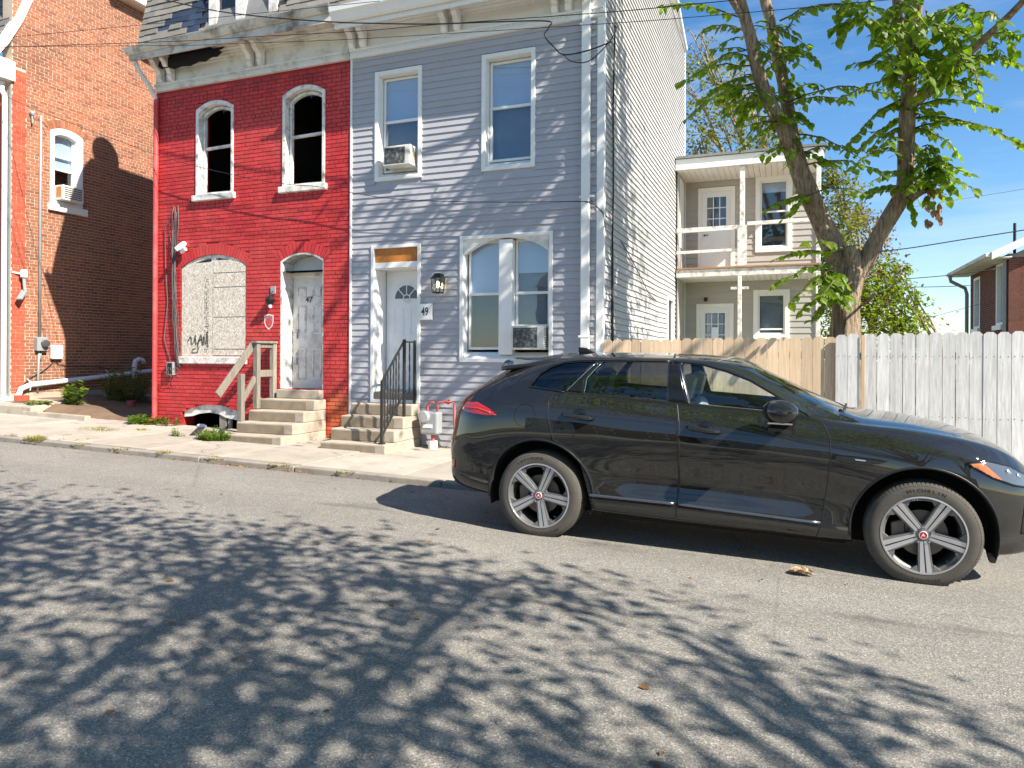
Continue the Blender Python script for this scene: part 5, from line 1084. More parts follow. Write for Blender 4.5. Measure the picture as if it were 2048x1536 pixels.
# ================================================================== RIGHT BRICK HOUSE
ng = thing('far_brick_house', 'dark red brick house with grey eaves beyond the white fence', 'house')
XN, YN0, YN1 = 6.75, 28.2, 33.6
def PN(u, w, d): return (XN - d, u, w)
nw1 = (32.0, 33.0, 2.75, 4.75); nw2 = (28.75, 29.7, 2.75, 4.9)
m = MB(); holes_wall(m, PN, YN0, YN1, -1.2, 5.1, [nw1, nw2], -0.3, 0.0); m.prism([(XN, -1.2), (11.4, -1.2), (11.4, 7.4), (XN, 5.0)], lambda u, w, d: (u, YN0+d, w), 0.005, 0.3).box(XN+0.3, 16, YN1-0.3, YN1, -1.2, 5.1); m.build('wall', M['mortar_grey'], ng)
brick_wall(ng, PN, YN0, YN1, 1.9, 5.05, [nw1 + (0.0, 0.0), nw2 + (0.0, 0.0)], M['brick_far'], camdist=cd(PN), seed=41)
def PN2(u, w, d): return (u, YN0 - d, w)
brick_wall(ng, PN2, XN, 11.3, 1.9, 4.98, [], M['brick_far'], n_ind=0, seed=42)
for h in (nw1, nw2):
    m = MB(); ring(m, PN, rectpoly(*h), rectpoly(h[0]+0.12, h[1]-0.12, h[2]+0.1, h[3]-0.1), 0.02, -0.15); w = m.build('window', M['white'], ng); part('pane', M['glass'], w, [(XN+0.1, XN+0.104, h[0]+0.1, h[1]-0.1, h[2]+0.1, h[3]-0.1)]); part('shutter_board', M['shade'], w, [(XN+0.15, XN+0.16, h[0], h[1], h[2], h[3])])
    part('sill', M['white'], ng, [(XN-0.12, XN+0.1, h[0]-0.1, h[1]+0.1, h[2]-0.16, h[2])])
m = MB(); m.hexa([(XN-0.62, YN0-0.5, 4.98), (11.5, YN0-0.5, 7.6), (11.5, YN1+0.4, 7.6), (XN-0.62, YN1+0.4, 4.98), (XN-0.62, YN0-0.5, 5.10), (11.5, YN0-0.5, 7.75), (11.5, YN1+0.4, 7.75), (XN-0.62, YN1+0.4, 5.10)]); m.build('roof', M['shingle_dark'], ng)
m = MB(); m.box(XN-0.78, XN-0.60, YN0-0.5, YN1+0.4, 4.95, 5.08); m.build('gutter', M['cream'], ng, bevel=0.02); part('soffit', M['cream'], ng, [(XN-0.6, XN-0.01, YN0-0.45, YN1+0.35, 4.92, 4.96)])
m = MB(); m.hexa([(XN-0.6, YN0-0.53, 4.86), (11.5, YN0-0.53, 7.45), (11.5, YN0-0.5, 7.45), (XN-0.6, YN0-0.5, 4.86), (XN-0.6, YN0-0.53, 5.12), (11.5, YN0-0.53, 7.72), (11.5, YN0-0.5, 7.72), (XN-0.6, YN0-0.5, 5.12)]); m.build('rake_board', M['white'], ng)
m = MB(); m.tube([(XN-0.69, YN1+0.2, 4.95), (XN-0.66, YN1+0.2, 4.75), (XN-0.15, YN1+0.2, 4.45), (XN-0.10, YN1+0.15, 4.2), (XN-0.10, YN1+0.15, -0.9)], 0.07, 8).tube([(XN-0.09, YN0+0.1, 4.95), (XN-0.09, YN0+0.1, -0.9)], 0.06, 8); m.build('downspout', M['greybox'], ng, smooth=True, angle=50)
m = MB()
for (xx, yy, zz, r_) in ((7.6, 31, 6.55, 0.05), (8.2, 30, 7.0, 0.07), (8.35, 30.2, 6.9, 0.09), (9.2, 30, 7.1, 0.1)): m.tube([(xx, yy, zz-1.2), (xx, yy, zz)], r_, 8)
m.build('vent_pipe', M['iron'], ng)
# ================================================================== TREES
rg = random.Random(23)
def leafmesh():
    m = MB(); pr = [(0.0, 0.0), (0.12, 0.20), (0.35, 0.34), (0.62, 0.27), (0.85, 0.11), (1.0, 0.0)]; z = lambda t: -0.18*t*t
    for (a, wa), (b, wb) in zip(pr[:-1], pr[1:]):
        for s in (-1, 1):
            c = 0.10
            m.v += [(a, 0, z(a)), (b, 0, z(b)), (b, s*wb, z(b)+c*wb), (a, s*wa, z(a)+c*wa)]; n = len(m.v); m.f.append((n-4, n-3, n-2, n-1) if s < 0 else (n-1, n-2, n-3, n-4))
    return m
LM = leafmesh(); LMv = np.array(LM.v)
def leaf_frame(p, d, nrm, L):
    d = Vector(d).normalized(); n = Vector(nrm); n = n - d*n.dot(d)
    if n.length < 1e-3: n = d.orthogonal()
    n.normalize(); s = n.cross(d)
    return Matrix(((d.x*L, s.x*L, n.x*L, p[0]), (d.y*L, s.y*L, n.y*L, p[1]), (d.z*L, s.z*L, n.z*L, p[2]), (0, 0, 0, 1)))
def add_leaves(m, mats):
    for M4 in mats:
        A = np.array(M4); v = LMv @ A[:3, :3].T + A[:3, 3]; n = len(m.v); m.v += [tuple(q) for q in v]; m.f += [tuple(n+i for i in f) for f in LM.f]
def spray(tw, leaves, a, b, n, L, droop=0.12, seed=None):
    """a leafy twig from a to b: leaves alternate and hang"""
    a = Vector(a); b = Vector(b); ln = (b-a).length; pts = []
    for i in range(7): t = i/6; pts.append(a.lerp(b, t) + Vector((0, 0, droop*ln*math.sin(math.pi*t)*0.8)) + Vector((rg.uniform(-.02, .02), rg.uniform(-.03, .03), rg.uniform(-.02, .02))))
    tw.tube(pts, [0.012*(1-0.75*i/6)*min(1.6, 0.6+ln*0.5) for i in range(7)], 5)
    d = (b-a).normalized(); side = d.cross(Vector((0, 0, 1)))
    if side.length < 0.05: side = Vector((1, 0, 0))
    side.normalize()
    for i in range(n):
        t = 0.12 + 0.88*(i+0.5)/n; k = t*6; q = int(min(5, k)); p = pts[q].lerp(pts[q+1], k-q); s = 1 if i % 2 else -1
        dd = d*rg.uniform(0.25, 0.7) + side*s*rg.uniform(0.45, 0.9) + Vector((0, 0, -rg.uniform(0.05, 0.75)))
        nn = Vector((0, 0, 1)) + Vector((rg.uniform(-.6, .6), rg.uniform(-.9, .3), rg.uniform(-.3, .3)))
        leaves.append(leaf_frame(p, dd, nn, L*rg.uniform(0.7, 1.15)))
mt = thing('fork_tree', 'big fork-trunked tree with broad green leaves behind the fences', 'tree')
YT = 11.25
def tp(x, y, Y=YT): return atY(x, y, Y)
def limb(pts, rads, name='limb', n=18, sub_=6, seed=1):
    P = [Vector(p) for p in pts]; out = []; rr = []
    for i in range(len(P)-1):
        p0 = P[max(0, i-1)]; p1 = P[i]; p2 = P[i+1]; p3 = P[min(len(P)-1, i+2)]
        for k in range(sub_):
            t = k/sub_; out.append(0.5*((2*p1) + (p2-p0)*t + (2*p0-5*p1+4*p2-p3)*t*t + (3*p1-p0-3*p2+p3)*t*t*t)); rr.append(rads[i] + (rads[i+1]-rads[i])*t)
    out.append(P[-1]); rr.append(rads[-1]); ph = [random.Random(seed*31+k).uniform(0, 6) for k in range(n)]
    k_ = 0.82 if name == 'trunk' else 0.74; rr = [q*k_ for q in rr]
    m = MB(); m.tube(out, rr, n, True, lambda i, k, a: 1 + 0.085*math.sin(ph[k]*3 + i*0.45) + 0.085*(1 if k % 2 else -1)*math.sin(i*0.35 + ph[(k//2) % n]))
    return m.build(name, M['bark'], mt, smooth=True)
px2m = 0.0072
limb([tp(1690, 905), tp(1690, 780), tp(1690, 650), tp(1692, 590), tp(1697, 545), tp(1703, 500)], [0.30, 0.24, 0.225, 0.225, 0.25, 0.17], 'trunk', 26, 8, 3)
limb([tp(1680, 560), tp(1668, 500, 11.2), tp(1632, 420, 11.1), tp(1600, 340, 11.0), tp(1578, 280, 10.9), tp(1545, 215, 10.8), tp(1518, 150, 10.7), tp(1500, 70, 10.6), tp(1478, -10, 10.5), tp(1440, -160, 10.3), tp(1400, -330, 10.0)], [0.15, 0.19, 0.185, 0.17, 0.15, 0.125, 0.115, 0.11, 0.10, 0.08, 0.04], 'limb', 18, 6, 5)
limb([tp(1600, 350, 11.02), tp(1588, 280, 11.1), tp(1572, 200, 11.2), tp(1558, 120, 11.3), tp(1540, 40, 11.3), tp(1528, -40, 11.3), tp(1560, -200, 11.1), tp(1600, -400, 10.8)], [0.10, 0.115, 0.11, 0.105, 0.10, 0.09, 0.07, 0.03], 'limb', 16, 6, 7)
limb([tp(1712, 560), tp(1742, 500, 11.2), tp(1780, 435, 11.15), tp(1806, 380, 11.1), tp(1813, 300, 11.0), tp(1815, 220, 10.9), tp(1820, 130, 10.8), tp(1828, 30, 10.7), tp(1840, -100, 10.5), tp(1850, -300, 10.1)], [0.13, 0.155, 0.15, 0.14, 0.135, 0.13, 0.12, 0.115, 0.10, 0.05], 'limb', 18, 6, 9)
limb([tp(1822, 215, 10.92), tp(1860, 180, 10.8), tp(1910, 130, 10.6), tp(1965, 80, 10.4), tp(2030, 20, 10.1), tp(2120, -80, 9.7)], [0.075, 0.08, 0.075, 0.065, 0.055, 0.03], 'limb', 12, 5, 11)
limb([tp(1700, 545), tp(1702, 515, 11.1), tp(1700, 492, 11.05)], [0.15, 0.12, 0.10], 'cut_stump', 14, 5, 13)
limb([tp(1822, 398, 11.0), tp(1842, 385, 10.9), tp(1852, 380, 10.85)], [0.07, 0.055, 0.05], 'cut_stump', 10, 4, 14)
limb([tp(1722, 612), tp(1740, 598, 10.9), tp(1752, 585, 10.8)], [0.03, 0.025, 0.02], 'cut_stump', 8, 4, 15)
limb([tp(1815, 200, 10.9), tp(1790, -60, 9.8), tp(1800, -260, 9.0), tp(1830, -480, 8.4)], [0.06, 0.07, 0.06, 0.03], 'limb', 10, 5, 16)
limb([tp(1500, 60, 10.6), tp(1380, -120, 9.9), tp(1230, -240, 9.4), tp(1080, -330, 9.0)], [0.05, 0.05, 0.04, 0.02], 'limb', 10, 5, 17)
tw = MB(); LV = []
SPR = [((1490,40),(1318,14),16),((1485,60),(1395,70),9),((1495,100),(1388,150),12),((1505,130),(1350,170),15),((1505,150),(1395,205),12),((1515,165),(1362,248),16),((1525,180),(1430,195),10),((1540,200),(1445,235),10),((1520,170),(1475,260),10),((1560,240),(1480,300),8),((1540,190),(1560,262),7),
 ((1562,90),(1640,125),9),((1568,120),(1622,90),7),((1575,150),(1610,210),8),((1585,190),(1640,168),7),((1590,220),(1622,245),7),((1600,215),(1700,205),10),((1640,205),(1790,190),14),((1615,270),(1720,320),9),((1625,300),(1690,345),7),((1650,330),(1785,352),11),((1640,310),(1730,300),8),
 ((1805,200),(1690,300),13),((1805,160),(1680,200),11),((1810,130),(1700,130),11),((1812,230),(1720,300),10),((1810,250),(1740,300),8),((1800,330),(1770,280),6),((1790,300),(1705,340),8),
 ((1835,240),(2046,290),17),((1840,215),(2000,215),14),((1835,190),(1960,160),11),((1850,260),(2000,262),12),((1830,345),(1955,382),10),((1835,320),(1940,350),9),((1850,310),(1905,345),9),((1835,370),(1900,400),7),((1815,390),(1830,442),7),((1810,380),(1790,430),5),((1850,280),(1880,340),9),((1860,260),(1920,310),9),
 ((1680,505),(1550,520),11),((1680,530),(1542,575),13),((1680,550),(1580,608),10),((1684,570),(1602,628),10),((1684,590),(1625,640),8),((1690,500),(1610,490),7),((1686,560),(1640,600),8),((1676,545),(1630,560),7),
 ((1570,60),(1640,10),8),((1560,40),(1700,20),11),((1640,10),(1790,30),12),((1680,-20),(1720,40),7),((1900,140),(1990,150),9),((1940,110),(2046,130),10),((1930,120),(1960,190),8),((1980,70),(2046,70),8),((1960,80),(1920,30),8),((2000,50),(2030,110),7)]
def limbx(y): return float(np.interp(y, [40, 120, 200, 280, 340, 420], [1540, 1558, 1572, 1588, 1600, 1632]))
for a, b, n in SPR:
    if 1830 <= a[0] <= 1862 and 150 < a[1] < 400: a = (1818, a[1])
    elif 1560 <= a[0] <= 1665 and 80 < a[1] < 360: a = (limbx(a[1]), a[1])
    Ya = 11.0 + rg.uniform(-0.12, 0.08); A = tp(a[0], a[1], Ya); B = tp(b[0], b[1], Ya + rg.uniform(-1.0, 0.4)); spray(tw, LV, A, B, int(n*1.9), 0.142)
for k in range(64):      # dense mass round the upright stem
    cx, cy = rg.choice([(1810, 60), (1840, 110), (1790, 110), (1880, 60), (1760, 60), (1850, 20), (1930, 30), (1800, 20), (1900, 110), (1720, 20)])
    a = (cx + rg.uniform(-20, 20), cy + rg.uniform(-30, 20)); b = (a[0] + rg.uniform(-75, 75), a[1] + rg.uniform(15, 75)); Ya = rg.uniform(9.9, 11.0); spray(tw, LV, tp(*a, Ya), tp(*b, Ya + rg.uniform(-.6, .3)), rg.randint(9, 14), 0.15)
for k in range(44):
    cx, cy = rg.choice([(1850, 310), (1870, 330), (1850, 350), (1480, 180), (1500, 165), (1660, 580), (1650, 560)]); a = (cx + rg.uniform(-15, 15), cy + rg.uniform(-20, 20)); b = (a[0] + rg.uniform(-45, 55), a[1] + rg.uniform(0, 45)); Ya = rg.uniform(10.6, 11.1); spray(tw, LV, tp(*a, Ya), tp(*b, Ya - 0.2), rg.randint(8, 12), 0.14)
for k in range(85):      # short shoots off the limbs
    ax, ay = rg.choice([(1500, 70), (1508, 110), (1518, 150), (1535, 195), (1560, 245), (1545, 60), (1556, 115), (1572, 200), (1590, 290), (1820, 150), (1816, 220), (1814, 290), (1812, 340), (1808, 375), (1880, 160), (1930, 115), (1975, 75), (1625, 390)])
    an = rg.uniform(0, 6.28); ln = rg.uniform(35, 95); Ya = rg.uniform(10.75, 11.05); spray(tw, LV, tp(ax, ay, Ya), tp(ax + ln*math.cos(an)*1.15, ay + ln*math.sin(an)*0.6 + 12, Ya + rg.uniform(-.7, .4)), rg.randint(6, 11), 0.135)
n_vis = len(LV)
# crown above the picture: sprays through the volume over the fence and the pavement
def crown_pts(c, r, n, clump=9, spread=0.55):
    out = []
    while len(out) < n:
        p = Vector((rg.uniform(-1, 1), rg.uniform(-1, 1), rg.uniform(-1, 1)))
        if p.length > 1 or p.length < 0.25: continue
        q = Vector((c[0]+p.x*r[0], c[1]+p.y*r[1], c[2]+p.z*r[2]))
        for k in range(clump): out.append(q + Vector((rg.gauss(0, spread), rg.gauss(0, spread), rg.gauss(0, spread*0.8))))
    return out
def inview(p):
    xc = p[0]*_c + p[1]*_s; zc = -p[0]*_s + p[1]*_c
    if zc < 0.3: return False
    X = 1024 + FPX*xc/zc; Y = YH - FPX*(p[2]-EYE)/zc; return -30 < X < 2078 and Y > -15
def fill(c, r, n, L, clump=9, spread=0.55):
    out = []
    for p in crown_pts(c, r, n, clump, spread):
        if inview(p): continue
        t_ = (YF - p[1]) / -sunv.y * -1 if False else (p[1] - YF) / sunv.y; xf = p[0] - sunv.x*t_; zf = p[2] - sunv.z*t_   # where its shadow would meet the house fronts
        kp = 1.0 if p[1] > YF else 0.05 if zf < 0.6 else (0.0 if xf < -8.7 else 0.35 if xf < -7.1 else (0.0 if zf > 4.3 else 0.5) if xf < -4.75 else 0.9)  # unseen crown leaves thinned here to shape the dapple on the house fronts
        if rg.random() > kp: continue
        out.append(leaf_frame(p, (rg.uniform(-1, 1), rg.uniform(-1, 1), rg.uniform(-1, .2)), (rg.uniform(-.5, .5), rg.uniform(-.5, .5), 1), L*rg.uniform(0.7, 1.2)))
    return out
UP = fill((2.1, 8.8, 9.2), (2.1, 1.9, 2.6), 3600, 0.18) + fill((-1.7, 9.0, 7.7), (1.9, 0.8, 0.8), 230, 0.15, 7, 0.3) + fill((4.2, 10.5, 8.5), (2.0, 2.2, 2.0), 700, 0.17)
tw.build('twigs', M['twig'], mt, smooth=True)['kind'] = 'stuff'
lme = LM.mesh('leaf', smooth=True); lme.materials.append(M['leaf'])
vis = LV[:n_vis]; rg.shuffle(vis)
vis.sort(key=lambda A: A.translation.length)
for A in vis[:300]:
    o = link('leaf', lme, None, mt); o.matrix_world = A
m = MB(); add_leaves(m, vis[300:] + UP); o = m.build('crown', M['leaf'], mt, smooth=True); o['kind'] = 'stuff'
m = MB(); DL = []
for k in range(26): p = tp(1868 + rg.uniform(-16, 14), 385 + rg.uniform(-10, 62), 10.8); DL.append(leaf_frame(p, (rg.uniform(-.4, .4), rg.uniform(-.3, .3), -1), (rg.uniform(-1, 1), -1, 0), 0.13*rg.uniform(.5, 1)))
add_leaves(m, DL); o = m.build('dead_leaves', M['leaf_dry'], mt); o['kind'] = 'stuff'
# generic tree: tapered trunk, limbs and a crown of leaf faces
def tree(name, label, base, h_trunk, clumps, leafsize, nleaf, mat, trunk_r=0.14, seed=1, group=None, branches=True, sigma=0.35, nb=7):
    r_ = random.Random(seed); root = thing(name, label, 'tree', group=group); b = Vector(base); top = b + Vector((r_.uniform(-.3, .3), r_.uniform(-.3, .3), h_trunk))
    m = MB(); m.tube([b + Vector((0, 0, -0.5)), b.lerp(top, 0.4) + Vector((0.08, 0, 0)), top], [trunk_r*1.25, trunk_r, trunk_r*0.75], 10)
    for c, rr in clumps:
        c = Vector(c); mid = top.lerp(c, 0.5) + Vector((r_.uniform(-.3, .3), r_.uniform(-.3, .3), r_.uniform(0, .4))); m.tube([b.lerp(top, r_.uniform(0.7, 1.0)), mid, c], [trunk_r*0.55, trunk_r*0.32, trunk_r*0.12], 6)
        if branches:
            for k in range(nb):
                e = c + Vector((r_.uniform(-1, 1), r_.uniform(-1, 1), r_.uniform(-.8, 1)))*rr*1.05; m.tube([mid.lerp(c, r_.uniform(.3, 1)), c.lerp(e, 0.5) + Vector((0, 0, .1)), e], [trunk_r*0.16, trunk_r*0.10, trunk_r*0.04], 4)
    m.build('trunk', M['bark'], root, smooth=True)
    m = MB(); tot = sum(rr**2 for _, rr in clumps); sx = leafsize
    for c, rr in clumps:
        c = Vector(c); n = int(nleaf*rr**2/tot); k = 0; subs = []
        for q in range(max(4, int(n/28))):
            v = Vector((r_.gauss(0, 1), r_.gauss(0, 1), r_.gauss(0, 1))).normalized()*rr*r_.uniform(0.35, 1.0)**0.6; subs.append(c + v)
        for q in range(n):
            s_ = r_.choice(subs); p = s_ + Vector((r_.gauss(0, sigma), r_.gauss(0, sigma), r_.gauss(0, sigma)))*rr*0.5
            d = Vector((r_.uniform(-1, 1), r_.uniform(-1, 1), r_.uniform(-1, .5))).normalized(); s2 = d.cross(Vector((r_.uniform(-.6, .6), r_.uniform(-.6, .6), 1))).normalized(); L = sx*r_.uniform(.6, 1.25); u = s2.cross(d)*0.12*L
            m.v += [tuple(p), tuple(p + d*L*0.5 + s2*L*0.33 + u), tuple(p + d*L), tuple(p + d*L*0.5 - s2*L*0.33 + u)]; z = len(m.v); m.f.append((z-4, z-3, z-2, z-1))
    o = m.build('crown', mat, root); o['kind'] = 'stuff'
    return root
def cl(px, py, Y, r): v = atY(px, py, Y); return ((v.x, v.y, v.z), r)
tree('olive_tree', 'tall thin-leaved olive green tree rising behind the porch roof', (0.2, 27, 0), 4.0, [cl(1420, 270, 26, 1.3), cl(1470, 240, 26, 1.2), cl(1400, 200, 26, 1.1), cl(1440, 150, 27, 1.2), cl(1520, 260, 26, 1.1), cl(1390, 300, 25.5, 0.9), cl(1560, 290, 26, 0.8), cl(1400, 100, 27, 0.8), cl(1490, 190, 27, 0.9)], 0.15, 3000, M['leaf_bg'], 0.2, 5, sigma=0.5)
tree('ivy_tree', 'narrow dark ivy covered tree at the right edge of the porch wing', (2.2, 25, 0), 3.0, [cl(1660, 560, 24, 0.75), cl(1668, 450, 24, 0.85), cl(1672, 390, 24, 0.7), cl(1660, 500, 24, 0.8), cl(1660, 640, 24, 0.8), cl(1655, 350, 24, 0.4)], 0.13, 5200, M['leaf_bg'], 0.12, 6, sigma=0.45)
tree('russet_tree', 'sparse tree with russet leaves seen through the trunk fork', (4.5, 36, 0), 3.0, [cl(1730, 470, 36, 1.2), cl(1745, 540, 36, 1.2), cl(1715, 440, 36, 0.9), cl(1755, 590, 36, 1.0), cl(1700, 520, 36, 1.0)], 0.20, 2300, M['leaf_russet'], 0.13, 7, sigma=0.5)
tree('yellow_green_tree', 'bushy yellow-green tree to the right of the forked trunk', (4.6, 24, -0.3), 1.6, [cl(1760, 620, 24, 0.9), cl(1740, 570, 24.5, 0.9), cl(1790, 640, 24, 0.9), cl(1735, 650, 24, 0.9), cl(1810, 600, 24, 0.6), cl(1775, 560, 24, 0.6), cl(1815, 660, 24, 0.5), cl(1825, 590, 24, 0.3), cl(1800, 545, 24.3, 0.3)], 0.16, 2900, M['leaf_yel'], 0.10, 8, sigma=0.62)
# street trees on the near pavement to the right of the viewpoint; their shade falls across the road
def cast(xs_, ys_, z, r): return ((xs_ + z*sunv.x/sunv.z, ys_ + z*sunv.y/sunv.z, z), r)
SH1 = [(-8.2, 3.9, 5.2, 1.0), (-7.2, 2.4, 5.6, 1.1), (-6.0, 4.0, 5.0, 1.0), (-5.6, 1.2, 5.8, 1.1), (-4.6, 3.0, 5.2, 1.1), (-3.6, 4.3, 4.9, 0.9), (-3.8, 1.3, 5.5, 1.0), (-2.5, 2.9, 5.0, 1.0), (-2.0, 4.3, 5.2, 0.7), (-2.0, 1.2, 5.6, 1.0), (-6.8, 0.3, 6.0, 1.0), (-4.6, -0.2, 6.0, 1.0), (-1.0, 2.2, 5.2, 0.8), (-9.2, 2.6, 5.8, 1.0)]
tree('street_tree', 'dense leafy street tree on the near pavement shading the asphalt', (2.6, -3.7, GZ(2.6)), 3.6, [cast(*q) for q in SH1], 0.12, 15000, M['leaf'], 0.15, 12, sigma=0.72, nb=12)
SH2 = [(0.2, 2.9, 5.0, 1.0), (1.2, 1.7, 5.4, 1.1), (1.0, 3.3, 5.0, 0.8), (-0.6, 1.0, 5.6, 1.0), (2.2, 2.6, 5.2, 1.0), (-0.3, 3.9, 5.0, 0.7), (0.4, 0.6, 5.8, 1.0)]
tree('street_tree', 'thin branchy street tree with few leaves further along the near pavement', (7.6, -3.6, GZ(7.6)), 3.6, [cast(*q) for q in SH2], 0.11, 1900, M['leaf'], 0.20, 13, sigma=0.6, nb=14)
# houses across the road (seen only in reflections)
def plain_house(x0, x1, label, mat, hgt, n):
    r_ = thing('row_house', label, 'house', group=None); hs = []
    for fz in (1.0, 4.0):
        for k in range(n): u = x0 + (x1-x0)*(k+0.5)/n; hs.append((u-0.45, u+0.45, fz+GZ(x0), fz+1.7+GZ(x0)))
    m = MB(); P = lambda u, w, d: (u, -24.2 + d, w); holes_wall(m, P, x0, x1, -1, hgt, hs, -0.25, 0.0); m.box(x0, x1, -31, -24.46, -1, hgt); m.build('wall', mat, r_)
    for h in hs: m = MB(); ring(m, P, rectpoly(*h), rectpoly(h[0]+0.07, h[1]-0.07, h[2]+0.07, h[3]-0.07), 0.03, -0.1); w = m.build('window', M['white'], r_); part('pane', M['glass'], w, [(h[0], h[1], -24.35, -24.345, h[2], h[3])])
    m = MB(); m.prism([(-23.8, hgt), (-31.4, hgt), (-27.6, hgt+1.6)], lambda y, z, d: (d, y, z), x0-0.1, x1+0.1); m.build('roof', M['shingle_dark'], r_)
plain_house(-16.0, -9.6, 'plain cream house across the road with grey roof', M['cream'], 6.2, 3)
plain_house(-9.3, -4.0, 'dark brick house across the road with white windows', M['brick_far'], 6.6, 2)
plain_house(-3.6, 2.6, 'pale grey house across the road behind the viewpoint', M['siding'], 6.0, 3)
plain_house(16.0, 24.0, 'brick house across the road beyond the street trees', M['brick_far'], 6.0, 3)
# ================================================================== WEEDS AND LITTER
def weed(name, label, loc, r, h, n, mat, leafy=True, seed=0, L=0.07):
    r_ = random.Random(seed); m = MB(); loc = Vector(loc)
    for k in range(n):
        a = r_.uniform(0, 6.28); q = r*math.sqrt(r_.random()); b = loc + Vector((q*math.cos(a), q*math.sin(a)*0.6, -0.01)); hh = h*r_.uniform(.5, 1.1)*(1-0.4*q/r)
        lean = Vector((math.cos(a)*r_.uniform(0, .5), math.sin(a)*r_.uniform(0, .5), 1)).normalized(); top = b + lean*hh
        if leafy:
            m.tube([b, b.lerp(top, .5), top], [0.004, 0.003, 0.002], 4)
            for j in range(7):
                p = b.lerp(top, 0.25 + 0.75*j/6); aa = r_.uniform(0, 6.28); d = Vector((math.cos(aa), math.sin(aa), r_.uniform(-.3, .5))).normalized(); s2 = d.cross(Vector((0, 0, 1))).normalized(); l = L*r_.uniform(.6, 1.2)
                m.v += [tuple(p), tuple(p+d*l*.45+s2*l*.28), tuple(p+d*l), tuple(p+d*l*.45-s2*l*.28)]; z = len(m.v); m.f.append((z-4, z-3, z-2, z-1))
        else:
            s2 = Vector((math.cos(a+1.57), math.sin(a+1.57), 0))*0.006; mid = b.lerp(top, .6) + Vector((math.cos(a), math.sin(a), 0))*0.02; tip = top + Vector((math.cos(a), math.sin(a), -.4))*hh*0.3
            m.quad(b-s2, b+s2, mid+s2*.8, mid-s2*.8); m.tri(mid-s2*.8, mid+s2*.8, tip)
    return tag(m.build(name, mat), label, 'weed')
def onpave(px, py, dz=0.0):
    d = ray(px, py); t = 8.0
    for k in range(30): X, Y = d[0]*t, d[1]*t; t = (wz(X, Y) + dz - EYE)/d[2]
    return Vector((d[0]*t, d[1]*t, EYE + d[2]*t))
weed('weed_clump', 'bright green bushy weed clump beside the red house steps', onpave(428, 880), 0.30, 0.24, 190, M['weed'], True, 1, 0.05)
weed('weed_clump', 'small upright weed in the pavement crack under the boarded window', onpave(356, 873), 0.10, 0.20, 18, M['weed'], True, 2, 0.05)
weed('weed_clump', 'leafy green weeds at the foot of the red downspout', onpave(285, 848) + Vector((0, 0.1, 0.0)), 0.42, 0.22, 130, M['weed'], True, 3, 0.08)
weed('weed_clump', 'low yellow grass growing in the pavement joint', onpave(195, 859), 0.42, 0.07, 260, M['grassdry'], False, 4)
weed('weed_clump', 'tuft of dry grass at the kerb edge near the brick house', onpave(72, 880), 0.20, 0.14, 190, M['grassdry'], False, 5)
weed('weed_clump', 'thin dry grass along the kerb joint', onpave(125, 879), 0.14, 0.05, 50, M['grassdry'], False, 6)
weed('weed_clump', 'dry weed tuft by the pavement crack near the downspout', onpave(283, 861), 0.15, 0.08, 70, M['grassdry'], False, 7)
weed('weed_clump', 'dusty low plants along the red wall under the cable box', Vector((-11.1, 10.36, 0.24)), 0.30, 0.22, 40, M['leaf_bg'], True, 8, 0.05)
weed('weed_clump', 'tiny weed at the corner between the two flights of steps', Vector((-7.3, 10.25, 0.13)), 0.10, 0.10, 14, M['weed'], True, 14, 0.04)
weed('garden_plant', 'sunlit broad-leaved plant at the edge of the dirt yard', Vector((-14.55, 11.05, 0.50)), 0.24, 0.55, 46, M['weed'], True, 9, 0.14)
weed('garden_plant', 'low leafy weeds on the concrete ledge by the parking stop', Vector((-14.9, 10.5, 0.52)), 0.28, 0.13, 30, M['weed'], True, 10, 0.09)
weed('garden_plant', 'shaded round bush against the brick wall', Vector((-14.6, 12.4, 0.52)), 0.50, 0.95, 150, M['leaf_bg'], True, 11, 0.13)
weed('garden_plant', 'shaded leafy shrub below the curved vent pipe', Vector((-13.6, 13.1, 0.40)), 0.6, 0.95, 130, M['leaf'], True, 12, 0.18)
weed('garden_plant', 'dark shrub in the shade next to the red house', Vector((-12.5, 13.3, 0.3)), 0.55, 0.9, 130, M['leaf_bg'], True, 13, 0.14)
for k, (px_, py_) in enumerate([(20, 872), (160, 889), (240, 897), (330, 905), (430, 917), (560, 930), (690, 944)]):
    weed('grass_tuft', 'small dry grass tuft growing from the kerb joint', onpave(px_, py_), 0.13 + 0.03*(k % 3), 0.05 + 0.02*(k % 2), 60, M['grassdry'], False, 40+k)['group'] = 'grass tufts along the kerb joint'
def litter(name, label, gen, n, seed):
    r_ = random.Random(seed); m = MB()
    for k in range(n):
        p = gen(r_); d = Vector((r_.uniform(-1, 1), r_.uniform(-1, 1), r_.uniform(-.2, .35))).normalized(); s2 = d.cross(Vector((r_.uniform(-.4, .4), r_.uniform(-.4, .4), 1))).normalized(); l = r_.uniform(.025, .07)
        m.v += [tuple(p), tuple(p+d*l*.5+s2*l*.3+Vector((0, 0, .008))), tuple(p+d*l), tuple(p+d*l*.5-s2*l*.3+Vector((0, 0, .008)))]; z = len(m.v); m.f.append((z-4, z-3, z-2, z-1))
    o = m.build(name, M['leaf_dry']); tag(o, label, 'leaf litter', kind='stuff')
def g1(r_): X = r_.choice([r_.gauss(-7.0, 0.6), r_.uniform(-12, -3.4)]); Y = YK - abs(r_.gauss(0, 0.07)) - 0.01; return Vector((X, Y, GZ(X)+prof(Y)+0.008))
litter('leaf_litter', 'brown dry leaves gathered in the gutter along the kerb', g1, 420, 3)
def g2(r_): X = r_.uniform(-5.6, -4.3); Y = 10.46 - abs(r_.gauss(0, 0.06)); return Vector((X, Y, wz(X, Y)+0.01))
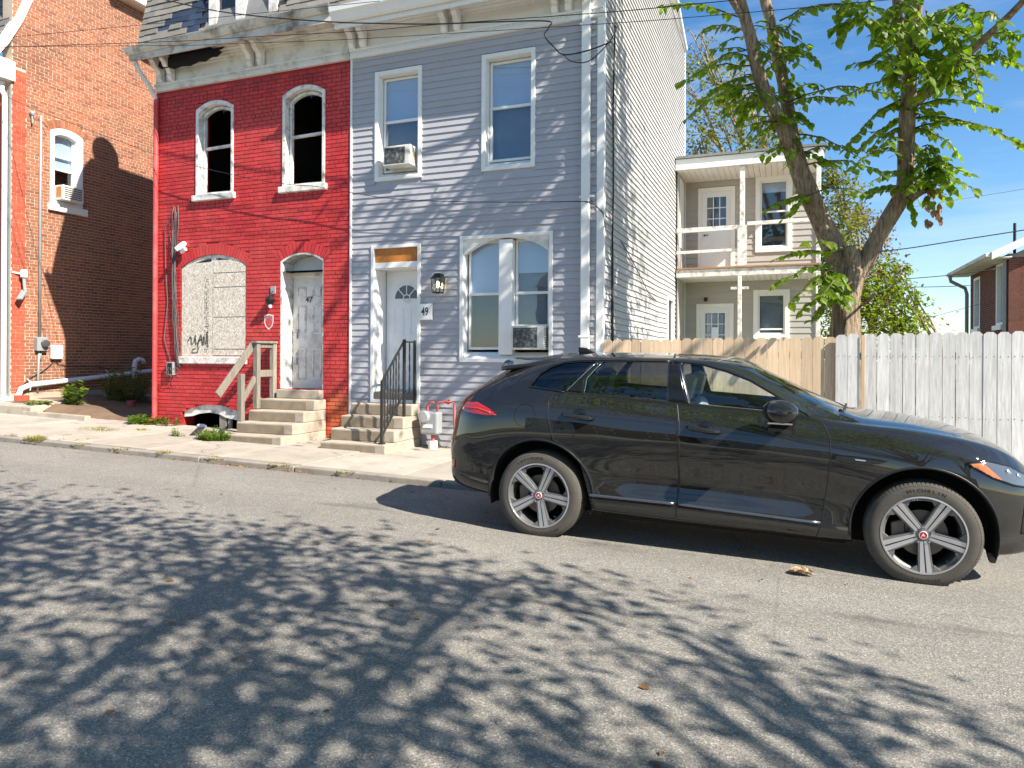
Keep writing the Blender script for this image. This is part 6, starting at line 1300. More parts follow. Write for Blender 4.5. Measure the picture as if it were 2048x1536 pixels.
litter('leaf_litter', 'brown dry leaves at the foot of the grey siding by the gas meter', g2, 90, 4)
def g3(r_): X = r_.uniform(-6, 3); Y = r_.uniform(2.0, 7.5); return Vector((X, Y, GZ(X)+prof(Y)+0.006))
litter('leaf_litter', 'few small leaf scraps scattered over the asphalt', g3, 60, 5)
# ================================================================== OVERHEAD CABLES
def cable(label, pts, Y, r, mat=M['cable'], name='overhead_cable'):
    P = [atY(p[0], p[1], p[2] if len(p) > 2 else Y) for p in pts]; out = []
    for i in range(len(P)-1):
        p0, p1, p2, p3 = P[max(0, i-1)], P[i], P[i+1], P[min(len(P)-1, i+2)]
        for k in range(6): t = k/6; out.append(0.5*((2*p1) + (p2-p0)*t + (2*p0-5*p1+4*p2-p3)*t*t + (3*p1-p0-3*p2+p3)*t*t*t))
    out.append(P[-1]); m = MB(); m.tube(out, r*0.75, 6); return tag(m.build(name, mat, smooth=True), label, 'cable')
cable('thick twisted black service cable sagging across the cornice to the grey house', [(300, -8), (417, 19), (529, 33.7), (664, 43.8), (753, 46.7), (866, 48), (980, 44), (1093, 42), (1098, 54), (1089, 71), (1107, 93), (1127, 109), (1172, 102), (1222, 84)], 9.75, 0.014)
cable('drooping black cable loop at the top corner of the grey house', [(1127, 109), (1144, 123), (1178, 122), (1215, 88), (1232, 60), (1229, 48)], 9.9, 0.010)
cable('thin black wire crossing below the mansard gutter', [(-40, 96), (340, 83), (462, 76), (720, 62), (866, 49.6), (1220, 24), (1400, 7), (1500, -3)], 9.6, 0.008)
cable('thin black wire running beside the frieze to the siding corner', [(-40, 93.5), (340, 91), (484, 86.5), (720, 77.5), (1220, 46.7), (1400, 33), (1620, 14), (1900, -12)], 9.5, 0.006)
cable('thin wire climbing over the brick gable and dormer', [(-40, 82), (25, 74), (313, 47), (560, 22), (760, 2)], 9.4, 0.006)
cable('long sagging black wire from brick house to the grey house downspout', [(-30, 172), (60, 214), (313, 309), (468, 350), (570, 368), (640, 374), (780, 397), (956, 404), (1160, 403), (1185, 404)], 10.3, 0.008)
m = MB(); m.tube([(-2.88, YF-0.13, 3.92), (-2.75, YF-0.06, 3.88), (-2.63, YF-0.03, 3.75), (-2.62, YF+0.05, 3.55)], 0.01, 6); tag(m.build('cable_end', M['cable'], smooth=True), 'short black cable bending round the white corner trim', 'cable')
m = MB(); yy = 11.0; m.tube([(-2.60, yy+0.05, 6.8), (-2.61, yy, 5.5), (-2.61, yy+0.04, 4.2), (-2.61, yy-0.02, 3.0), (-2.61, yy-0.01, 1.0)], 0.014, 6).tube([(-2.61, yy+0.02, 3.4), (-2.605, yy+0.05, 2.0), (-2.605, yy+0.04, 0.9)], 0.012, 6); tag(m.build('wall_cable', M['cable'], smooth=True), 'black cable running down the pale side wall near the corner', 'cable')
m = MB(); m.tube([(-2.61, 11.6, 3.5), (-2.60, 12.6, 3.25), (-2.60, 14.0, 2.85), (-2.61, 15.0, 2.75)], 0.010, 6); tag(m.build('wall_cable', M['cablegrey'], smooth=True), 'loose grey wire drooping across the pale side wall', 'cable')
cable('black wire entering the brick house above the side window', [(-30, 130), (0, 157), (44, 208), (96, 255, 11.3)], 11.0, 0.009)
cable('black overhead wire leaving the tree towards the right', [(1735, 506), (1820, 496), (1920, 480), (2048, 460), (2200, 433)], 15.0, 0.014)
cable('black wire meeting the gutter of the far brick house', [(1735, 561), (1820, 557), (1912, 549), (1990, 538)], 26.0, 0.018)
cable('thin black wire running level below the gutter wire', [(1735, 573), (1850, 574), (1940, 571)], 26.0, 0.016)
cable('faint diagonal wire low in the sky', [(1830, 643), (1945, 612), (1965, 606)], 27.0, 0.010)
cable('very thin wire high over the far brick house', [(1700, 436), (1850, 410), (2048, 378), (2200, 352)], 30.0, 0.010, M['cablegrey'])
# ================================================================== PARKED SUV
car = thing('parked_suv', 'black SUV with five-spoke alloy wheels parked along the kerb', 'car', loc=(-2.01, 6.725, 0.047), rot=(0.016, 0.0222, 0))
def curve(xs, vs):
    """monotone cubic through control points"""
    xs = np.array(xs, float); vs = np.array(vs, float); h = np.diff(xs); d = np.diff(vs)/h; mm = np.zeros_like(vs)
    mm[0], mm[-1] = d[0], d[-1]
    for i in range(1, len(xs)-1):
        mm[i] = 0 if d[i-1]*d[i] <= 0 else 3*(h[i-1]+h[i])/((2*h[i]+h[i-1])/d[i-1] + (h[i]+2*h[i-1])/d[i])
    def f(x):
        x = min(max(x, xs[0]), xs[-1]); i = min(len(xs)-2, max(0, int(np.searchsorted(xs, x)-1))); t = (x-xs[i])/h[i]
        return ((2*t**3-3*t*t+1)*vs[i] + (t**3-2*t*t+t)*h[i]*mm[i] + (-2*t**3+3*t*t)*vs[i+1] + (t**3-t*t)*h[i]*mm[i+1])
    return f
cz_b = curve([-1.0,-.9,-.44,.4,2.4,3.3,3.6,3.73], [.47,.37,.32,.27,.25,.25,.28,.42])
cy1 = curve([-1.0,-.96,-.85,-.6,-.44,.4,2.4,3.1,3.4,3.6,3.73], [.50,.63,.76,.85,.88,.885,.885,.87,.80,.66,.42])
cy2 = curve([-1.0,-.96,-.85,-.6,-.44,.4,2.4,3.1,3.4,3.6,3.73], [.55,.68,.81,.90,.925,.93,.93,.915,.84,.70,.46])
cz2 = curve([-1,-.44,.4,1.43,2.2,2.42,3.3,3.73], [.56,.47,.425,.42,.395,.385,.40,.47])
cy3 = curve([-1.0,-.96,-.85,-.6,0,.5,.9,2.0,2.4,2.9,3.2,3.42,3.6,3.73], [.57,.70,.82,.92,.958,.918,.882,.888,.925,.955,.93,.85,.70,.47])
cz3 = curve([-1,0,1.2,2.9,3.73], [.66,.60,.58,.56,.53])
cy4 = curve([-1.0,-.96,-.85,-.6,0,.6,1.2,2.0,2.9,3.2,3.42,3.6,3.73], [.55,.69,.815,.925,.968,.955,.945,.948,.965,.935,.855,.70,.46])
cz4 = curve([-1,0,1.2,2.9,3.4,3.73], [.75,.79,.78,.76,.70,.58])
cy5 = curve([-1.0,-.95,-.85,-.6,0,.6,1.2,2.0,2.9,3.2,3.42,3.6,3.73], [.53,.665,.785,.912,.966,.962,.958,.955,.952,.915,.83,.67,.44])
cz5 = curve([-1,-.8,0,1.2,2.3,2.9,3.2,3.42,3.6,3.73], [.83,.93,.96,.93,.90,.885,.85,.79,.72,.60])
cy6 = curve([-1.0,-.94,-.85,-.6,0,.6,1.2,2.0,2.9,3.2,3.42,3.6,3.73], [.52,.65,.755,.88,.94,.932,.925,.922,.918,.88,.785,.625,.41])
cz6 = curve([-1,-.8,-.3,.2,1.2,2.2,2.9,3.2,3.42,3.6,3.73], [.93,1.06,1.12,1.11,1.08,1.03,.99,.94,.87,.775,.63])
cy7 = curve([-1,-.9,-.7,-.3,.2,1,1.8,2.2,2.45,2.8,3.1,3.4,3.6,3.73], [.50,.65,.77,.85,.872,.870,.866,.866,.866,.855,.82,.70,.55,.38])
cz7 = curve([-1,-.9,-.7,-.12,.2,1.03,1.8,2.2,2.45,2.8,3.03,3.23,3.44,3.6,3.73], [.98,1.085,1.18,1.268,1.26,1.215,1.17,1.135,1.115,1.09,1.06,1.02,.942,.825,.652])
cy9 = curve([-1,-.75,-.4,.14,1,1.55,1.92,2.2,2.45,2.8,3.23,3.5,3.73], [.45,.63,.665,.69,.70,.715,.755,.80,.77,.74,.67,.52,.28])
cz9 = curve([-1,-.9,-.75,-.6,-.4,-.12,.14,.44,1,1.33,1.55,1.72,1.92,2.2,2.45,2.8,3.03,3.23,3.44,3.6,3.73], [1.02,1.135,1.23,1.31,1.395,1.478,1.53,1.55,1.555,1.54,1.50,1.43,1.31,1.16,1.13,1.11,1.08,1.04,.968,.85,.668])
cz12 = curve([-1,-.9,-.75,-.6,-.47,-.38,-.09,.27,.72,1.09,1.44,1.62,1.8,2.0,2.2,2.4,2.5,2.65,2.82,3.03,3.23,3.44,3.6,3.73], [1.04,1.17,1.285,1.375,1.455,1.512,1.568,1.597,1.607,1.607,1.595,1.565,1.48,1.385,1.29,1.20,1.165,1.15,1.137,1.105,1.062,.990,.87,.678])
def section(x):
    """half section (y,z) from the floor centre to the roof centre, smooth"""
    y9, z9, z12, y7, z7 = cy9(x), cz9(x), cz12(x), cy7(x), cz7(x); zb = cz_b(x)
    bulge = 0.025 if -0.3 < x < 2.2 else 0.012
    p = [(0, zb), (cy1(x)*0.6, zb), (cy1(x), zb+0.012), (cy2(x), zb + (cz2(x)-zb)*0.55), (cy2(x)-0.004, cz2(x)), (cy3(x), cz3(x)), (cy4(x), cz4(x)), (cy5(x), cz5(x)), (cy6(x), cz6(x)), (y7, z7),
         ((y7+y9)/2 + bulge, (z7+z9)/2 + bulge*0.3), (y9, z9), (y9*0.80, z9 + (z12-z9)*0.55), (y9*0.45, z9 + (z12-z9)*0.88), (0, z12)]
    out = []; n = len(p)
    for i in range(n-1):
        p0 = np.array(p[i-1]) if i else 2*np.array(p[0])-np.array(p[1]); p1 = np.array(p[i]); p2 = np.array(p[i+1]); p3 = np.array(p[i+2]) if i+2 < n else np.array((-p[n-2][0], p[n-2][1]))
        def tj(t, a, b): return t + max(1e-4, np.linalg.norm(b-a))**0.5
        t0 = 0; t1 = tj(t0, p0, p1); t2 = tj(t1, p1, p2); t3 = tj(t2, p2, p3)
        for k in range(4):
            t = t1 + (t2-t1)*k/4
            a1 = (t1-t)/(t1-t0)*p0 + (t-t0)/(t1-t0)*p1; a2 = (t2-t)/(t2-t1)*p1 + (t-t1)/(t2-t1)*p2; a3 = (t3-t)/(t3-t2)*p2 + (t-t2)/(t3-t2)*p3
            b1 = (t2-t)/(t2-t0)*a1 + (t-t0)/(t2-t0)*a2; b2 = (t3-t)/(t3-t1)*a2 + (t-t1)/(t3-t1)*a3; out.append((t2-t)/(t2-t1)*b1 + (t-t1)/(t2-t1)*b2)
    out.append(np.array(p[-1])); out[0][0] = 0; return np.array(out)
def loft(xs, off=0.0, floor=None):
    """closed body from half sections, near side is -y"""
    m = MB(); rings = []
    for x in xs:
        s = section(x).copy()
        if off:
            c = np.array((0, 0.95)); 
            for i in range(len(s)):
                t = s[min(i+1, len(s)-1)] - s[max(i-1, 0)]; nrm = np.array((t[1], -t[0])); nrm /= max(1e-6, np.linalg.norm(nrm)); s[i] = s[i] - nrm*off
            s[0][0] = 0; s[-1][0] = 0; s[:, 0] = np.maximum(s[:, 0], 0)
        if floor is not None: s[:, 1] = np.maximum(s[:, 1], floor)
        full = [(x, -y, z) for y, z in s] + [(x, y, z) for y, z in s[-2:0:-1]]; rings.append(full)
    n = len(rings[0])
    for r_ in rings: m.v += r_
    for i in range(len(rings)-1):
        for k in range(n): k2 = (k+1) % n; m.f.append((i*n+k, i*n+k2, (i+1)*n+k2, (i+1)*n+k))
    m.f.append(tuple(range(n))[::-1]); b = (len(rings)-1)*n; m.f.append(tuple(b+k for k in range(n))); return m
def clean(me):
    bm = bmesh.new(); bm.from_mesh(me); bmesh.ops.remove_doubles(bm, verts=bm.verts, dist=1e-5); bmesh.ops.recalc_face_normals(bm, faces=bm.faces); bm.to_mesh(me); bm.free(); return me
def boolean(me, cutters, op='DIFFERENCE'):
    o = bpy.data.objects.new('b', me); COL.objects.link(o); tmp = []
    for c in cutters:
        k = bpy.data.objects.new('k', c); COL.objects.link(k); tmp.append(k); b = o.modifiers.new('b', 'BOOLEAN'); b.object = k; b.operation = op; b.solver = 'EXACT'
        try: b.material_mode = 'TRANSFER'
        except Exception: pass
    dg = bpy.context.evaluated_depsgraph_get(); dg.update(); r_ = bpy.data.meshes.new_from_object(o.evaluated_get(dg))
    for k in tmp + [o]: bpy.data.objects.remove(k, do_unlink=True)
    return r_
xs = np.unique(np.round(np.concatenate([np.linspace(-1.0, -0.7, 9), np.linspace(-0.7, 3.3, 76), np.linspace(3.3, 3.73, 12)]), 4))
outer = clean(loft(xs).mesh('body')); outer.materials.append(M['paint'])
def cavity():
    m = MB(); xs_ = np.linspace(-0.50, 2.16, 34); rings = []
    for x in xs_:
        y7, z7, y9, z9, z12 = cy7(x), cz7(x), cy9(x), cz9(x), cz12(x)
        h = [(cy5(x)-0.075, 0.4613), (cy5(x)-0.065, cz5(x)), (y7-0.058, z7+0.004), ((y7+y9)/2-0.035, (z7+z9)/2-0.012), (y9-0.045, z9-0.040), (y9*0.5, z9+(z12-z9)*0.85-0.05), (0.0, z12-0.052)]
        rings.append([(x, -y, z) for y, z in h] + [(x, y, z) for y, z in h[-2::-1]])
    n = len(rings[0])
    for r_ in rings: m.v += r_
    for i in range(len(rings)-1):
        for k in range(n): k2 = (k+1) % n; m.f.append((i*n+k, i*n+k2, (i+1)*n+k2, (i+1)*n+k))
    m.f.append(tuple(range(n))[::-1]); b = (len(rings)-1)*n; m.f.append(tuple(b+k for k in range(n))); return m
cav = clean(cavity().mesh('cav')); cav.materials.append(M['liner'])
def prismY(poly, y0, y1, mat):
    m = MB(); m.prism(poly, lambda x, z, y: (x, y, z), y0, y1); me = clean(m.mesh('c')); me.materials.append(mat); return me
def cyl(cx, cz, r_, y0, y1, mat, n=56):
    return prismY([(cx + r_*math.cos(2*math.pi*k/n), cz + r_*math.sin(2*math.pi*k/n)) for k in range(n)], y0, y1, mat)
G_Q = [(-.125,1.305),(-.06,1.405),(.02,1.465),(.14,1.508),(.30,1.525),(.425,1.53),(.19,1.275)]
G_R = [(.475,1.53),(1.035,1.54),(1.05,1.235),(.36,1.268),(.365,1.39)]
G_F = [(1.135,1.54),(1.30,1.525),(1.50,1.475),(1.68,1.41),(1.86,1.31),(2.02,1.205),(2.03,1.185),(1.23,1.222)]
cut = [cav] + [cyl(a, 0.385, 0.468, y0, y1, M['liner']) for a in (0.0, 2.883) for (y0, y1) in ((-1.3, -0.60), (0.60, 1.3))] + [prismY(g_, -1.3, 1.3, M['gloss']) for g_ in (G_Q, G_R, G_F)]
wsm = MB(); wsm.prism([(1.64, -.56), (1.58, 0), (1.64, .56), (2.33, .69), (2.44, 0), (2.33, -.69)], lambda x, y, z: (x, y, z), 1.172, 1.8); wsm = clean(wsm.mesh('c')); wsm.materials.append(M['gloss'])
shell = boolean(outer, cut + [wsm])
D_F = [(1.075,1.575),(1.13,1.20),(1.158,1.08),(1.17,.85),(1.17,.55),(1.155,.20),(2.19,.20),(2.22,.38),(2.25,.65),(2.27,.89),(2.262,1.03),(2.215,1.128),(2.10,1.178),(1.92,1.288),(1.72,1.408),(1.55,1.482),(1.33,1.528),(1.2,1.54)]
D_R = [(.455,1.545),(.18,1.262),(.09,1.235),(.058,1.18),(.068,1.06),(.13,.87)] + [(0.5*math.sin(R(a)), 0.385+0.5*math.cos(R(a))) for a in (22, 35, 48, 61, 74, 87, 98)] + [(.47,.20),(1.155,.20),(1.17,.55),(1.17,.85),(1.158,1.08),(1.13,1.20),(1.075,1.575),(.8,1.545)]
def grow(poly, d):
    c = np.mean(np.array(poly), 0); return [tuple(np.array(p) + (np.array(p)-c)/max(1e-6, np.linalg.norm(np.array(p)-c))*d) for p in poly]
from mathutils.bvhtree import BVHTree
from mathutils.interpolate import poly_3d_calc
_bv = None
def true_normals(me):
    """paint faces keep the smooth normals of the uncut body"""
    global _bv
    if _bv is None:
        vv = [v.co.copy() for v in outer.vertices]; _bv = (BVHTree.FromPolygons(vv, [tuple(p.vertices) for p in outer.polygons]), vv, [v.normal.copy() for v in outer.vertices], [tuple(p.vertices) for p in outer.polygons])
    bv, vv, vn, pl = _bv; out = [None]*len(me.loops); cache = {}
    for p in me.polygons:
        pm = me.materials[p.material_index].name.startswith('black_metallic') if len(me.materials) else False
        for li in p.loop_indices:
            if not pm: out[li] = p.normal.copy(); continue
            vi = me.loops[li].vertex_index
            if vi not in cache:
                loc, nor, fi, dist = bv.find_nearest(me.vertices[vi].co)
                if fi is None or dist > 0.004 or len(pl[fi]) > 8: cache[vi] = None
                else:
                    w = poly_3d_calc([vv[k] for k in pl[fi]], loc); n = Vector((0, 0, 0))
                    for k, q in zip(pl[fi], w): n += vn[k]*q
                    cache[vi] = n.normalized()
            out[li] = cache[vi] if cache[vi] is not None and cache[vi].dot(p.normal) > 0.3 else p.normal.copy()
    me.normals_split_custom_set(out)
def finish(me, name, mat, parent=car, ang=32):
    me.polygons.foreach_set('use_smooth', [True]*len(me.polygons)); true_normals(me); return link(name, me, mat, parent)
def finish_old(me, name, mat, parent=car, ang=32):
    me.polygons.foreach_set('use_smooth', [True]*len(me.polygons)); me.set_sharp_from_angle(angle=R(ang)); return link(name, me, mat, parent)
ringf = [prismY([(-.14 + .098*math.cos(2*math.pi*k/40), 1.055 + .098*math.sin(2*math.pi*k/40)) for k in range(40)], -1.3, -0.80, M['gloss'])]
body = boolean(shell, ringf)
fuel = boolean(shell, [prismY([(-.14 + .095*math.cos(2*math.pi*k/40), 1.055 + .095*math.sin(2*math.pi*k/40)) for k in range(40)], -1.3, -0.82, M['gloss'])], 'INTERSECT')
finish(body, 'body', M['paint']); finish(fuel, 'fuel_flap', M['paint'])
# --- patches laid on the body side from outlines in (x,z)
_sec = {}
def side_y(x, z):
    k = round(x, 3)
    if k not in _sec: s = section(k); i0 = 8; _sec[k] = (s[i0:50, 1], s[i0:50, 0])
    zs, ys = _sec[k]; o = np.argsort(zs); return float(np.interp(z, zs[o], ys[o]))
def patch(poly, out, nx=14, nz=10, side=-1):
    bm = bmesh.new(); vs = [bm.verts.new((p[0], 0, p[1])) for p in poly]; f0 = bm.faces.new(vs); bmesh.ops.triangulate(bm, faces=[f0])
    x0, x1 = min(p[0] for p in poly), max(p[0] for p in poly); z0, z1 = min(p[1] for p in poly), max(p[1] for p in poly)
    for i in range(1, nx): bmesh.ops.bisect_plane(bm, geom=bm.verts[:]+bm.edges[:]+bm.faces[:], plane_co=(x0+(x1-x0)*i/nx, 0, 0), plane_no=(1, 0, 0))
    for i in range(1, nz): bmesh.ops.bisect_plane(bm, geom=bm.verts[:]+bm.edges[:]+bm.faces[:], plane_co=(0, 0, z0+(z1-z0)*i/nz), plane_no=(0, 0, 1))
    bmesh.ops.remove_doubles(bm, verts=bm.verts, dist=0.0012)
    for f in bm.faces:
        f.normal_update()
    flip = [f for f in bm.faces if f.normal.y*side < 0]; bmesh.ops.reverse_faces(bm, faces=flip)
    for v in bm.verts: v.co.y = side*(side_y(v.co.x, v.co.z) + out)
    me = bpy.data.meshes.new('patch'); bm.to_mesh(me); bm.free(); me.polygons.foreach_set('use_smooth', [True]*len(me.polygons)); ns = []
    for v in me.vertices:
        x, z = v.co.x, v.co.z; dx = (side_y(x+0.012, z) - side_y(x-0.012, z))/0.024; dz = (side_y(x, z+0.012) - side_y(x, z-0.012))/0.024
        ns.append(Vector((-dx, side*1.0, -dz)).normalized())
    me.normals_split_custom_set_from_vertices(ns); return me
def pobj(name, poly, out, mat, parent=car, side=-1, thick=0.0, **k):
    o = link(name, patch(poly, out, side=side, **k), mat, parent)
    if thick: s_ = o.modifiers.new('solid', 'SOLIDIFY'); s_.thickness = thick; s_.offset = 0
    return o
# doors: skins standing 2 mm proud with a dark shut line round them
D_F = [(1.135,1.212),(1.16,1.08),(1.173,.85),(1.173,.55),(1.16,.295),(2.187,.275),(2.22,.38),(2.25,.65),(2.268,.89),(2.26,1.03),(2.21,1.125),(2.08,1.165),(1.8,1.185),(1.5,1.202)]
D_R = [(.19,1.262),(.10,1.238),(.062,1.18),(.070,1.06),(.13,.87)] + [(0.492*math.sin(R(a)), 0.385+0.492*math.cos(R(a))) for a in (22, 35, 48, 61, 74, 87, 98)] + [(.47,.305),(1.150,.295),(1.163,.55),(1.163,.85),(1.150,1.08),(1.125,1.214),(.8,1.235),(.5,1.25)]
def shut(poly, name, parent):
    m = MB(); q = []
    for (a, b), (c, d) in zip(poly, poly[1:] + poly[:1]):
        for k in range(6): x, z = a+(c-a)*k/6, b+(d-b)*k/6; q.append((x, -(side_y(x, z)+0.0012), z))
    q.append(q[0]); m.tube(q, 0.0042, 5); return m.build(name, M['black'], parent)
fd = pobj('door', D_F, 0.0025, M['paint'], nx=44, nz=36); rd_ = pobj('door', D_R, 0.0025, M['paint'], nx=44, nz=36)
shut(D_F, 'shut_line', fd); shut(D_R, 'shut_line', rd_)
for sd_ in (-1, 1):
    pobj('window', grow(G_Q, 0.012), -0.010, M['privacy'], car, sd_); pobj('window', grow(G_R, 0.012), -0.010, M['privacy'], rd_ if sd_ < 0 else car, sd_); pobj('window', grow(G_F, 0.012), -0.010, M['carglass'], fd if sd_ < 0 else car, sd_)
pobj('pillar_trim', [(.435,1.53),(.46,1.53),(.35,1.39),(.345,1.268),(.20,1.275)], 0.002, M['gloss'], rd_, thick=0.004); pobj('pillar_trim', [(1.05,1.54),(1.115,1.54),(1.21,1.222),(1.07,1.232)], 0.002, M['gloss'], car, thick=0.004)
def edge_tube(pts, r_, out, mat, name, parent=car, side=-1):
    m = MB(); q = []
    for (a, b), (c, d) in zip(pts[:-1], pts[1:]):
        for k in range(5): x, z = a+(c-a)*k/5, b+(d-b)*k/5; q.append((x, side*(side_y(x, z)+out), z))
    x, z = pts[-1]; q.append((x, side*(side_y(x, z)+out), z)); m.tube(q, r_, 6); return m.build(name, mat, parent, smooth=True)
edge_tube([(.19,1.268),(-.135,1.298),(-.068,1.412),(.015,1.474),(.14,1.517),(.30,1.536),(.46,1.541),(1.06,1.551)], 0.006, 0.003, M['gloss'], 'window_trim')
edge_tube([(1.075,1.55),(1.30,1.537),(1.50,1.487),(1.68,1.422),(1.86,1.322),(2.04,1.212),(2.12,1.17)], 0.005, 0.003, M['gloss'], 'window_trim', fd)
edge_tube([(.44,1.54),(.21,1.28)], 0.004, 0.004, M['chrome'], 'pillar_edge'); edge_tube([(.478,1.528),(.37,1.39),(.362,1.27)], 0.004, 0.004, M['chrome'], 'pillar_edge', rd_); edge_tube([(1.125,1.545),(1.225,1.225)], 0.004, 0.004, M['chrome'], 'pillar_edge', fd)
# windscreen glass
m = MB(); nx_, ny_ = 14, 16
for i in range(nx_+1):
    for j in range(ny_+1):
        v = -1 + 2*j/ny_; xa = 1.565 + 0.075*v*v; xb = 2.46 - 0.115*v*v; x = xa + (xb-xa)*i/nx_; yw = (0.57 + 0.135*i/nx_)*v
        s = section(x); zt = float(np.interp(abs(yw), s[::-1, 0][:18], s[::-1, 1][:18])); m.v.append((x, yw, zt-0.008))
for i in range(nx_):
    for j in range(ny_): a = i*(ny_+1)+j; m.f.append((a, a+ny_+1, a+ny_+2, a+1))
m.build('windscreen', M['carglass'], car, smooth=True)
m = MB(); m.tube([(2.36, -0.55, 1.19), (2.40, -0.3, 1.20), (2.43, 0.1, 1.205)], 0.010, 6).tube([(2.38, -0.62, 1.16), (2.35, -0.5, 1.20)], 0.014, 6); m.build('wiper', M['black'], car)
m = MB(); ny_ = 12                          # tailgate glass
for i in range(7):
    for j in range(ny_+1): x = -0.44 - 0.27*i/6; v = -1+2*j/ny_; yw = 0.53*v; s = section(x); m.v.append((x-0.006, yw, float(np.interp(abs(yw), s[::-1, 0][:18], s[::-1, 1][:18]))+0.004))
for i in range(6):
    for j in range(ny_): a = i*(ny_+1)+j; m.f.append((a, a+1, a+ny_+2, a+ny_+1))
m.build('rear_window', M['gloss'], car, smooth=True)
# roof spoiler
m = MB(); n = 16
for i, x in enumerate((0.02, -0.14, -0.32, -0.48, -0.58)):
    for j in range(n+1):
        v = -1+2*j/n; yw = 0.665*v; xx = x + (0.10*v*v if i > 2 else 0.03*v*v*i/2); s = section(max(xx, -0.36)); zt = float(np.interp(abs(yw)*0.99, s[::-1, 0][:18], s[::-1, 1][:18])); zt = max(zt, 1.505-0.035*v*v-0.012*max(0, i-2)) + 0.008; m.v.append((xx, yw, zt))
for i in range(4):
    for j in range(n): a = i*(n+1)+j; m.f.append((a, a+1, a+n+2, a+n+1))
o = m.build('roof_spoiler', M['paint'], car, smooth=True); s_ = o.modifiers.new('solid', 'SOLIDIFY'); s_.thickness = 0.035; s_.offset = -1
m = MB(); m.prism([(0.0, 0.0), (0.19, 0.0), (0.07, 0.055), (0.0, 0.06)], lambda x, z, y: (0.06+x, y, 1.585+z*1.0), -0.025, 0.025); m.build('roof_antenna', M['black'], car, bevel=0.01)
# lamps, vent, sill strip, handles, mirror
TL = [(-.70,1.13),(-.60,1.135),(-.50,1.095),(-.41,1.045),(-.50,1.035),(-.72,1.045)]
pobj('tail_lamp', [(-.80,1.06),(-.76,1.125),(-.62,1.137),(-.50,1.098),(-.405,1.042),(-.52,1.032),(-.72,1.045)], 0.006, M['lampred'], thick=0.01); pobj('tail_lamp', [(-.80,1.06),(-.76,1.125),(-.62,1.137),(-.50,1.098),(-.405,1.042),(-.52,1.032),(-.72,1.045)], 0.006, M['lampred'], side=1, thick=0.01)
edge_tube([(-.78,1.085),(-.60,1.088),(-.47,1.06)], 0.006, 0.010, NT('bright_red_light_guide').set((0.7, 0.05, 0.03), 0.2).m, 'lamp_bar')
pobj('reflector', [(-.93,.60),(-.86,.60),(-.87,.52),(-.92,.52)], 0.004, M['lampred'], thick=0.004)
HLp = [(3.14,.905),(3.26,.925),(3.42,.885),(3.58,.80),(3.56,.74),(3.44,.765),(3.30,.815)]
for sd_ in (-1, 1):
    hl = pobj('headlight', HLp, 0.004, M['lampclear'], side=sd_, thick=0.01); pobj('indicator', [(3.155,.902),(3.24,.91),(3.36,.80),(3.30,.818)], 0.010, M['lampamber'], hl, sd_, thick=0.004)
    for (lx_, lz_, lr_) in ((3.40, .845, .028), (3.47, .82, .024)):
        q = MB(); q.lathe([(0.0, 0.012), (lr_*0.6, 0.009), (lr_, 0.0)], 18, (lx_, sd_*(side_y(lx_, lz_)+0.008), lz_), (0.35, sd_, 0.1)); q.build('projector', M['chrome'], hl, smooth=True)
    edge_tube(HLp + HLp[:1], 0.007, 0.006, M['gloss'], 'lamp_bezel', hl, sd_)
vt = pobj('fender_vent', [(2.285,.905),(2.33,.905),(2.64,.885),(2.60,.868),(2.50,.848),(2.36,.852),(2.29,.872)], 0.004, M['black'], thick=0.012); edge_tube([(2.30,.908),(2.45,.903),(2.64,.888)], 0.005, 0.008, M['gloss'], 'vent_edge', vt)
pobj('badge', [(2.43,.888),(2.50,.885),(2.50,.875),(2.43,.878)], 0.013, M['chrome'], vt)
pobj('sill_strip', [(.44,.436),(1.14,.432),(1.14,.412),(.44,.414)], 0.010, M['sill'], rd_, thick=0.008, nz=2); pobj('sill_strip', [(1.175,.432),(2.215,.398),(2.21,.380),(1.175,.412)], 0.010, M['sill'], fd, thick=0.008, nz=2)
for (x0, x1, z, dr_) in ((.20, .47, 1.075, rd_), (1.225, 1.49, 1.03, fd)):
    y = side_y((x0+x1)/2, z); m = MB(); m.tube([(x0, -y-0.004, z+0.012), (x0+0.03, -y-0.034, z+0.010), ((x0+x1)/2, -y-0.042, z), (x1-0.04, -y-0.034, z-0.008), (x1, -y-0.006, z-0.012)], [0.012, 0.019, 0.02, 0.019, 0.014], 10); m.build('handle', M['paint'], dr_, smooth=True)
    m = MB(); m.lathe([(0.0, 0.004), (0.045, 0.003), (0.055, 0.0)], 20, ((x0+x1)/2+0.01, -y-0.002, z+0.015), (0, -1, 0.1)); m.build('handle_cup', M['gloss'], dr_, smooth=True)
mr = MB(); n1, n2 = 10, 16
for i in range(n1+1):
    t = i/n1; th = math.pi*t
    for j in range(n2):
        ph = 2*math.pi*j/n2; a = math.sin(th)**0.55; cx_ = 1.915; m_y = -1.075 - 0.115*math.cos(th); xx = cx_ + a*(0.125*math.cos(ph)*(1.0 if math.cos(ph) < 0 else 1.0)) + 0.02*math.cos(th); zz = 1.205 + a*0.085*math.sin(ph) + (0.01 if math.sin(ph) > 0 else 0); mr.v.append((xx, m_y, zz))
for i in range(n1):
    for j in range(n2): mr.f.append((i*n2+j, i*n2+(j+1) % n2, (i+1)*n2+(j+1) % n2, (i+1)*n2+j))
mi = mr.build('mirror', M['paint'], fd, smooth=True); m = MB(); m.beam((1.98, -0.88, 1.155), (1.96, -1.03, 1.15), 0.10, 0.045); m.build('mirror_stalk', M['gloss'], mi, bevel=0.01); m = MB(); m.box(1.83, 2.0, -1.15, -0.98, 1.125, 1.137); m.build('mirror_strip', M['chrome'], mi)
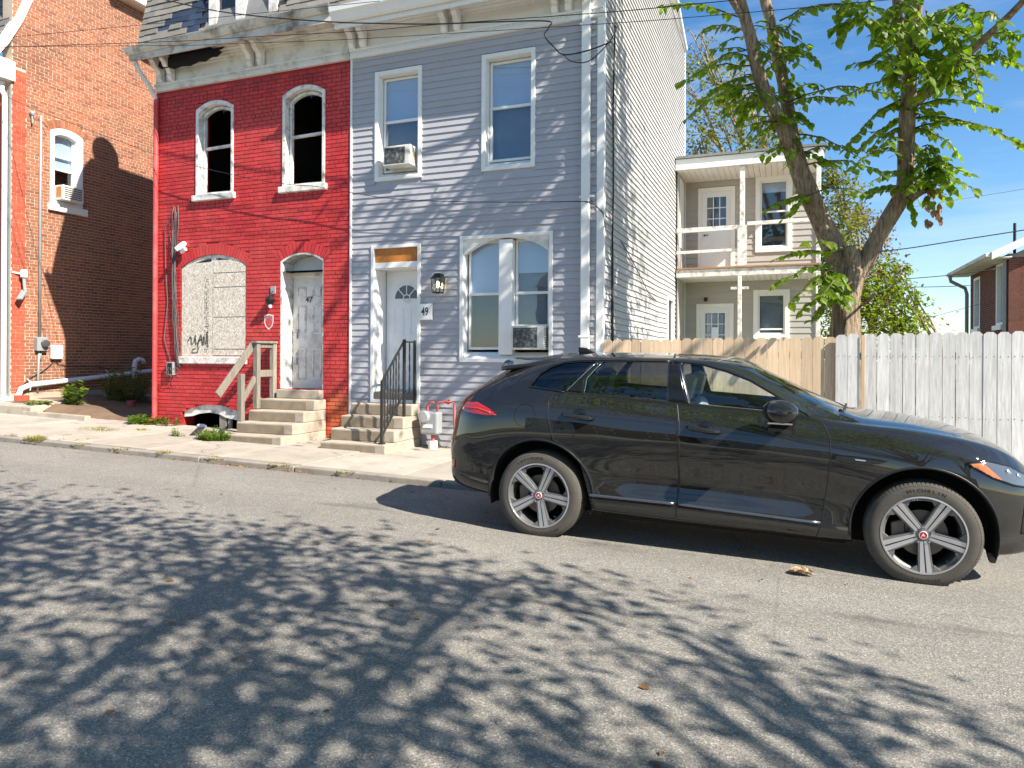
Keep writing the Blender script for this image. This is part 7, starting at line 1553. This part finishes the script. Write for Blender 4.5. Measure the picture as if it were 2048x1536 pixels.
# bumpers' lower valances and grille mesh
m = MB(); m.prism([(0, 0), (0.07, 0), (0.05, -0.07), (0.02, -0.07)], lambda x, z, y: (3.30+x, y, 0.275+z), -0.82, -0.76); m.build('air_deflector', M['black'], car)
gr = MB()
for i in range(7):
    for j in range(5): zz = 0.42+0.045*j; xx = 3.70-0.0035*(j-4)**2*0.3; gr.lathe([(0.017, 0), (0.021, 0.004), (0.017, 0.008)], 8, (3.735-0.035*abs(i-3)*0.35, -0.42+0.14*i+(0.07 if j % 2 else 0), zz), (1, 0, 0))
o = gr.build('grille_mesh', M['chrome'], car); o['kind'] = 'stuff'
gi = MB()
for j in range(8):
    for i in range(3): x_ = 3.55+0.03*i; z_ = 0.44+0.03*j; gi.lathe([(0.009, 0), (0.013, 0.003), (0.009, 0.006)], 8, (x_+(0.015 if j % 2 else 0), -(side_y(x_, z_)+0.002), z_), (0.3, -1, 0))
o = gi.build('side_grille', M['chrome'], car); o['kind'] = 'stuff'
pobj('side_intake', [(3.50,.42),(3.64,.42),(3.64,.66),(3.52,.69)], 0.001, M['black'], thick=0.004)
m = MB(); m.box(-0.6, 3.2, -0.55, 0.55, 0.20, 0.29).box(0.5, 2.4, -0.75, 0.75, 0.21, 0.28); m.build('underbody', M['liner'], car); m = MB(); m.tube([(-0.9, 0.2, 0.33), (-0.5, 0.2, 0.30), (0.4, 0.1, 0.25)], 0.05, 8); m.build('exhaust', M['galv'], car)
# wheel arch liners and lips
for ax in (0.0, 2.883):
    for sd_ in (-1, 1):
        m = MB(); nn = 36
        for k in range(nn+1):
            a = R(-16 + 212*k/nn); m.v += [(ax + 0.466*math.cos(a), sd_*0.605, 0.385 + 0.466*math.sin(a)), (ax + 0.466*math.cos(a), sd_*0.915, 0.385 + 0.466*math.sin(a))]
        for k in range(nn): m.f.append((2*k, 2*k+1, 2*k+3, 2*k+2))
        m.f.append(tuple(2*k for k in range(nn+1))); m.build('arch_liner', M['liner'], car, smooth=True, angle=40)
for ax in (0.0, 2.883):
    m = MB(); q = []
    for k in range(33):
        a = R(-14 + 208*k/32); x, z = ax + 0.474*math.cos(a), 0.385 + 0.474*math.sin(a)
        if z > 0.30: q.append((x, -(side_y(x, max(z, .36))-0.003), z))
    m.tube(q, 0.011, 6); m.build('wheel_arch_lip', M['black'], car, smooth=True)
# --- interior
def seat(x, y, back):
    st = MB(); st.prism([(0, 0.50), (0.5, 0.56), (0.52, 0.66), (0.05, 0.62), (-0.08, 0.72), (-0.24, 1.18), (-0.34, 1.19), (-0.17, 0.55)], lambda a, b, c: (x+a, y+c, b), -0.23, 0.23); s0 = st.build('seat', M['seat'], car, bevel=0.05, seg=3)
    h = MB(); h.prism([(-0.27, 1.22), (-0.23, 1.40), (-0.29, 1.44), (-0.36, 1.42), (-0.37, 1.24)], lambda a, b, c: (x+a, y+c, b), -0.13, 0.13); h.tube([(x-0.29, y-0.05, 1.18), (x-0.30, y-0.05, 1.25)], 0.008, 6); h.build('headrest', M['seat'], s0, bevel=0.035, seg=3)
for y in (-0.38, 0.38): seat(1.45, y, 0); seat(0.55, y, 0)
m = MB(); m.prism([(1.95, 0.7), (2.3, 0.7), (2.36, 1.13), (2.2, 1.15), (2.02, 1.06)], lambda a, b, c: (a, c, b), -0.72, 0.72); m.build('dashboard', M['liner'], car); m = MB(); m.lathe([(0.18, -0.012), (0.195, 0), (0.18, 0.012), (0.165, 0)], 24, (1.90, 0.38, 1.0), (0.9, 0, 0.45), True); m.build('steering_wheel', M['black'], car, smooth=True)
# --- wheels
def wheel(ax, side, letters, rot=0.0):
    root = bpy.data.objects.new('wheel', None); COL.objects.link(root); root.parent = car; root.location = (ax, side*0.955, 0.378); A = (0, side, 0)
    # tyre (axis along y, outboard = side)
    prof_ = [(0.262, -0.02), (0.275, 0.0), (0.300, 0.004), (0.335, 0.0), (0.358, -0.012), (0.371, -0.035), (0.378, -0.075), (0.378, -0.19), (0.37, -0.225), (0.34, -0.25), (0.262, -0.245)]
    m = MB(); m.lathe(prof_, 72, (0, 0, 0), A, True); ty = m.build('tyre', M['rubber'], root, smooth=True, angle=40)
    m = MB()
    for k in range(84):          # shoulder tread blocks
        a = 2*math.pi*k/84; b = a + 2*math.pi/84*0.72; e = Vector((1, 0, 0)); f = Vector((0, 0, 1))
        def pt(t, r_, h): return e*(math.cos(t)*r_) + f*(math.sin(t)*r_) + Vector((0, side*h, 0))
        m.hexa([pt(a, 0.352, -0.006), pt(b, 0.352, -0.006), pt(b, 0.352, -0.12), pt(a, 0.352, -0.12), pt(a, 0.3815 if 0 else 0.372, -0.026), pt(b, 0.372, -0.026), pt(b, 0.3798, -0.12), pt(a, 0.3798, -0.12)])
    o = m.build('tread_block', M['rubber'], ty); o['kind'] = 'stuff'
    m = MB(); m.lathe([(0.270, -0.012), (0.276, 0.001), (0.268, 0.004), (0.262, -0.004), (0.252, -0.03), (0.245, -0.20), (0.262, -0.23), (0.255, -0.235), (0.235, -0.2), (0.242, -0.03)], 72, (0, 0, 0), A, True); rim = m.build('rim', M['alloygrey'], root, smooth=True, angle=35)
    m = MB(); m.lathe([(0.2765, -0.001), (0.2755, 0.0035), (0.266, 0.005), (0.2645, 0.0)], 72, (0, 0, 0), A, True); m.build('rim_edge', M['alloy'], rim, smooth=True, angle=35)
    def sp(u, r_, h, a): # spoke frame: r along the spoke, u across
        x, z = r_*math.cos(a) - u*math.sin(a), r_*math.sin(a) + u*math.cos(a); return (x, side*h, z)
    for k in range(5):
        a = R(90 + 72*k + rot); body_ = MB(); face = MB(); P_ = lambda u, r_, h: sp(u, r_, h, a)
        for s in (-1, 1):
            L0, L1 = 0.045, 0.266                     # twin bars that part towards the rim
            def bar(mb, w0, w1, h0a, h1a, dep, c0=0.016, c1=0.030):
                q = [(s*c0 - w0/2, L0), (s*c0 + w0/2, L0), (s*c1 + w1/2, L1), (s*c1 - w1/2, L1)]
                hh = [h0a, h0a, h1a, h1a]; mb.hexa([P_(q[0][0], q[0][1], hh[0]-dep), P_(q[1][0], q[1][1], hh[1]-dep), P_(q[2][0], q[2][1], hh[2]-dep), P_(q[3][0], q[3][1], hh[3]-dep), P_(q[0][0], q[0][1], hh[0]), P_(q[1][0], q[1][1], hh[1]), P_(q[2][0], q[2][1], hh[2]), P_(q[3][0], q[3][1], hh[3])])
            bar(body_, 0.034, 0.044, -0.024, -0.006, 0.05, 0.018, 0.028); bar(face, 0.020, 0.033, -0.022, -0.003, 0.003, 0.0135, 0.0215)
            # foot that fans out at the rim
            body_.hexa([P_(s*0.05, 0.215, -0.05), P_(s*0.055, 0.215, -0.05), P_(s*0.105, 0.250, -0.05), P_(s*0.05, 0.262, -0.05), P_(s*0.05, 0.215, -0.012), P_(s*0.055, 0.215, -0.012), P_(s*0.105, 0.245, -0.008), P_(s*0.05, 0.262, -0.006)])
        body_.hexa([P_(-0.018, 0.045, -0.06), P_(0.018, 0.045, -0.06), P_(0.034, 0.26, -0.05), P_(-0.034, 0.26, -0.05), P_(-0.018, 0.045, -0.034), P_(0.018, 0.045, -0.034), P_(0.034, 0.26, -0.024), P_(-0.034, 0.26, -0.024)])
        so = body_.build('spoke', M['alloygrey'], root, bevel=0.003); face.build('spoke_face', M['alloy'], so, bevel=0.001)
        a2 = a + R(36); n_ = MB(); c = (0.058*math.cos(a2), side*-0.03, 0.058*math.sin(a2)); n_.lathe([(0.0, 0.018), (0.009, 0.016), (0.011, 0.0)], 6, c, A); n_.lathe([(0.016, 0.002), (0.013, -0.006)], 10, c, A); n_.build('wheel_nut', M['chrome'], root)
    m = MB(); m.lathe([(0.0, -0.012), (0.03, -0.012), (0.034, -0.02), (0.075, -0.032), (0.085, -0.06), (0.0, -0.06)], 40, (0, 0, 0), A); hb = m.build('hub', M['alloygrey'], root, smooth=True, angle=35)
    m = MB(); m.lathe([(0.0, -0.0095), (0.024, -0.0095), (0.026, -0.0125)], 28, (0, 0, 0), A); cp = m.build('centre_cap', M['capred'], hb, smooth=True, angle=35)
    m = MB(); m.lathe([(0.0285, -0.0115), (0.0265, -0.0085), (0.0245, -0.0085), (0.0245, -0.0115)], 28, (0, 0, 0), A, True); PC = lambda u, w, d: (u, side*d, w); m.prism([(-0.014, -0.012), (0.0, 0.015), (0.013, -0.011), (0.0, -0.002)], PC, -0.0097, -0.0088); m.build('cap_emblem', M['capwhite'], cp)
    m = MB(); m.lathe([(0.0, -0.085), (0.165, -0.085), (0.165, -0.11), (0.0, -0.11)], 40, (0, 0, 0), A); m.build('brake_disc', M['disc'], root, smooth=True, angle=35); m = MB(); m.prism([(0.10, -0.09), (0.19, -0.10), (0.20, 0.06), (0.11, 0.09)], lambda u, w, d: (-u, side*d, w), -0.07, -0.13); m.build('brake_caliper', M['disc'], root, bevel=0.01)
    m = MB(); m.lathe([(0.0, -0.24), (0.26, -0.24)], 32, (0, 0, 0), A); m.build('wheel_back', M['liner'], root)
    m = MB(); m.tube([(0.235*math.cos(R(-48)), side*-0.02, 0.235*math.sin(R(-48))), (0.215*math.cos(R(-48)), side*0.0, 0.215*math.sin(R(-48)))], 0.005, 6); m.build('valve', M['black'], root)
    if letters:
        verts = MB()
        for word, a0, flip in letters:
            tot = len(word)*0.030
            for i, chx in enumerate(word):
                me = text_mesh(chx, 0.036, 0.0012); ang = R(a0) - (i - (len(word)-1)/2)*0.031/0.316
                T = Matrix.Rotation(0, 4, 'Z'); n0 = len(verts.v)
                for v in me.vertices:
                    # text plane x right, y up -> tangential / radial on the sidewall
                    u, w_ = v.co.x*1.15, v.co.y; r_ = 0.318 + w_; th = ang - u/0.316; verts.v.append((r_*math.cos(th), side*(0.0035 + v.co.z*0.6), r_*math.sin(th)))
                for p in me.polygons: verts.f.append(tuple(n0+i_ for i_ in p.vertices))
                bpy.data.meshes.remove(me)
        verts.build('lettering', M['rubbermid'], ty)
    return root
wheel(0.0, -1, [('LATITUDE', 104, 0), ('MICHELIN', -76, 0)], -24); wheel(2.883, -1, [('MICHELIN', 88, 0), ('MICHELIN', -92, 0)], -31); wheel(0.0, 1, None, 0); wheel(2.883, 1, None, 0)
# ================================================================== put every root at its thing's base (children keep their place)
for o in list(COL.objects):
    if o.type == 'EMPTY' and o.parent is None and o.location.length < 1e-6 and len(o.children):
        lo = Vector((1e9,)*3); hi = Vector((-1e9,)*3)
        for c in o.children:
            if c.type != 'MESH' or c.name.startswith('leaf'): continue
            for q in c.bound_box:
                p = c.matrix_basis @ Vector(q); lo = Vector(map(min, lo, p)); hi = Vector(map(max, hi, p))
        b = Vector(((lo.x+hi.x)/2, (lo.y+hi.y)/2, lo.z)); o.location = b
        for c in o.children: c.location = c.location - b
